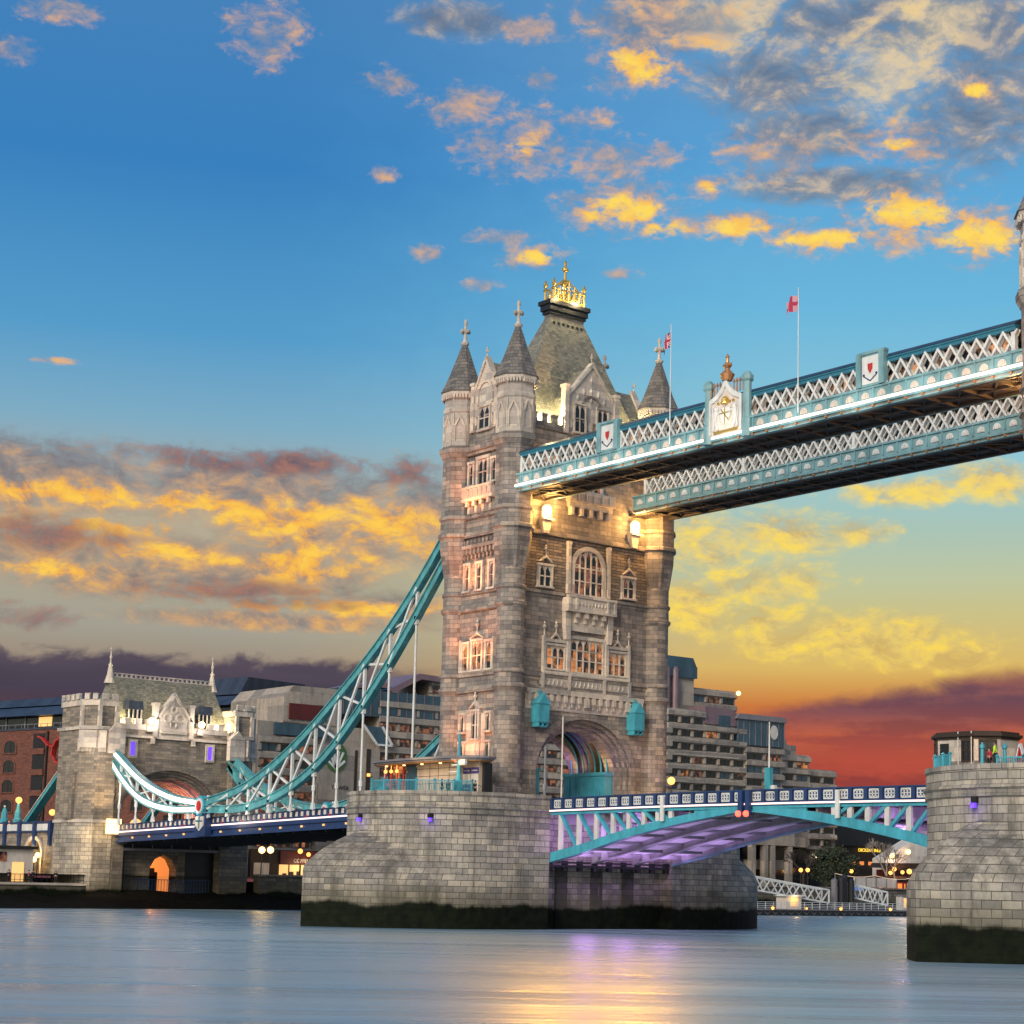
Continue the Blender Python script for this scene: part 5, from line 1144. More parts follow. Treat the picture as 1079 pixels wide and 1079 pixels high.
for k, (y, c_, lab) in enumerate(((-18.2, 'dark_cloth', 'visitor in dark coat standing on the terrace near the viaduct lamps'), (-21.4, 'navy_cloth', 'visitor in navy jacket on the terrace, second from the gatehouse'), (-22.3, 'red_cloth', 'visitor in red jacket on the terrace beside the lit kiosk'), (-25.0, 'dark_cloth', 'visitor in black coat on the terrace at the far left'))):
    person(-91.5 - .6 * (k % 2), y, 3.45, 1.72, R(-40 + 60 * k), c_, label=lab)
# ------------------------------------------------------------------ exhibition pavilion on the main pier
PZ = 13.0
E_ = thing('exhibition_pavilion', 'low pavilion with flat oval roof, lit stone cladding and purple posters on the main pier', 'pavilion', (0, -17, PZ))
def oval(rx, ry, cx=.8, cy=-17.6, n=36): return [(cx + rx * math.copysign(abs(math.cos(2 * math.pi * i / n)) ** .8, math.cos(2 * math.pi * i / n)), cy + ry * math.copysign(abs(math.sin(2 * math.pi * i / n)) ** .8, math.sin(2 * math.pi * i / n))) for i in range(n)]
q = MB(); q.prism(oval(10.0, 2.7), 17.45, 17.65, 'z'); q.prism(oval(10.3, 2.95), 17.65, 17.85, 'z'); q.prism(oval(9.2, 2.3), 17.85, 17.95, 'z'); q.build('roof', 'grey_steel', E_)
q = MB(); q.prism(oval(9.8, 2.55), 17.32, 17.45, 'z'); q.build('soffit', 'timber_orange', E_)
YW = -18.3
q = MB(); q.prism([(-7.2, YW + .4), (-6.6, YW), (-3.1, YW), (-3.1, YW + 2.2), (-7.2, YW + 2.2)], PZ, 17.32, 'z'); q.build('glazed_end', 'glass_lit', E_)
q = MB()
for x in (-6.9, -5.8, -4.6, -3.4): q.lathe(x, YW - .1, [(.1, PZ), (.1, 17.32)], 8)
for z in (15.3, 16.8): q.beam((-7.0, YW - .06, z), (-3.1, YW - .06, z), .08)
q.build('glazing_mullion', 'red_paint', E_)
MB().box(-3.1, -.8, YW, YW + 2.2, PZ, 17.32).build('dark_bay', 'glass_blue', E_)
MB().box(-.8, 7.0, YW - .1, YW + 2.2, PZ, 17.32).build('stone_wall', 'sandstone_clad', E_)
q = MB()
for z in (14.4, 15.2, 16.0, 16.8): q.box(-.8, 7.0, YW - .12, YW - .09, z - .025, z + .025)
for x in (1.6, 3.2, 5.2): q.box(x - .02, x + .02, YW - .13, YW - .09, PZ, 17.32)
q.build('wall_joints', 'dark_steel', E_)
MB().box(7.0, 9.7, YW + .5, YW + 2.2, PZ, 17.32).build('end_wall', 'sandstone_clad', E_)
for x0, x1, z0, z1, mat, txt, sz in ((7.0, 8.25, 16.1, 16.75, 'purple_sign', 'Tower Bridge', .19), (8.4, 9.65, 16.1, 16.75, 'purple_sign', 'Exhibition', .25), (7.0, 8.25, 15.0, 16.08, 'white_render', None, 0), (7.0, 8.25, 14.1, 14.98, 'purple_sign', 'Exhibition', .22), (8.4, 9.65, 14.0, 16.08, 'white_render', None, 0)):
    po = MB().box(x0, x1, YW + .4, YW + .47, z0, z1).build('poster', mat, E_)
    if txt: writing(txt, sz, ((x0 + x1) / 2, YW + .38, (z0 + z1) / 2), (R(90), 0, 0), 'white_paint', parent=po)
MB().box(9.7, 10.1, YW + .9, YW + 1.9, 13.7, 17.2).build('dark_door', 'black_paint', E_)
for k in range(5): x = -5.6 + 3.4 * k; MB().lathe(x, YW - .9, [(.16, 17.2), (.16, 17.32)], 8).build('downlight', 'lamp_warm', E_)
for k in range(3): q = MB(); q.tube((-6.2 + 1.1 * k, YW - .6, 16.9), (-6.2 + 1.1 * k, YW - .6, 17.32), .04, None, 6); q.ball((-6.2 + 1.1 * k, YW - .6, 16.7), .2, 8); q.build('pendant_lamp', 'lamp_orange', E_)

def rail_curve(name, label, pts, z, h, mat, cat='railing', infill=True):
    o = thing(name, label, cat, (pts[0][0], pts[0][1], z)); q = MB()
    for zz, t_ in ((z + h, .1), (z + .12, .07)): q.path([(x, y, zz) for x, y in pts], t_, t_)
    acc = 0
    for (xa, ya), (xb, yb) in zip(pts, pts[1:]):
        l_ = math.hypot(xb - xa, yb - ya); n = max(1, int(l_ / .16))
        for k in range(n): q.beam((xa + (xb - xa) * k / n, ya + (yb - ya) * k / n, z + .12), (xa + (xb - xa) * k / n, ya + (yb - ya) * k / n, z + h), .05)
    q.build('balusters', mat, o); q = MB()
    for x, y in pts[::4] + [pts[-1]]: q.lathe(x, y, [(.14, z), (.1, z + .25), (.09, z + h), (.16, z + h + .1), (.03, z + h + .25)], 8)
    q.build('post', mat, o); return o
arc = lambda cx, cy, r, a0, a1, n=24: [(cx + r * math.cos(R(a0 + (a1 - a0) * k / n)), cy + r * math.sin(R(a0 + (a1 - a0) * k / n))) for k in range(n + 1)]
rail_curve('pier_railing', 'turquoise railing along the pier edge before the pavilion', arc(0, -15, 10.0, -88, -20), PZ + .9, 1.35, 'turquoise')
rail_curve('barrier_rail', 'thin grey barrier at the foot of the tower turret', arc(0, -15, 10.0, -16, 4, 8), PZ + 1.0, .75, 'grey_steel')
SX, SY = 9.3 * math.cos(R(-28)), -15 + 9.3 * math.sin(R(-28))
o = thing('signal_post', 'turquoise signal post with cross arms standing before the posters', 'post', (SX, SY, PZ))
q = MB(); q.lathe(SX, SY, [(.55, PZ), (.5, PZ + 1.6), (.3, PZ + 2.6), (.2, PZ + 3.4), (.14, PZ + 7.2)], 8); q.build('post', 'turquoise', o)
q = MB(); q.box(SX - 1.2, SX + 1.2, SY - .1, SY + .1, PZ + 3.9, PZ + 4.02); q.box(SX - 1.6, SX, SY - .1, SY + .1, PZ + 3.2, PZ + 3.3); q.box(SX + .2, SX + 1.3, SY - .2, SY + .1, PZ + 4.02, PZ + 4.5); q.ball((SX - .5, SY, PZ + 4.4), .22, 8); q.build('signal_arm', 'white_paint', o)
q = MB(); q.ball((SX - .4, SY - .25, PZ + 4.4), .13, 8); q.build('lamp_lens', 'lamp_red', o)
q = MB(); q.lathe(2.6, -13.2, [(.08, PZ), (.06, 24.5)], 8); tag(q.build('flue_mast', 'white_paint'), 'plain white mast against the side windows of the main tower', 'mast')
q = MB(); q.lathe(11.6, -8.2, [(.10, 12.4), (.08, 22.6), (.03, 22.7)], 8); tag(q.build('signal_mast', 'cream_panel'), 'tall cream mast in front of the tower archway', 'mast')
o = thing('signal_post', 'pale signal mast with small boxes beyond the bascule railing, before the hotel', 'post', (26, 8.5, 12.3))
q = MB(); q.lathe(26, 8.7, [(.12, 12.3), (.07, 22.5)], 8); q.build('post', 'white_paint', o)
q = MB(); q.box(25.6, 26.4, 8.4, 8.9, 14.6, 17.6); q.build('signal_box', 'turquoise', o)
q = MB(); q.box(25.2, 27.8, 8.5, 8.9, 14.9, 15.15); q.box(25.8, 27.0, 8.5, 8.9, 15.2, 15.7); q.build('signal_arm', 'white_paint', o)
def rim(a, r=9.75, cx=0): return (cx + r * math.cos(R(a)), -15 + r * math.sin(R(a)))
for a, h, c_, fc, lab in ((-38.5, 1.75, 'dark_cloth', 70, 'visitor in dark coat leaning on the turquoise railing, left of a pair'), (-34.6, 1.70, 'dark_cloth', 110, 'visitor in dark coat leaning on the turquoise railing, right of a pair'), (-17.5, 1.72, 'dark_cloth', -50, 'visitor in dark clothes standing below the posters'), (-8, 1.74, 'red_cloth', -30, 'visitor in dark red jacket by the corner of the tower arch')):
    person(*rim(a), 13.62, h, R(fc), c_, label=lab)
person(12.3, 3.0, 12.5, 1.74, R(0), 'navy_cloth', label='walker in dark jacket on the roadway inside the tower arch')

# ------------------------------------------------------------------ control cabin and rail on the right-hand pier
CX, CY = 74.6, -17.4
C_ = thing('control_cabin', 'small stone cabin with flat roof and dark sash windows on the right pier', 'cabin', (CX, CY, 13.6))
def octa(hx, hy, c): return [(CX - hx + c, CY - hy), (CX + hx - c, CY - hy), (CX + hx, CY - hy + c), (CX + hx, CY + hy - c), (CX + hx - c, CY + hy), (CX - hx + c, CY + hy), (CX - hx, CY + hy - c), (CX - hx, CY - hy + c)]
MB().prism(octa(3.2, 2.5, 1.4), 13.0, 16.8, 'z').build('wall', 'trim', C_)
MB().prism(octa(3.3, 2.6, 1.45), 13.0, 14.9, 'z').build('plinth', 'ashlar', C_)
q = MB(); q.prism(octa(3.3, 2.6, 1.45), 16.6, 16.8, 'z'); q.prism(octa(3.5, 2.8, 1.5), 16.8, 17.0, 'z'); q.prism(octa(3.3, 2.6, 1.45), 17.0, 17.2, 'z'); q.build('roof', 'timber_dark', C_)
oc = octa(3.2, 2.5, 1.4)
for i, spots in ((0, ((.82, .42),)), (7, ((.28, .36), (.72, .36))), (6, ((.5, .6),)), (1, ((.5, .55),)), (5, ((.5, .45),))):
    (xa, ya), (xb, yb) = oc[i], oc[(i + 1) % 8]; dx_, dy_ = xb - xa, yb - ya; l_ = math.hypot(dx_, dy_); nx, ny = dy_ / l_, -dx_ / l_
    for t_, hw in spots:
        def FW(u, d, z, xa=xa, ya=ya, dx_=dx_, dy_=dy_, l_=l_, nx=nx, ny=ny, t_=t_): return (xa + dx_ * t_ + dx_ / l_ * u + nx * d, ya + dy_ * t_ + dy_ / l_ * u + ny * d, z)
        q = MB(FW); q.strip([(-hw, 14.95), (-hw, 16.4), (hw, 16.4), (hw, 14.95), (-hw, 14.95)], [(-hw - .14, 14.8), (-hw - .14, 16.55), (hw + .14, 16.55), (hw + .14, 14.8), (-hw - .14, 14.8)], -.02, .14); q.box(-.04, .04, 0, .1, 14.95, 16.4); q.box(-hw, hw, 0, .1, 15.66, 15.74); wo = q.build('window', 'timber_dark', C_)
        MB(FW).box(-hw, hw, .005, .05, 14.95, 16.4).build('pane', 'glass_dark', wo)
q = MB(); q.box(CX - 1.45, CX - .7, CY - 2.68, CY - 2.5, 13.6, 16.3); q.build('door', 'black_paint', C_)
q = MB()
for x in (CX + .3, CX + 1.6): q.tube((x, CY - 2.62, 13.6), (x, CY - 2.62, 17.2), .05, None, 6)
q.build('downpipe', 'cream_panel', C_)
ra = rail_curve('pier_railing', 'turquoise railing curving round the cabin at the pier edge', arc(L, -15, 10.1, -160, -112, 14), 13.9, 1.15, 'turquoise')
rail_curve('pier_railing', 'low turquoise railing beyond the worker in the bright vest', [rim(-84 + 3 * k, 10.0, L) for k in range(5)], 13.9, .7, 'turquoise')
for a, r_, lab in ((-93.5, 9.6, 'turquoise bollard post left of the worker in the bright vest'), (-85.5, 8.6, 'turquoise bollard post behind the worker in the bright vest')):
    x, y = rim(a, r_, L); q = MB(); q.lathe(x, y, [(.17, 13.6), (.13, 15.3), (.2, 15.4), (.2, 15.6), (.12, 15.65), (.05, 15.8)], 10); tag(q.build('bollard_post', 'turquoise'), lab, 'post')
person(*rim(-86, 9.7, L), 13.95, 1.85, R(200), 'hi_vis', label='worker in bright yellow-green vest on the right pier')
person(*rim(-90.5, 9.4, L), 13.8, 1.62, R(250), 'red_cloth', label='person in pink-red coat next to the bright-vested worker')
for nm, a, cx, lab in (('pier_lamp', -92, 0, 'small violet lamp at the left shoulder of the main pier'), ('pier_lamp', -44, 0, 'small violet lamp right of the other one, on the front of the main pier'), ('pier_lamp', -92, L, 'small violet lamp on the right pier below its moulding')):
    x, y = rim(a, 10.72, cx); o = thing(nm, lab, 'lamp', (x, y, 11.3)); MB().box(x - .24, x + .24, y - .22, y + .22, 11.3, 11.75).build('housing', 'black_paint', o)
    xb, yb = rim(a, 10.95, cx); q = MB(); q.lathe(xb, yb, [(.22, 10.95), (.24, 11.3)], 10); q.build('lens', 'lamp_violet', o)
    xb, yb = rim(a, 11.3, cx); l_ = light('POINT', (xb, yb, 11.0), 22, (.15, .06, 1), .15, name='violet_light'); l_.parent = o; l_.location = Vector((xb - x, yb - y, -.3))
BX, BY = rim(-74, 9.7, L)
o = thing('folding_barrier', 'white and red folded barrier at the right end of the pier top', 'barrier', (BX, BY, 13.6))
for s_ in (-1, 1): q = MB(); q.beam((BX, BY, 15.6), (BX + s_ * .6, BY, 13.6), .3, .08); q.build('leg', 'white_paint', o)
q = MB(); q.beam((BX, BY - .1, 15.3), (BX - .15, BY - .1, 14.0), .18, .1); q.build('red_strap', 'red_paint', o)

# ------------------------------------------------------------------ flags on the crested walkway
def flagpole(x, top, lab, uk, wind, z0=48.6):
    o = thing('flagpole', lab, 'flagpole', (x, -12.05, z0))
    q = MB(); q.lathe(x, -12.05, [(.07, z0), (.035, top)], 8); q.ball((x, -12.05, top), .08, 6); q.build('pole', 'white_paint', o)
    nx, nz = 22, 10; wd, ht = 1.75, 1.45
    ma, t, b = newmat('flag_cloth_' + ('crosses' if uk else 'red'))
    uv = t.new('ShaderNodeUVMap'); uv.uv_map = 'uv'; ux, uy, _ = t.sep(uv.outputs[0])
    white, red, blue = rgb(200, 190, 195), rgb(176, 42, 66), rgb(62, 58, 120)
    cx_, cy_ = t.m('ABSOLUTE', t.m('SUBTRACT', ux, .5)), t.m('ABSOLUTE', t.m('SUBTRACT', uy, .5))
    if uk:
        dg = t.m('ABSOLUTE', t.m('SUBTRACT', cx_, cy_))
        c = t.mix(t.m('LESS_THAN', dg, .11), blue, white); c = t.mix(t.m('LESS_THAN', dg, .045), c, red)
        mn = t.m('MINIMUM', cx_, cy_); c = t.mix(t.m('LESS_THAN', mn, .15), c, white); c = t.mix(t.m('LESS_THAN', mn, .09), c, red)
    else:
        mn = t.m('MINIMUM', cx_, cy_); c = t.mix(t.m('LESS_THAN', mn, .12), rgb(196, 150, 165), rgb(170, 50, 80))
    t.put(b.inputs['Base Color'], c); b.inputs['Roughness'].default_value = .85
    q = MB(); vs = []; fs = []; uvs = []
    for i in range(nx + 1):
        for j in range(nz + 1):
            u, v = i / nx, j / nz
            vs.append((x - .06 - wd * u * wind[0] + .08 * math.sin(u * 9), -12.05 + .22 * math.sin(u * 7 + v * 2) * u, top - .5 - ht * (1 - v) - wd * u * wind[1] - .12 * math.sin(u * 8 + v)))
    for i in range(nx):
        for j in range(nz):
            a = i * (nz + 1) + j; fs.append((a, a + nz + 1, a + nz + 2, a + 1)); uvs.append([(i / nx, j / nz), ((i + 1) / nx, j / nz), ((i + 1) / nx, (j + 1) / nz), (i / nx, (j + 1) / nz)])
    q.add(vs, fs, uvs); q.build('flag', ma, o, True)
flagpole(32.25, 60.9, 'slim pole with red, white and blue crossed flag, left of the gilded crest', True, (.66, .55))
flagpole(49.95, 60.6, 'slim pole with faded pink-red flag, right of the gilded crest', False, (.95, .25))
# ------------------------------------------------------------------ brick warehouse behind the gatehouse
W_ = thing('brick_warehouse', 'long red brick warehouse with arched windows and navy stepped roof behind the gatehouse', 'warehouse', (-170, 30, 4.7))
def FWh(u, d, z): return (-207 + .970 * u + .2425 * d, 20 + .2425 * u - .970 * d, z)
WB = lambda: MB(FWh)
WB().box(-90, 69, -24, 0, 4.6, 33.4).build('wall', 'red_brick', W_)
WB().box(-90, 69.2, -24.2, .2, 33.4, 33.8).build('cornice', 'lead_roof', W_)
WB().box(-90, 66, -22, -2.4, 33.8, 36.4).build('penthouse', 'glass_dark', W_)
q = WB()
for k in range(25): x = -88 + 6.2 * k; q.box(x - .12, x + .12, -2.4, -2.2, 33.8, 36.4)
q.box(-90, 66, -.5, -.4, 34.6, 34.7)
for k in range(76): x = -88 + 2.05 * k; q.box(x - .04, x + .04, -.5, -.4, 33.8, 34.7)
q.build('terrace_rail', 'grey_steel', W_)
def wroof(u0, u1, poly):
    m_ = MB(lambda a, b_, c: FWh(a, b_, c)); n = len(poly)
    m_.add([(u0, d, z) for d, z in poly] + [(u1, d, z) for d, z in poly], [tuple(range(n)), tuple(range(2 * n - 1, n - 1, -1))] + [(i, (i + 1) % n, (i + 1) % n + n, i + n) for i in range(n)]); return m_
wroof(-90, 67, [(-.2, 36.4), (-23, 36.4), (-23, 38.4), (-3, 38.4)]).build('roof', 'lead_roof', W_)
wroof(-90, 30, [(-4, 38.8), (-22, 38.8), (-22, 40.6), (-6, 40.6)]).build('upper_roof', 'lead_roof', W_)
wroof(30, 66, [(-4, 38.8), (-22, 38.8), (-21, 42.2), (-6, 42.2)]).build('upper_roof', 'lead_roof', W_)
wroof(66, 80, [(-.2, 33.5), (-18, 33.5), (-18, 35.2), (-4, 37.6)]).build('roof', 'lead_roof', W_)
WB().box(69, 79, -16, -2, 4.6, 33.5).build('wall', 'red_brick', W_)
for i, uc in enumerate((-14, 3.7, 24.3, 43.5, 62)):
    for j in range(5):
        zc = 30.9 - 4.0 * j
        lit_ = (i, j) in ((0, 3), (1, 4), (3, 4))
        q = WB(); a = arch_line(1.75, zc - 2.0, zc - .5, 1.0, 10); q.strip(a, arch_line(2.15, zc - 2.0, zc - .5, 1.4, 10), 0, .16); q.box(-2.2, 2.2, 0, .25, zc - 2.25, zc - 2.0); sh_ = Vector(FWh(uc, 0, 0)) - Vector(FWh(0, 0, 0)); q.v = [v + sh_ for v in q.v]; wo = q.build('window', 'red_brick', W_)
        q = WB(); q.prism(a, .01, .06); q.v = [v + sh_ for v in q.v]; q.build('pane', 'window_warm' if lit_ else 'glass_dark', wo)
        q = WB(); q.box(-.06, .06, .05, .12, zc - 2.0, zc + .4); q.box(-1.7, 1.7, .05, .12, zc - .9, zc - .8); q.v = [v + sh_ for v in q.v]; q.build('glazing_bar', 'timber_dark', wo)
for uc in (12.9, 33.5, 53):
    WB().box(uc - 1.8, uc + 1.8, .02, .12, 12, 32.6).build('loading_bay', 'black_paint', W_)
    for z in (28.4, 24.2, 20.0, 16.0): WB().box(uc - 2.0, uc + 2.0, .05, .4, z, z + 1.2).build('bay_lintel', 'red_brick', W_)
    WB().box(uc + 2.6, uc + 3.0, .05, .4, 10, 33).build('downpipe', 'dark_steel', W_)
WB().box(9.5, 13.5, -2.35, -2.15, 34.3, 36.2).build('lit_window', 'window_warm', W_)
q = WB(); [q.beam(a_, b_, .4 + .5 * (k % 2), .3) for k, (a_, b_) in enumerate((((13.2, .7, 32.0), (15.0, .7, 31.5)), ((14.8, .7, 31.6), (17.0, .7, 30.0)), ((16.8, .7, 30.1), (18.6, .7, 29.6)), ((18.3, .7, 29.4), (19.4, .7, 31.0)), ((19.2, .7, 30.8), (20.8, .7, 32.2)), ((18.4, .7, 29.8), (18.2, .7, 28.0)), ((18.0, .7, 28.3), (19.4, .7, 26.6)), ((19.2, .7, 26.8), (20.9, .7, 26.4))))]; tag(q.build('red_banner', 'red_paint'), 'bright red ribbon-shaped banner on the brick warehouse', 'banner')

# ------------------------------------------------------------------ stepped concrete hotel along the far bank
H_ = thing('concrete_hotel', 'huge stepped concrete hotel with ribbon windows behind the main tower', 'hotel', (-115, 90, 4.7))
XH = -110
win_n = [0]; spare = MB()
def block(y0, y1, z0, z1, x=XH, depth=22, rows=None, cols=None, cham=0, mat='concrete', fl=2.68, skip=0.0, wz=1.15):
    pts = [(y0, z0), (y1, z0), (y1, z1 - cham), (y1 - cham * .55, z1), (y0, z1)] if cham else [(y0, z0), (y1, z0), (y1, z1), (y0, z1)]
    MB().prism(pts, x - depth, x, 'x').build('block', mat, H_)
    if rows is None: return
    q = MB()
    for k in range(rows):
        z = z1 - .2 - fl * k
        q.add([(x, y0, z - 1.45), (x + .8, y0, z - 1.2), (x + .8, y0, z - .3), (x, y0, z), (x, y1, z - 1.45), (x + .8, y1, z - 1.2), (x + .8, y1, z - .3), (x, y1, z)], [(0, 1, 2, 3), (7, 6, 5, 4), (0, 4, 5, 1), (1, 5, 6, 2), (2, 6, 7, 3), (3, 7, 4, 0)])
        if not cols: continue
        wc = (y1 - y0) / cols
        for c in range(cols):
            if rnd.random() < skip: continue
            ya, yb = y0 + wc * (c + .14), y0 + wc * (c + .88)
            q.box(x, x + .55, y0 + wc * c - .25 + .01 * k, y0 + wc * c + .25, z - 1.45 - wz, z - 1.46)
            r_ = rnd.random(); mt = 'glass_dark' if r_ < .62 else ('glass_blue' if r_ < .80 else 'glass_half' if r_ < .93 else 'glass_lit')
            if win_n[0] < 96:
                w_ = MB(); w_.box(x + .03, x + .12, ya, yb, z - 1.45 - wz, z - 1.47); wo = w_.build('window', mt, H_)
                f_ = MB(); f_.box(x + .1, x + .18, (ya + yb) / 2 - .05, (ya + yb) / 2 + .05, z - 1.45 - wz, z - 1.48); f_.build('window_mullion', 'timber_dark', wo); win_n[0] += 1
            else: spare.box(x + .03, x + .12, ya, yb, z - 1.45 - wz, z - 1.47)
    q.build('spandrel', mat, H_)
# part to the right of the tower, top to bottom and near to far
block(117, 127.4, 13, 40.2, rows=9, cols=3)
block(127.4, 139, 13, 37.6, rows=8, cols=3, x=XH - .0)
block(139, 150.2, 19, 34.0, rows=5, cols=2)
block(150.2, 159.3, 13.5, 33.0, rows=6, cols=2, x=XH - 1.0)
block(152, 156.4, 33, 35.0, x=XH - 2)
block(159.3, 167.8, 13.2, 30.2, rows=6, cols=2, x=XH - 1.4)
block(129, 142, 37, 45.6, x=XH - 6, rows=3, cols=3)
block(117, 129.2, 38, 47.2, x=XH - 5)
block(100, 123, 40, 51, x=XH - 9)
block(146.3, 152.4, 30, 39.7, x=XH - .6, cham=5)
q = MB(); q.box(XH - 16, XH - 4.2, 118.3, 129.4, 47.2, 49.6); q.prism([(118.3, 49.6), (129.4, 49.6), (128.4, 51.4), (118.3, 51.4)], XH - 16, XH - 4.4, 'x'); q.build('glass_box', 'glass_blue', H_)
q = MB(); q.prism([(110, 51), (124, 51), (122.4, 55.0), (110, 55.0)], XH - 22, XH - 8, 'x'); q.box(XH - 20, XH - 14, 114, 119, 55, 57.4)
for y in (119.6, 121.0, 123.4): q.lathe(XH - 4.4, y, [(.75, 40.2), (.75, 48.6), (.4, 49.2)], 10)
q.prism([(127.4, 37.6), (137.5, 37.6), (137.3, 39.6), (135.5, 40.9), (127.4, 41.2)], XH - 12, XH + .4, 'x'); q.build('mauve_cladding', 'mauve_clad', H_)
q = MB(); q.box(XH - 8, XH + .7, 136.4, 150.0, 34.0, 39.2); q.box(XH - 8, XH + .5, 131.2, 134.4, 36.6, 39.6); q.build('glass_hall', 'glass_blue', H_)
q = MB(); q.prism([(135.6, 39.2), (150.4, 39.2), (149.8, 40.3), (136.6, 40.3)], XH - 8, XH + 1.2, 'x')
for k in range(9): y = 136.4 + 1.7 * k; q.box(XH + .7, XH + .8, y - .06, y + .06, 34, 39.2)
q.build('hall_roof', 'grey_steel', H_)
q = MB(); q.prism([(146.8 + 1.1 * math.cos(R(20 * k)), 37.0 + 1.5 * math.sin(R(20 * k))) for k in range(18)], XH + .85, XH + 1.0, 'x'); q.build('roof_dish', 'white_render', H_)
# lower storeys on columns at the water
block(140, 152.5, 13.6, 19.5, x=XH + 1.5, rows=1)
q = MB(); q.box(XH - 14, XH - 4, 138, 168, 4.6, 13.4); q.build('ground_storey', 'glass_dark', H_)
q = MB()
for y in (140.6, 144.2, 146.3, 151.4): q.box(XH + .2, XH + 1.4, y - .6, y + .6, 4.6, 13.6)
q.build('column', 'concrete', H_)
block(143, 152.4, 8.6, 10.6, x=XH - 1, depth=8)
MB().box(XH - 3.9, XH - 3.8, 141, 143.6, 5.4, 7.6).build('lit_lobby', 'sign_yellow', H_)
# part to the left of the tower
block(24.4, 52, 4.6, 31.0, rows=None)
block(35.8, 48.4, 4.6, 27.6, x=XH + 1.2)
block(24.6, 35.6, 4.6, 28.8, rows=9, cols=3, x=XH + .3)
block(48.4, 118, 4.6, 36.5, rows=11, cols=17, x=XH + .2)
block(60, 117, 36.5, 41.3, x=XH - 1, rows=2, cols=14)
MB().prism([(29.2, 31), (40, 31), (40, 37.4), (31.0, 37.4), (29.2, 35.4)], XH - 18, XH + .2, 'x').build('block', 'concrete', H_)
q = MB(); q.box(XH + .2, XH + .5, 30.2, 37.6, 31.6, 34.3); q.build('sign_window', 'sign_red', H_)
q = MB(); q.box(XH - 10, XH + .6, 40, 62, 33.2, 37.8); q.box(XH + .3, XH + .9, 27.3, 38, 28.8, 30.8); q.build('glass_hall', 'glass_blue', H_)
q = MB(); q.prism([(39.6, 37.4), (47.0, 39.4), (50.2, 39.4), (50.2, 38.4), (47.2, 38.4)], XH - 10, XH + .8, 'x'); q.prism([(50.2, 38.2), (56.6, 41.6), (62, 41.4), (62, 40.4), (57, 40.6), (51.0, 37.6)], XH - 10, XH + .8, 'x')
for k in range(12): y = 40.8 + 1.9 * k; q.box(XH + .6, XH + .7, y - .06, y + .06, 33.2, 38)
q.build('hall_roof', 'mauve_clad', H_)
q = MB(); q.beam((XH + 1.7, 44.4, 31.5), (XH + 1.7, 47.4, 28.2), .35); q.beam((XH + 1.7, 47.4, 28.2), (XH + 1.7, 50.6, 28.2), .35); q.beam((XH + 1.7, 50.6, 28.2), (XH + 1.7, 48.4, 31.4), .35); q.build('angled_bay_frame', 'white_paint', H_)
q = MB(); q.prism([(44.6, 31.4), (47.5, 28.3), (50.4, 28.3), (48.3, 31.3)], XH + 1.25, XH + 1.5, 'x'); q.build('angled_bay', 'glass_blue', H_)
q = MB(); q.box(XH + 1.2, XH + 1.32, 43.2, 43.7, 5, 27); q.box(XH + 1.2, XH + 1.32, 45.6, 46.4, 5, 27.4); q.build('dark_slot', 'timber_dark', H_)
for z in (14.2, 18.2, 22.6): MB().box(XH + 1.3, XH + 1.6, 45.75, 46.25, z, z + .5).build('slot_lamp', 'lamp_orange', H_)
q = MB(); q.prism([(39.3 + 2.1 * math.cos(R(15 * k)), 25.6 + 2.6 * math.sin(R(15 * k))) for k in range(24)], XH + 1.2, XH + 1.4, 'x'); em = q.build('leaf_emblem', 'green_sign', H_)
q = MB()
for a, l_ in ((-62, 2.1), (-36, 2.5), (-14, 2.2), (14, 2.2), (36, 2.5), (62, 2.1)): q.beam((XH + 1.45, 39.3, 23.6), (XH + 1.45, 39.3 + l_ * .95 * math.sin(R(a)), 23.6 + l_ * 1.4 * math.cos(R(a)) * (1 if abs(a) < 50 else 1.0)), .42, .08, (1, 0, 0))
q.build('emblem_blades', 'white_paint', em)
writing('TOWER', 1.0, (XH + 1.24, 40.4, 20.3), (R(90), 0, R(90)), 'black_paint', parent=H_, ext=.03)
sp_o = spare.build('far_windows', 'glass_half', H_); sp_o['kind'] = 'stuff'
for y, z in ((141.6, 45.2), (143, 38.6)): MB().ball((XH - 4.5 if z > 40 else XH + .2, y, z), .5, 8).build('roof_lamp', 'lamp_warm', H_)
# ------------------------------------------------------------------ shops under the hotel, seen below the side span
Q_ = thing('shop_row', 'row of lit quayside shops with dark red fascia, seen beneath the side span', 'shop', (-107, 36, 5))
MB().box(-109, -106, 22, 56, 4.7, 9.4).build('wall', 'timber_dark', Q_)
MB().box(-106, -105.9, 27.4, 37.4, 4.9, 7.0).build('shop_window', 'window_warm', Q_)
MB().box(-106, -105.9, 22.6, 25.6, 4.9, 7.2).build('shop_window', 'white_render', Q_)
MB().box(-106, -105.9, 41, 50, 4.9, 7.0).build('shop_window', 'window_orange', Q_)
q = MB()
for y in (29.2, 31.4, 34.0, 36.0): q.box(-105.9, -105.8, y - .1, y + .1, 4.9, 7.0)
for k in range(7): y = 28 + 1.35 * k; q.box(-105.88, -105.7, y, y + .7, 4.9, 5.5 + .7 * rnd.random())
q.build('window_bar', 'timber_dark', Q_)
fa = MB().box(-105.9, -105.7, 27.4, 37.6, 7.1, 9.3).build('fascia', 'sign_red', Q_)
writing('COFFEE', .85, (-105.66, 31.4, 7.65), (R(90), 0, R(90)), 'white_paint', parent=fa)
MB().box(-105.9, -105.7, 40.8, 50, 7.1, 9.3).build('fascia', 'sign_red', Q_)
MB().box(-106, -104.8, 38.2, 40.0, 4.7, 12.5).build('pillar', 'abutment_stone', Q_)
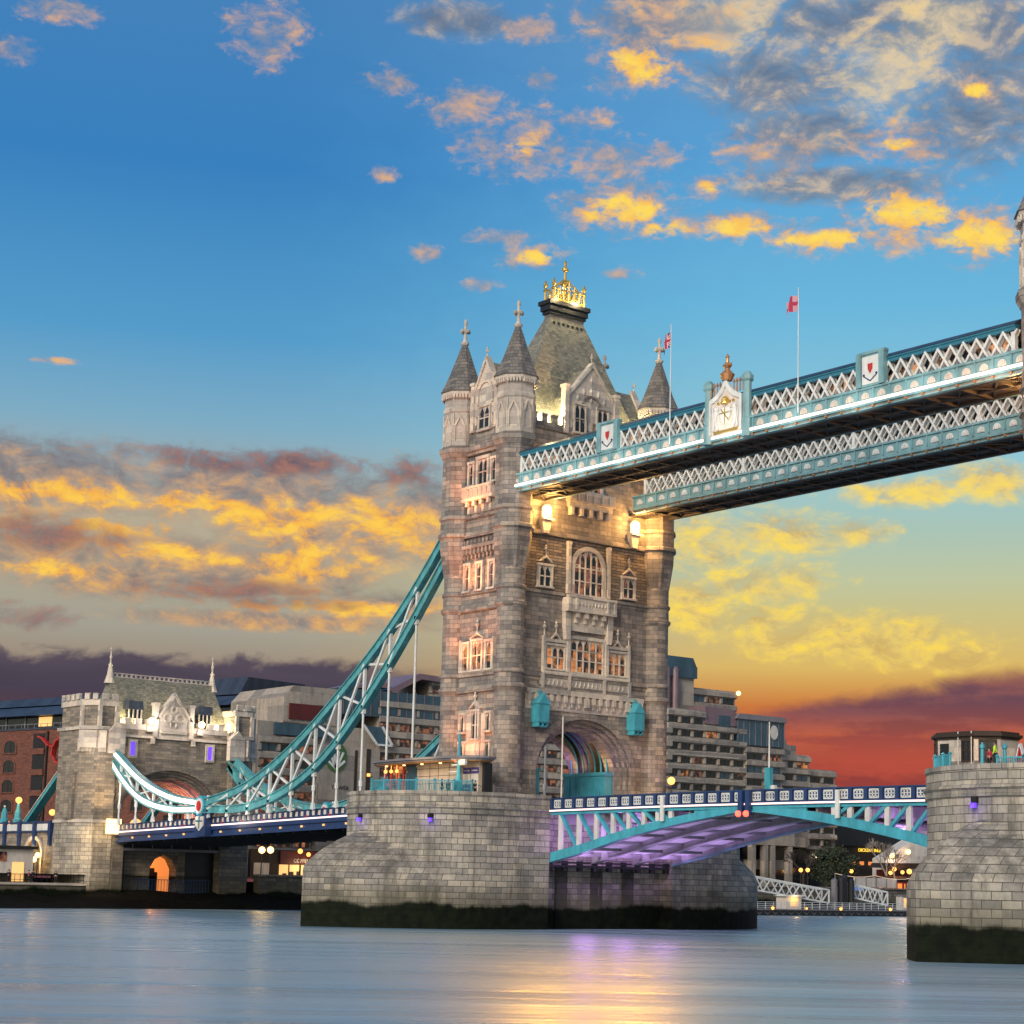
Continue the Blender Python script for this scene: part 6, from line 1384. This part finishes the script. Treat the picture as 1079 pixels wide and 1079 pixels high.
def small_lamp(x, y, z, r, mat, lab, grp=None, zb=4.7, power=0, col=(1, .5, .15)): return lamp_post(x, y, zb, z - zb, r, mat, lab, grp, power=power, col=col)
small_lamp(-101, 21.1, 9.2, .55, 'lamp_warm', 'left lamp of the bright close pair by the quay below the side span', power=250, col=(1, .65, .25))
small_lamp(-101, 22.7, 9.25, .55, 'lamp_warm', 'right lamp of the bright close pair by the quay below the side span', power=250, col=(1, .65, .25))
small_lamp(-101, 28.3, 9.2, .42, 'lamp_orange', 'orange quay lamp right of the bright pair, before the red fascia')
small_lamp(-101, 29.9, 8.7, .36, 'lamp_orange', 'smaller dimmer quay lamp closest to the stone pillar')

# ------------------------------------------------------------------ trees
def leafy_tree(x, y, h, rx, label, mat='leaf_dark'):
    o = thing('round_tree', label, 'tree', (x, y, 4.7)); q = MB(); q.lathe(x, y, [(.5, 4.7), (.36, 4.7 + h * .3), (.2, 4.7 + h * .6)], 8)
    for k in range(6): a = k * 1.05; q.tube((x, y, 4.7 + h * .25), (x + rx * .6 * math.cos(a), y + rx * .6 * math.sin(a), 4.7 + h * .6), .16, .05, 6)
    q.build('trunk', 'bark', o)
    lf = MB(); r_ = random.Random(3); cl = []
    while len(cl) < 75:
        u, v, w_ = (r_.uniform(-1, 1) for _ in range(3))
        if .12 < u * u + v * v + w_ * w_ < 1: cl.append((x + u * rx, y + v * rx, 4.7 + h * .56 + w_ * h * .44))
    for c in cl:
        for k in range(85):
            d = Vector((r_.gauss(0, 1), r_.gauss(0, 1), r_.gauss(0, .85))) * .62; p_ = Vector(c) + d
            a = Vector((r_.uniform(-1, 1), r_.uniform(-1, 1), r_.uniform(-1, 1))).normalized(); b_ = a.orthogonal().normalized(); s_ = r_.uniform(.16, .32)
            lf.add([p_ + a * s_, p_ + b_ * s_ * .6, p_ - a * s_, p_ - b_ * s_ * .6], [(0, 1, 2, 3)])
    lf.build('crown', mat, o); return o
leafy_tree(-99, 154.2, 8.6, 4.3, 'dark round evergreen tree on the quay right of the hotel columns')
def bare_tree(x, y, h, label, mat='twig', seed=1, spread=.5, lean=(0, 0), z=4.7, zt=.3):
    o = thing('bare_tree', label, 'tree', (x, y, z)); r_ = random.Random(seed); q = MB(); tw = MB()
    def grow(p, d, l_, r0, n):
        e = p + d * l_; (q if n > 3 else tw).tube(p, e, max(r0, .028), max(r0 * .68, .022), 6 if n > 3 else 4)
        if n == 0: return
        for k in range(2 if n > 4 else 3):
            nd = (d + Vector((r_.gauss(0, 1), r_.gauss(0, 1), r_.gauss(.15, .6))) * spread).normalized(); grow(p + d * l_ * r_.uniform(.7, 1), nd, l_ * r_.uniform(.62, .85), r0 * .66, n - 1)
    grow(Vector((x, y, z)), Vector((lean[0], lean[1], 1)).normalized(), h * zt, h * .022, 6)
    q.build('trunk', mat, o); tw.build('twigs', mat, o); return o
bare_tree(-96, 167.0, 12, 'pale slender birch standing before the sign with yellow letters', 'bark_pale', 5, .32, zt=.28)
bare_tree(-95, 168.4, 10.5, 'second pale birch trunk close beside the taller one', 'bark_pale', 9, .32, zt=.28)
bare_tree(-100, 146.2, 9.5, 'thin bare tree between hotel columns and dark evergreen', 'twig', 4, .45)
bare_tree(-93, 181, 10.5, 'bare spreading tree overhanging the white gabled house', 'twig', 12, .6)
bare_tree(-125, 171, 17, 'tall dark bare tree behind the yellow lettered sign', 'twig', 21, .5)
bare_tree(-101, 44, 9, 'bare tree beneath the side span next to the main pier', 'twig', 30, .55)
# ------------------------------------------------------------------ dockside houses, right background
I_ = thing('dark_inn', 'dark timber inn with glowing yellow lettering, behind the pale birches', 'inn', (-130, 176, 4.7))
MB().box(-138, -122, 166, 202, 4.7, 14.6).build('wall', 'timber_dark', I_)
q = MB(); q.prism([(165, 14.6), (203, 14.6), (199, 18.8), (170, 18.8)], -139, -121.2, 'x'); q.build('roof', 'dark_steel', I_)
writing('DICKENS INN', 1.05, (-120.8, 189.6, 13.7), (R(90), 0, R(82)), 'sign_yellow', parent=I_, ext=.05)
for k in range(9): MB().box(-121.98, -121.9, 176 + 2.9 * k, 177.4 + 2.9 * k, 10.4, 11.2).build('window', 'window_orange', I_)
Wh = thing('gabled_house', 'white gabled house with two bright lamps, half hidden by the right pier', 'house', (-104, 182, 4.7))
MB().prism([(175.6, 4.7), (203, 4.7), (203, 12.0), (189, 17.6), (175.6, 11.6)], -107.5, -104, 'x').build('wall', 'white_render', Wh)
q = MB(); q.strip([(175, 11.4), (189, 17.7), (204, 11.6)], [(175, 11.8), (189, 18.15), (204, 12.0)], -107.8, -103.5); q.build('roof', 'timber_dark', Wh)
for y, z in ((177.4, 12.2), (182.6, 13.2)): q = MB(); q.ball((-103.4, y, z), .55, 8); q.build('wall_lamp', 'lamp_warm', Wh)
l_ = light('POINT', (-101.5, 178, 12), 900, (1, .7, .5), .6); l_.parent = Wh; l_.location = Vector((-101.5, 178, 12)) - Vector((-104, 182, 4.7))
q = MB(); q.prism([(170.5, 9.6), (171.5, 10.6), (184, 10.8), (184, 9.6)], -104, -98.5, 'x'); q.build('awning', 'timber_dark', Wh)
MB().box(-104, -103.9, 172.9, 184, 5, 9.2).build('shopfront', 'sign_red', Wh)
for k, (y, z) in enumerate(((141.3, 8.5), (143.3, 8.55), (156.2, 8.6))): small_lamp(-96, y, z, .42, 'lamp_orange', ('left lamp of the orange quay pair by the hotel columns', 'right lamp of the orange quay pair by the hotel columns', 'orange quay lamp at the right edge of the dark evergreen')[k])
for k, (y, z) in enumerate(((170.6, 9.3), (169.4, 8.5), (173.2, 8.7), (175.4, 8.9))): small_lamp(-97, y, z, (.46, .42, .4, .55)[k], 'lamp_orange', ('highest of the four orange lamps below the white house', 'leftmost of the four orange lamps below the white house', 'dimmer third orange lamp below the white house', 'largest right-hand lamp of the four below the white house')[k], power=(0, 200, 0, 300)[k])
o = thing('apartment_block', 'pale distant apartment block showing below the road leaf, right of the hotel', 'apartment block', (-190, 230, 4.7))
MB().box(-210, -190, 200, 300, 4.7, 23).build('wall', 'white_render', o)
q = MB()
for k in range(5):
    for j in range(20): q.box(-190, -189.8, 202 + 4.7 * j, 205 + 4.7 * j, 9 + 2.9 * k, 10.7 + 2.9 * k)
q.build('glazing', 'glass_blue', o)
o = thing('brick_block', 'low brown brick block beyond the dark inn', 'building', (-165, 215, 4.7)); MB().box(-180, -165, 186, 240, 4.7, 17.5).build('wall', 'red_brick', o); MB().box(-181, -164.5, 185, 241, 17.5, 18).build('roof', 'lead_roof', o)
# hoardings and kiosks along the quay
o = thing('white_hoarding', 'long white hoarding on the quay below the dark evergreen', 'hoarding', (-93, 158, 5.3)); MB().box(-93.4, -93.1, 154, 167.0, 5.4, 7.3).build('panel', 'white_render', o)
for k in range(5): y = 154.2 + 3.15 * k; MB().box(-93.6, -93.0, y - .08, y + .08, 4.7, 7.4).build('post', 'grey_steel', o)
o = thing('blue_sign_board', 'lit blue name board above the small white gangway', 'sign', (-80, 143, 5)); MB().box(-80.2, -80, 136, 142.2, 4.7, 5.4).build('board', 'blue_screen', o); MB().box(-80.25, -80.2, 136.6, 136.8, 1.2, 4.7).build('post', 'grey_steel', o); MB().box(-80.25, -80.2, 141.4, 141.6, 1.2, 4.7).build('post', 'grey_steel', o)
o = thing('light_string', 'sagging string of tiny lights along the quay above the hoarding', 'light string', (-92, 150, 8)); q = MB(); q.path([(-92, 147 + 3 * k, 8.0 - .5 * math.sin(math.pi * (k % 4) / 4) - .06 * k) for k in range(9)], .05, .09); q.build('cable', 'string_light', o)
for k in range(3): MB().tube((-92, 147 + 12 * k, 4.7), (-92, 147 + 12 * k, 8), .08, None, 6).build('post', 'grey_steel', o)
bare_tree(-112, 166, 13, 'dusky bare tree crowding the dark inn below its lettering', 'twig', 41, .55)
bare_tree(-108, 186, 12, 'dusky bare tree rising behind the roof of the white gabled house', 'twig', 44, .55)
o = thing('cafe_terrace', 'low red-lit cafe terrace with awning on the quay before the white house', 'cafe', (-96, 170, 4.7)); MB().box(-99, -96, 163.6, 177, 4.7, 6.6).build('wall', 'sign_red', o); MB().box(-99.4, -95.2, 163.2, 177.4, 7.5, 7.8).build('awning', 'timber_dark', o)
for k in range(6): MB().box(-95.99, -95.9, 164.2 + 2.1 * k, 165.5 + 2.1 * k, 5.0, 6.3).build('window', 'window_orange', o)
for k in range(4): MB().box(-95.5, -95.3, 163.6 + 4.4 * k, 163.8 + 4.4 * k, 4.7, 7.5).build('post', 'black_paint', o)
# floating landing stage with gangways
P_ = thing('landing_stage', 'long low floating landing stage with white railings', 'pontoon', (-74, 130, 0))
MB().box(-78, -71, 84, 176, -.3, .95).build('hull', 'black_paint', P_)
q = MB()
for k in range(46): y = 84.6 + 2 * k; q.add([(-70.95, y - .9, .85), (-70.9, y, .15), (-70.95, y + .9, .85), (-70.9, y, .35)], [(0, 1, 3), (1, 2, 3)])
q.build('fender_chain', 'grey_steel', P_)
MB().box(-78, -70.9, 84, 176, .95, 1.15).build('deck', 'grey_steel', P_)
q = MB()
for k in range(47): y = 84.2 + 2 * k; q.box(-71.1, -71.0, y - .05, y + .05, 1.15, 2.4)
for z in (1.45, 1.75, 2.05, 2.4): q.box(-71.09, -71.01, 84, 176, z - .045, z + .045)
q.build('railing', 'white_paint', P_)
for k, y in enumerate((107.8, 116.5, 125.6, 139.3)): MB().ball((-70.8, y, 1.3), .28 if k != 1 else .2, 8).build('deck_lamp', 'lamp_orange', P_)
o = thing('ticket_kiosk', 'small glowing shelter on the landing stage under the long gangway', 'kiosk', (-76, 117, 1.15)); MB().box(-77.5, -75, 115.5, 119.5, 1.15, 3.4).build('wall', 'cream_panel', o); MB().box(-77.8, -74.6, 115.0, 120.0, 3.4, 3.7).build('roof', 'white_paint', o); MB().box(-74.98, -74.9, 116.6, 118.6, 1.6, 3.2).build('window', 'window_warm', o)
o = thing('ticket_kiosk', 'tiny lit booth at the right end of the landing stage', 'kiosk', (-76, 148, 1.15)); MB().box(-76.6, -75, 147.6, 149.4, 1.15, 3.8).build('wall', 'white_render', o); MB().box(-74.99, -74.9, 148.0, 149, 1.6, 3.4).build('window', 'window_warm', o); MB().box(-76.8, -74.7, 147.4, 149.6, 3.8, 4.0).build('roof', 'grey_steel', o)
def gangway(label, a, b_, n, h=2.4, w_=2.2):
    o = thing('truss_gangway', label, 'gangway', a); a, b_ = Vector(a), Vector(b_); q = MB(); d = (b_ - a); side = Vector((d.y, -d.x, 0)).normalized() * w_ / 2; up_ = Vector((0, 0, h))
    for s_ in (-1, 1):
        q.beam(a + side * s_, b_ + side * s_, .28); q.beam(a + side * s_ + up_, b_ + side * s_ + up_, .28)
        for k in range(n):
            p0, p1, pm = a + d * (k / n), a + d * ((k + 1) / n), a + d * ((k + .5) / n)
            q.beam(p0 + side * s_ + up_, pm + side * s_, .2); q.beam(pm + side * s_, p1 + side * s_ + up_, .2)
        q.beam(a + side * s_, a + side * s_ + up_, .25); q.beam(b_ + side * s_, b_ + side * s_ + up_, .25)
    q.build('truss', 'white_paint', o); q = MB(); q.beam(a + Vector((0, 0, .1)), b_ + Vector((0, 0, .1)), w_, .12); q.build('walkway', 'grey_steel', o); return o
gangway('long white truss gangway sloping down from the hotel side to the landing stage', (-80, 104, 5.3), (-76, 127.0, 2.3), 7)
gangway('short white truss gangway right of the dark mooring piles', (-78, 134.5, 3.6), (-75, 142.5, 2.0), 4, 2.5)
for k, y in enumerate((129.6, 131.2, 132.4, 134.0)):
    q = MB(); q.lathe(-76.2 + .3 * (k % 2), y, [(.62, -1), (.62, 6.6 + .4 * (k % 3)), (.1, 6.9 + .4 * (k % 3))], 12); tag(q.build('mooring_pile', 'grey_steel' if k == 0 else 'dark_steel'), ('grey mooring pile, the palest of the clump between the gangways', 'slender dark mooring pile, second in the clump between the gangways', 'dark mooring pile third in the clump, before the evergreen', 'dark mooring pile touching the short white gangway')[k], 'mooring pile')
# ------------------------------------------------------------------ light of the lamps the place has, and of added spots
def Lt(*a, **k): return light(*a, **k)
AMB = (1.0, 0.50, 0.16); WARM = (1.0, 0.68, 0.34); YEL = (1.0, 0.82, 0.42); WHI = (1.0, 0.86, 0.74); PUR = (0.66, 0.38, 1.0)
# bracket lamps under the walkway ends
for u in (-6.6, 6.6): Lt('POINT', (XF + 1.6, u, 46.3), 2300, (1, .52, .14), .6, name='bracket_light'); Lt('POINT', (L - XF - 1.6, u, 46.3), 2600, AMB, .8, name='bracket_light')
# side face of the tower, floods on the ledges
for z, p_, zt in ((18.3, 2000, 30), (28.6, 2900, 38), (37.6, 2600, 46), (46.6, 2300, 56)): Lt('SPOT', (-.5, -YF - 3.4, z - 1), p_, (1.0, 0.30, 0.09), .3, to=(0, -YF, zt), spot=120, name='ledge_flood')
Lt('SPOT', (10.0, -14.0, 14.5), 500, (1.0, 0.5, 0.22), .3, to=(6.0, -11.5, 24), spot=70, name='foot_flood')
Lt('SPOT', (10.5, 13.4, 14.5), 500, (1.0, 0.42, 0.16), .3, to=(5.5, 11.3, 26), spot=70, name='foot_flood')
# roof and crown
for (x, y) in ((4.6, -7.4), (4.7, 7.6), (1.0, -9.4), (4.7, -4.6), (4.7, 4.8)): Lt('POINT', (x, y, 57.2), 1500, YEL, .25, name='roof_flood')
Lt('SPOT', (16, -6.6, 53.6), 12000, (1, .62, .32), .3, to=(1.5, -4.6, 65.0), spot=16, name='roof_spot')
for s_ in (-1, 1): Lt('POINT', (1.9, s_ * 1.6, 73.4), 500, (1, .8, .42), .15, name='crown_flood')
Lt('POINT', (0, 0, 73.9), 400, (1, .8, .42), .15, name='crown_flood')
for (x, y) in ((TA, -TB), (-TA, -TB)): Lt('POINT', (x - 2.6 if x < 0 else x - 2.7, y + 1.2, 56.3), 200, YEL, .15, name='turret_flood')
# walkway strips wash the steel next to them
for k in range(9): Lt('AREA', (9 + 8 * k, -13.2, 47.4), 60, WHI, 3.0, to=(9 + 8 * k, -11.6, 49.4), name='strip_wash')
for (x, y) in ((XF + 3.4, -9.0), (XF + 3.4, 8.5)): Lt('POINT', (x, y, 46.0), 260, AMB, .3, name='soffit_wash')
Lt('POINT', (L - 9, -9.0, 46.2), 500, AMB, .3, name='soffit_wash'); Lt('POINT', (L - 10.3, -13.6, 47.2), 200, (1, .4, .2), .3, name='soffit_wash')
# violet lamps under the opening span
for x, p_ in ((13, 420), (18.5, 360), (24, 260), (30, 120)):
    for y in (-5.9, 0, 5.9):
        Lt('POINT', (x, y, sample(LOW, x) + 1.6), p_, PUR, .25, name='violet_glow'); Lt('POINT', (L - x, y, sample(LOW, x) + 1.6), p_ * .5, PUR, .25, name='violet_glow')
for x, p_ in ((14, 1100), (21, 800), (28, 450)):
    for y in (-5.9, 0, 5.9): Lt('SPOT', (x, y, 4.6 + (x - 14) * .12), p_, PUR, .3, to=(x + 1, y, 12), spot=110, name='violet_glow')
# tower passage
Lt('POINT', (3, 4.3, 18.4), 90, (1, .5, .16), .2, name='passage_lamp'); Lt('POINT', (-2.6, 4.3, 18.4), 110, (1, .5, .16), .2, name='passage_lamp'); Lt('POINT', (-4.0, 4.3, 18.4), 70, (.25, .12, 1), .2, name='passage_lamp'); Lt('POINT', (4.6, 4.4, 18.4), 22, (.25, .12, 1), .2, name='passage_lamp')
Lt('POINT', (0, 0, 20.6), 14, (.4, .75, .8), .4, name='passage_lamp')
# pavilion
Lt('AREA', (3, -21.5, 16.6), 60, WARM, 4, to=(3, -18.4, 15.2), name='pavilion_wash'); Lt('AREA', (8.4, -20.4, 16.8), 25, WARM, 2, to=(8.5, -17.9, 15.2), name='pavilion_wash')
# piers
# gatehouse
for u in (-3.9, 4.6): Lt('POINT', (XG + 1.6, u, 27.9), 500, WHI, .4, name='gatehouse_flood')
for u in (-9.0, -7.4, -1.0, 1.2, 7.4, 9.0): Lt('POINT', (-93.95, u, 27.5), 850, YEL, .25, name='gatehouse_flood')
Lt('POINT', (-92, -9.9, 27.3), 60, YEL, .2, name='gatehouse_flood')
Lt('SPOT', (-86.5, -13.0, 12.6), 3200, WARM, .3, to=(-92, -11.5, 19.5), spot=70, name='gatehouse_flood')
Lt('SPOT', (-86.5, -16, 13.5), 3600, WARM, .3, to=(-92, -12, 6), spot=80, name='gatehouse_flood')
Lt('SPOT', (-88, -14, 20), 700, WHI, .3, to=(-92, -11.5, 26), spot=80, name='gatehouse_flood')
for x in (-96.4, -99.6): Lt('POINT', (x, 5.4, 15.2), 420, (1, .30, .14), .3, name='arch_lamp')
Lt('POINT', (-95.0, 6.2, 14.4), 160, (.35, .15, 1), .3, name='arch_lamp')
Lt('POINT', (-96.4, -.6, 6.8), 260, (1, .36, .08), .3, name='recess_lamp')
# near chain, short side, floodlit white; long side washed near the joint
for x in (-88, -81, -74, -67): Lt('SPOT', (x + 3, -13.6, sample(SB, x) - 1.0), 700, WHI, .3, to=(x - 1, -10, sample(ST, x) - .8), spot=100, name='chain_flood')
for x in (-59, -52, -45): Lt('SPOT', (x, -12.6, zp(x) - .6), 300, WHI, .3, to=(x + 2, -10, sample(LT, x) - 2), spot=90, name='chain_flood')
# viaduct arch and terrace
Lt('POINT', (-108.2, -14.9, 8.6), 200, YEL, .3, name='arch_lamp')
# shopfronts and hotel foot
Lt('POINT', (-103.6, 32, 6.6), 450, WARM, .5, name='shop_light')
Lt('POINT', (-92.5, 171, 8), 900, (1, .35, .1), .5, name='quay_light'); Lt('POINT', (-74, 117.4, 3), 90, WARM, .4, name='kiosk_light')
# orange spot added for the right side of the cabin wall
Lt('SPOT', (80.8, -26.0, 19), 420, (1, .42, .12), .4, to=(78.0, -19.7, 15.6), spot=40, name='cabin_flood')
Lt('SPOT', (40.2, -15.5, 48.2), 200, WHI, .3, to=(40.2, -11.9, 51), spot=80, name='crest_flood')
# spots added below the walkways to put a gold gleam on the water
for u in (-6.6, 6.6):
    Lt('SPOT', (XF + 2.2, u, 46.2), 42000, (1, .47, .04), 2.5, to=(62, -70, 0), spot=70, name='added_river_glow')
    Lt('SPOT', (L - XF - 2.2, u, 46.2), 32000, (1, .36, .07), 2.5, to=(108, -78, 0), spot=50, name='added_river_glow')
for x in (15, 21, 27): Lt('SPOT', (x, -7.6, sample(LOW, x) + .3), 1200, (.6, .25, 1), 1.6, to=(x + 9, -20, 0), spot=70, name='violet_glow')  # further added spots, for a violet gleam on the water
# ------------------------------------------------------------------ look-alikes share a group
GROUPS = {'bridge_tower': 'stone towers of the bridge', 'bridge_pier': 'granite piers in the river', 'high_walkway': 'high level walkways', 'bascule_leaf': 'opening leaves of the road', 'suspension_chain': 'suspension chains of the side span', 'anchor_tie': 'anchor ties behind the gatehouse',
          'quay_wall': 'walls along the far bank', 'street_lamp': 'lamps of the bank and bridge', 'person': 'people on the bridge and terrace', 'flagpole': 'flagpoles on the walkway', 'pier_railing': 'turquoise pier railings', 'signal_post': 'signal posts by the roadway', 'bollard_post': 'turquoise posts on the right pier',
          'pier_lamp': 'violet lamps on the piers', 'bare_tree': 'bare trees on the quay', 'ticket_kiosk': 'booths on the landing stage', 'truss_gangway': 'white gangways', 'mooring_pile': 'mooring piles between the gangways'}
for ob in list(S.objects):
    if ob.parent is None and 'label' in ob and 'group' not in ob:
        g_ = GROUPS.get(ob.name.split('.')[0])
        if g_: ob['group'] = g_
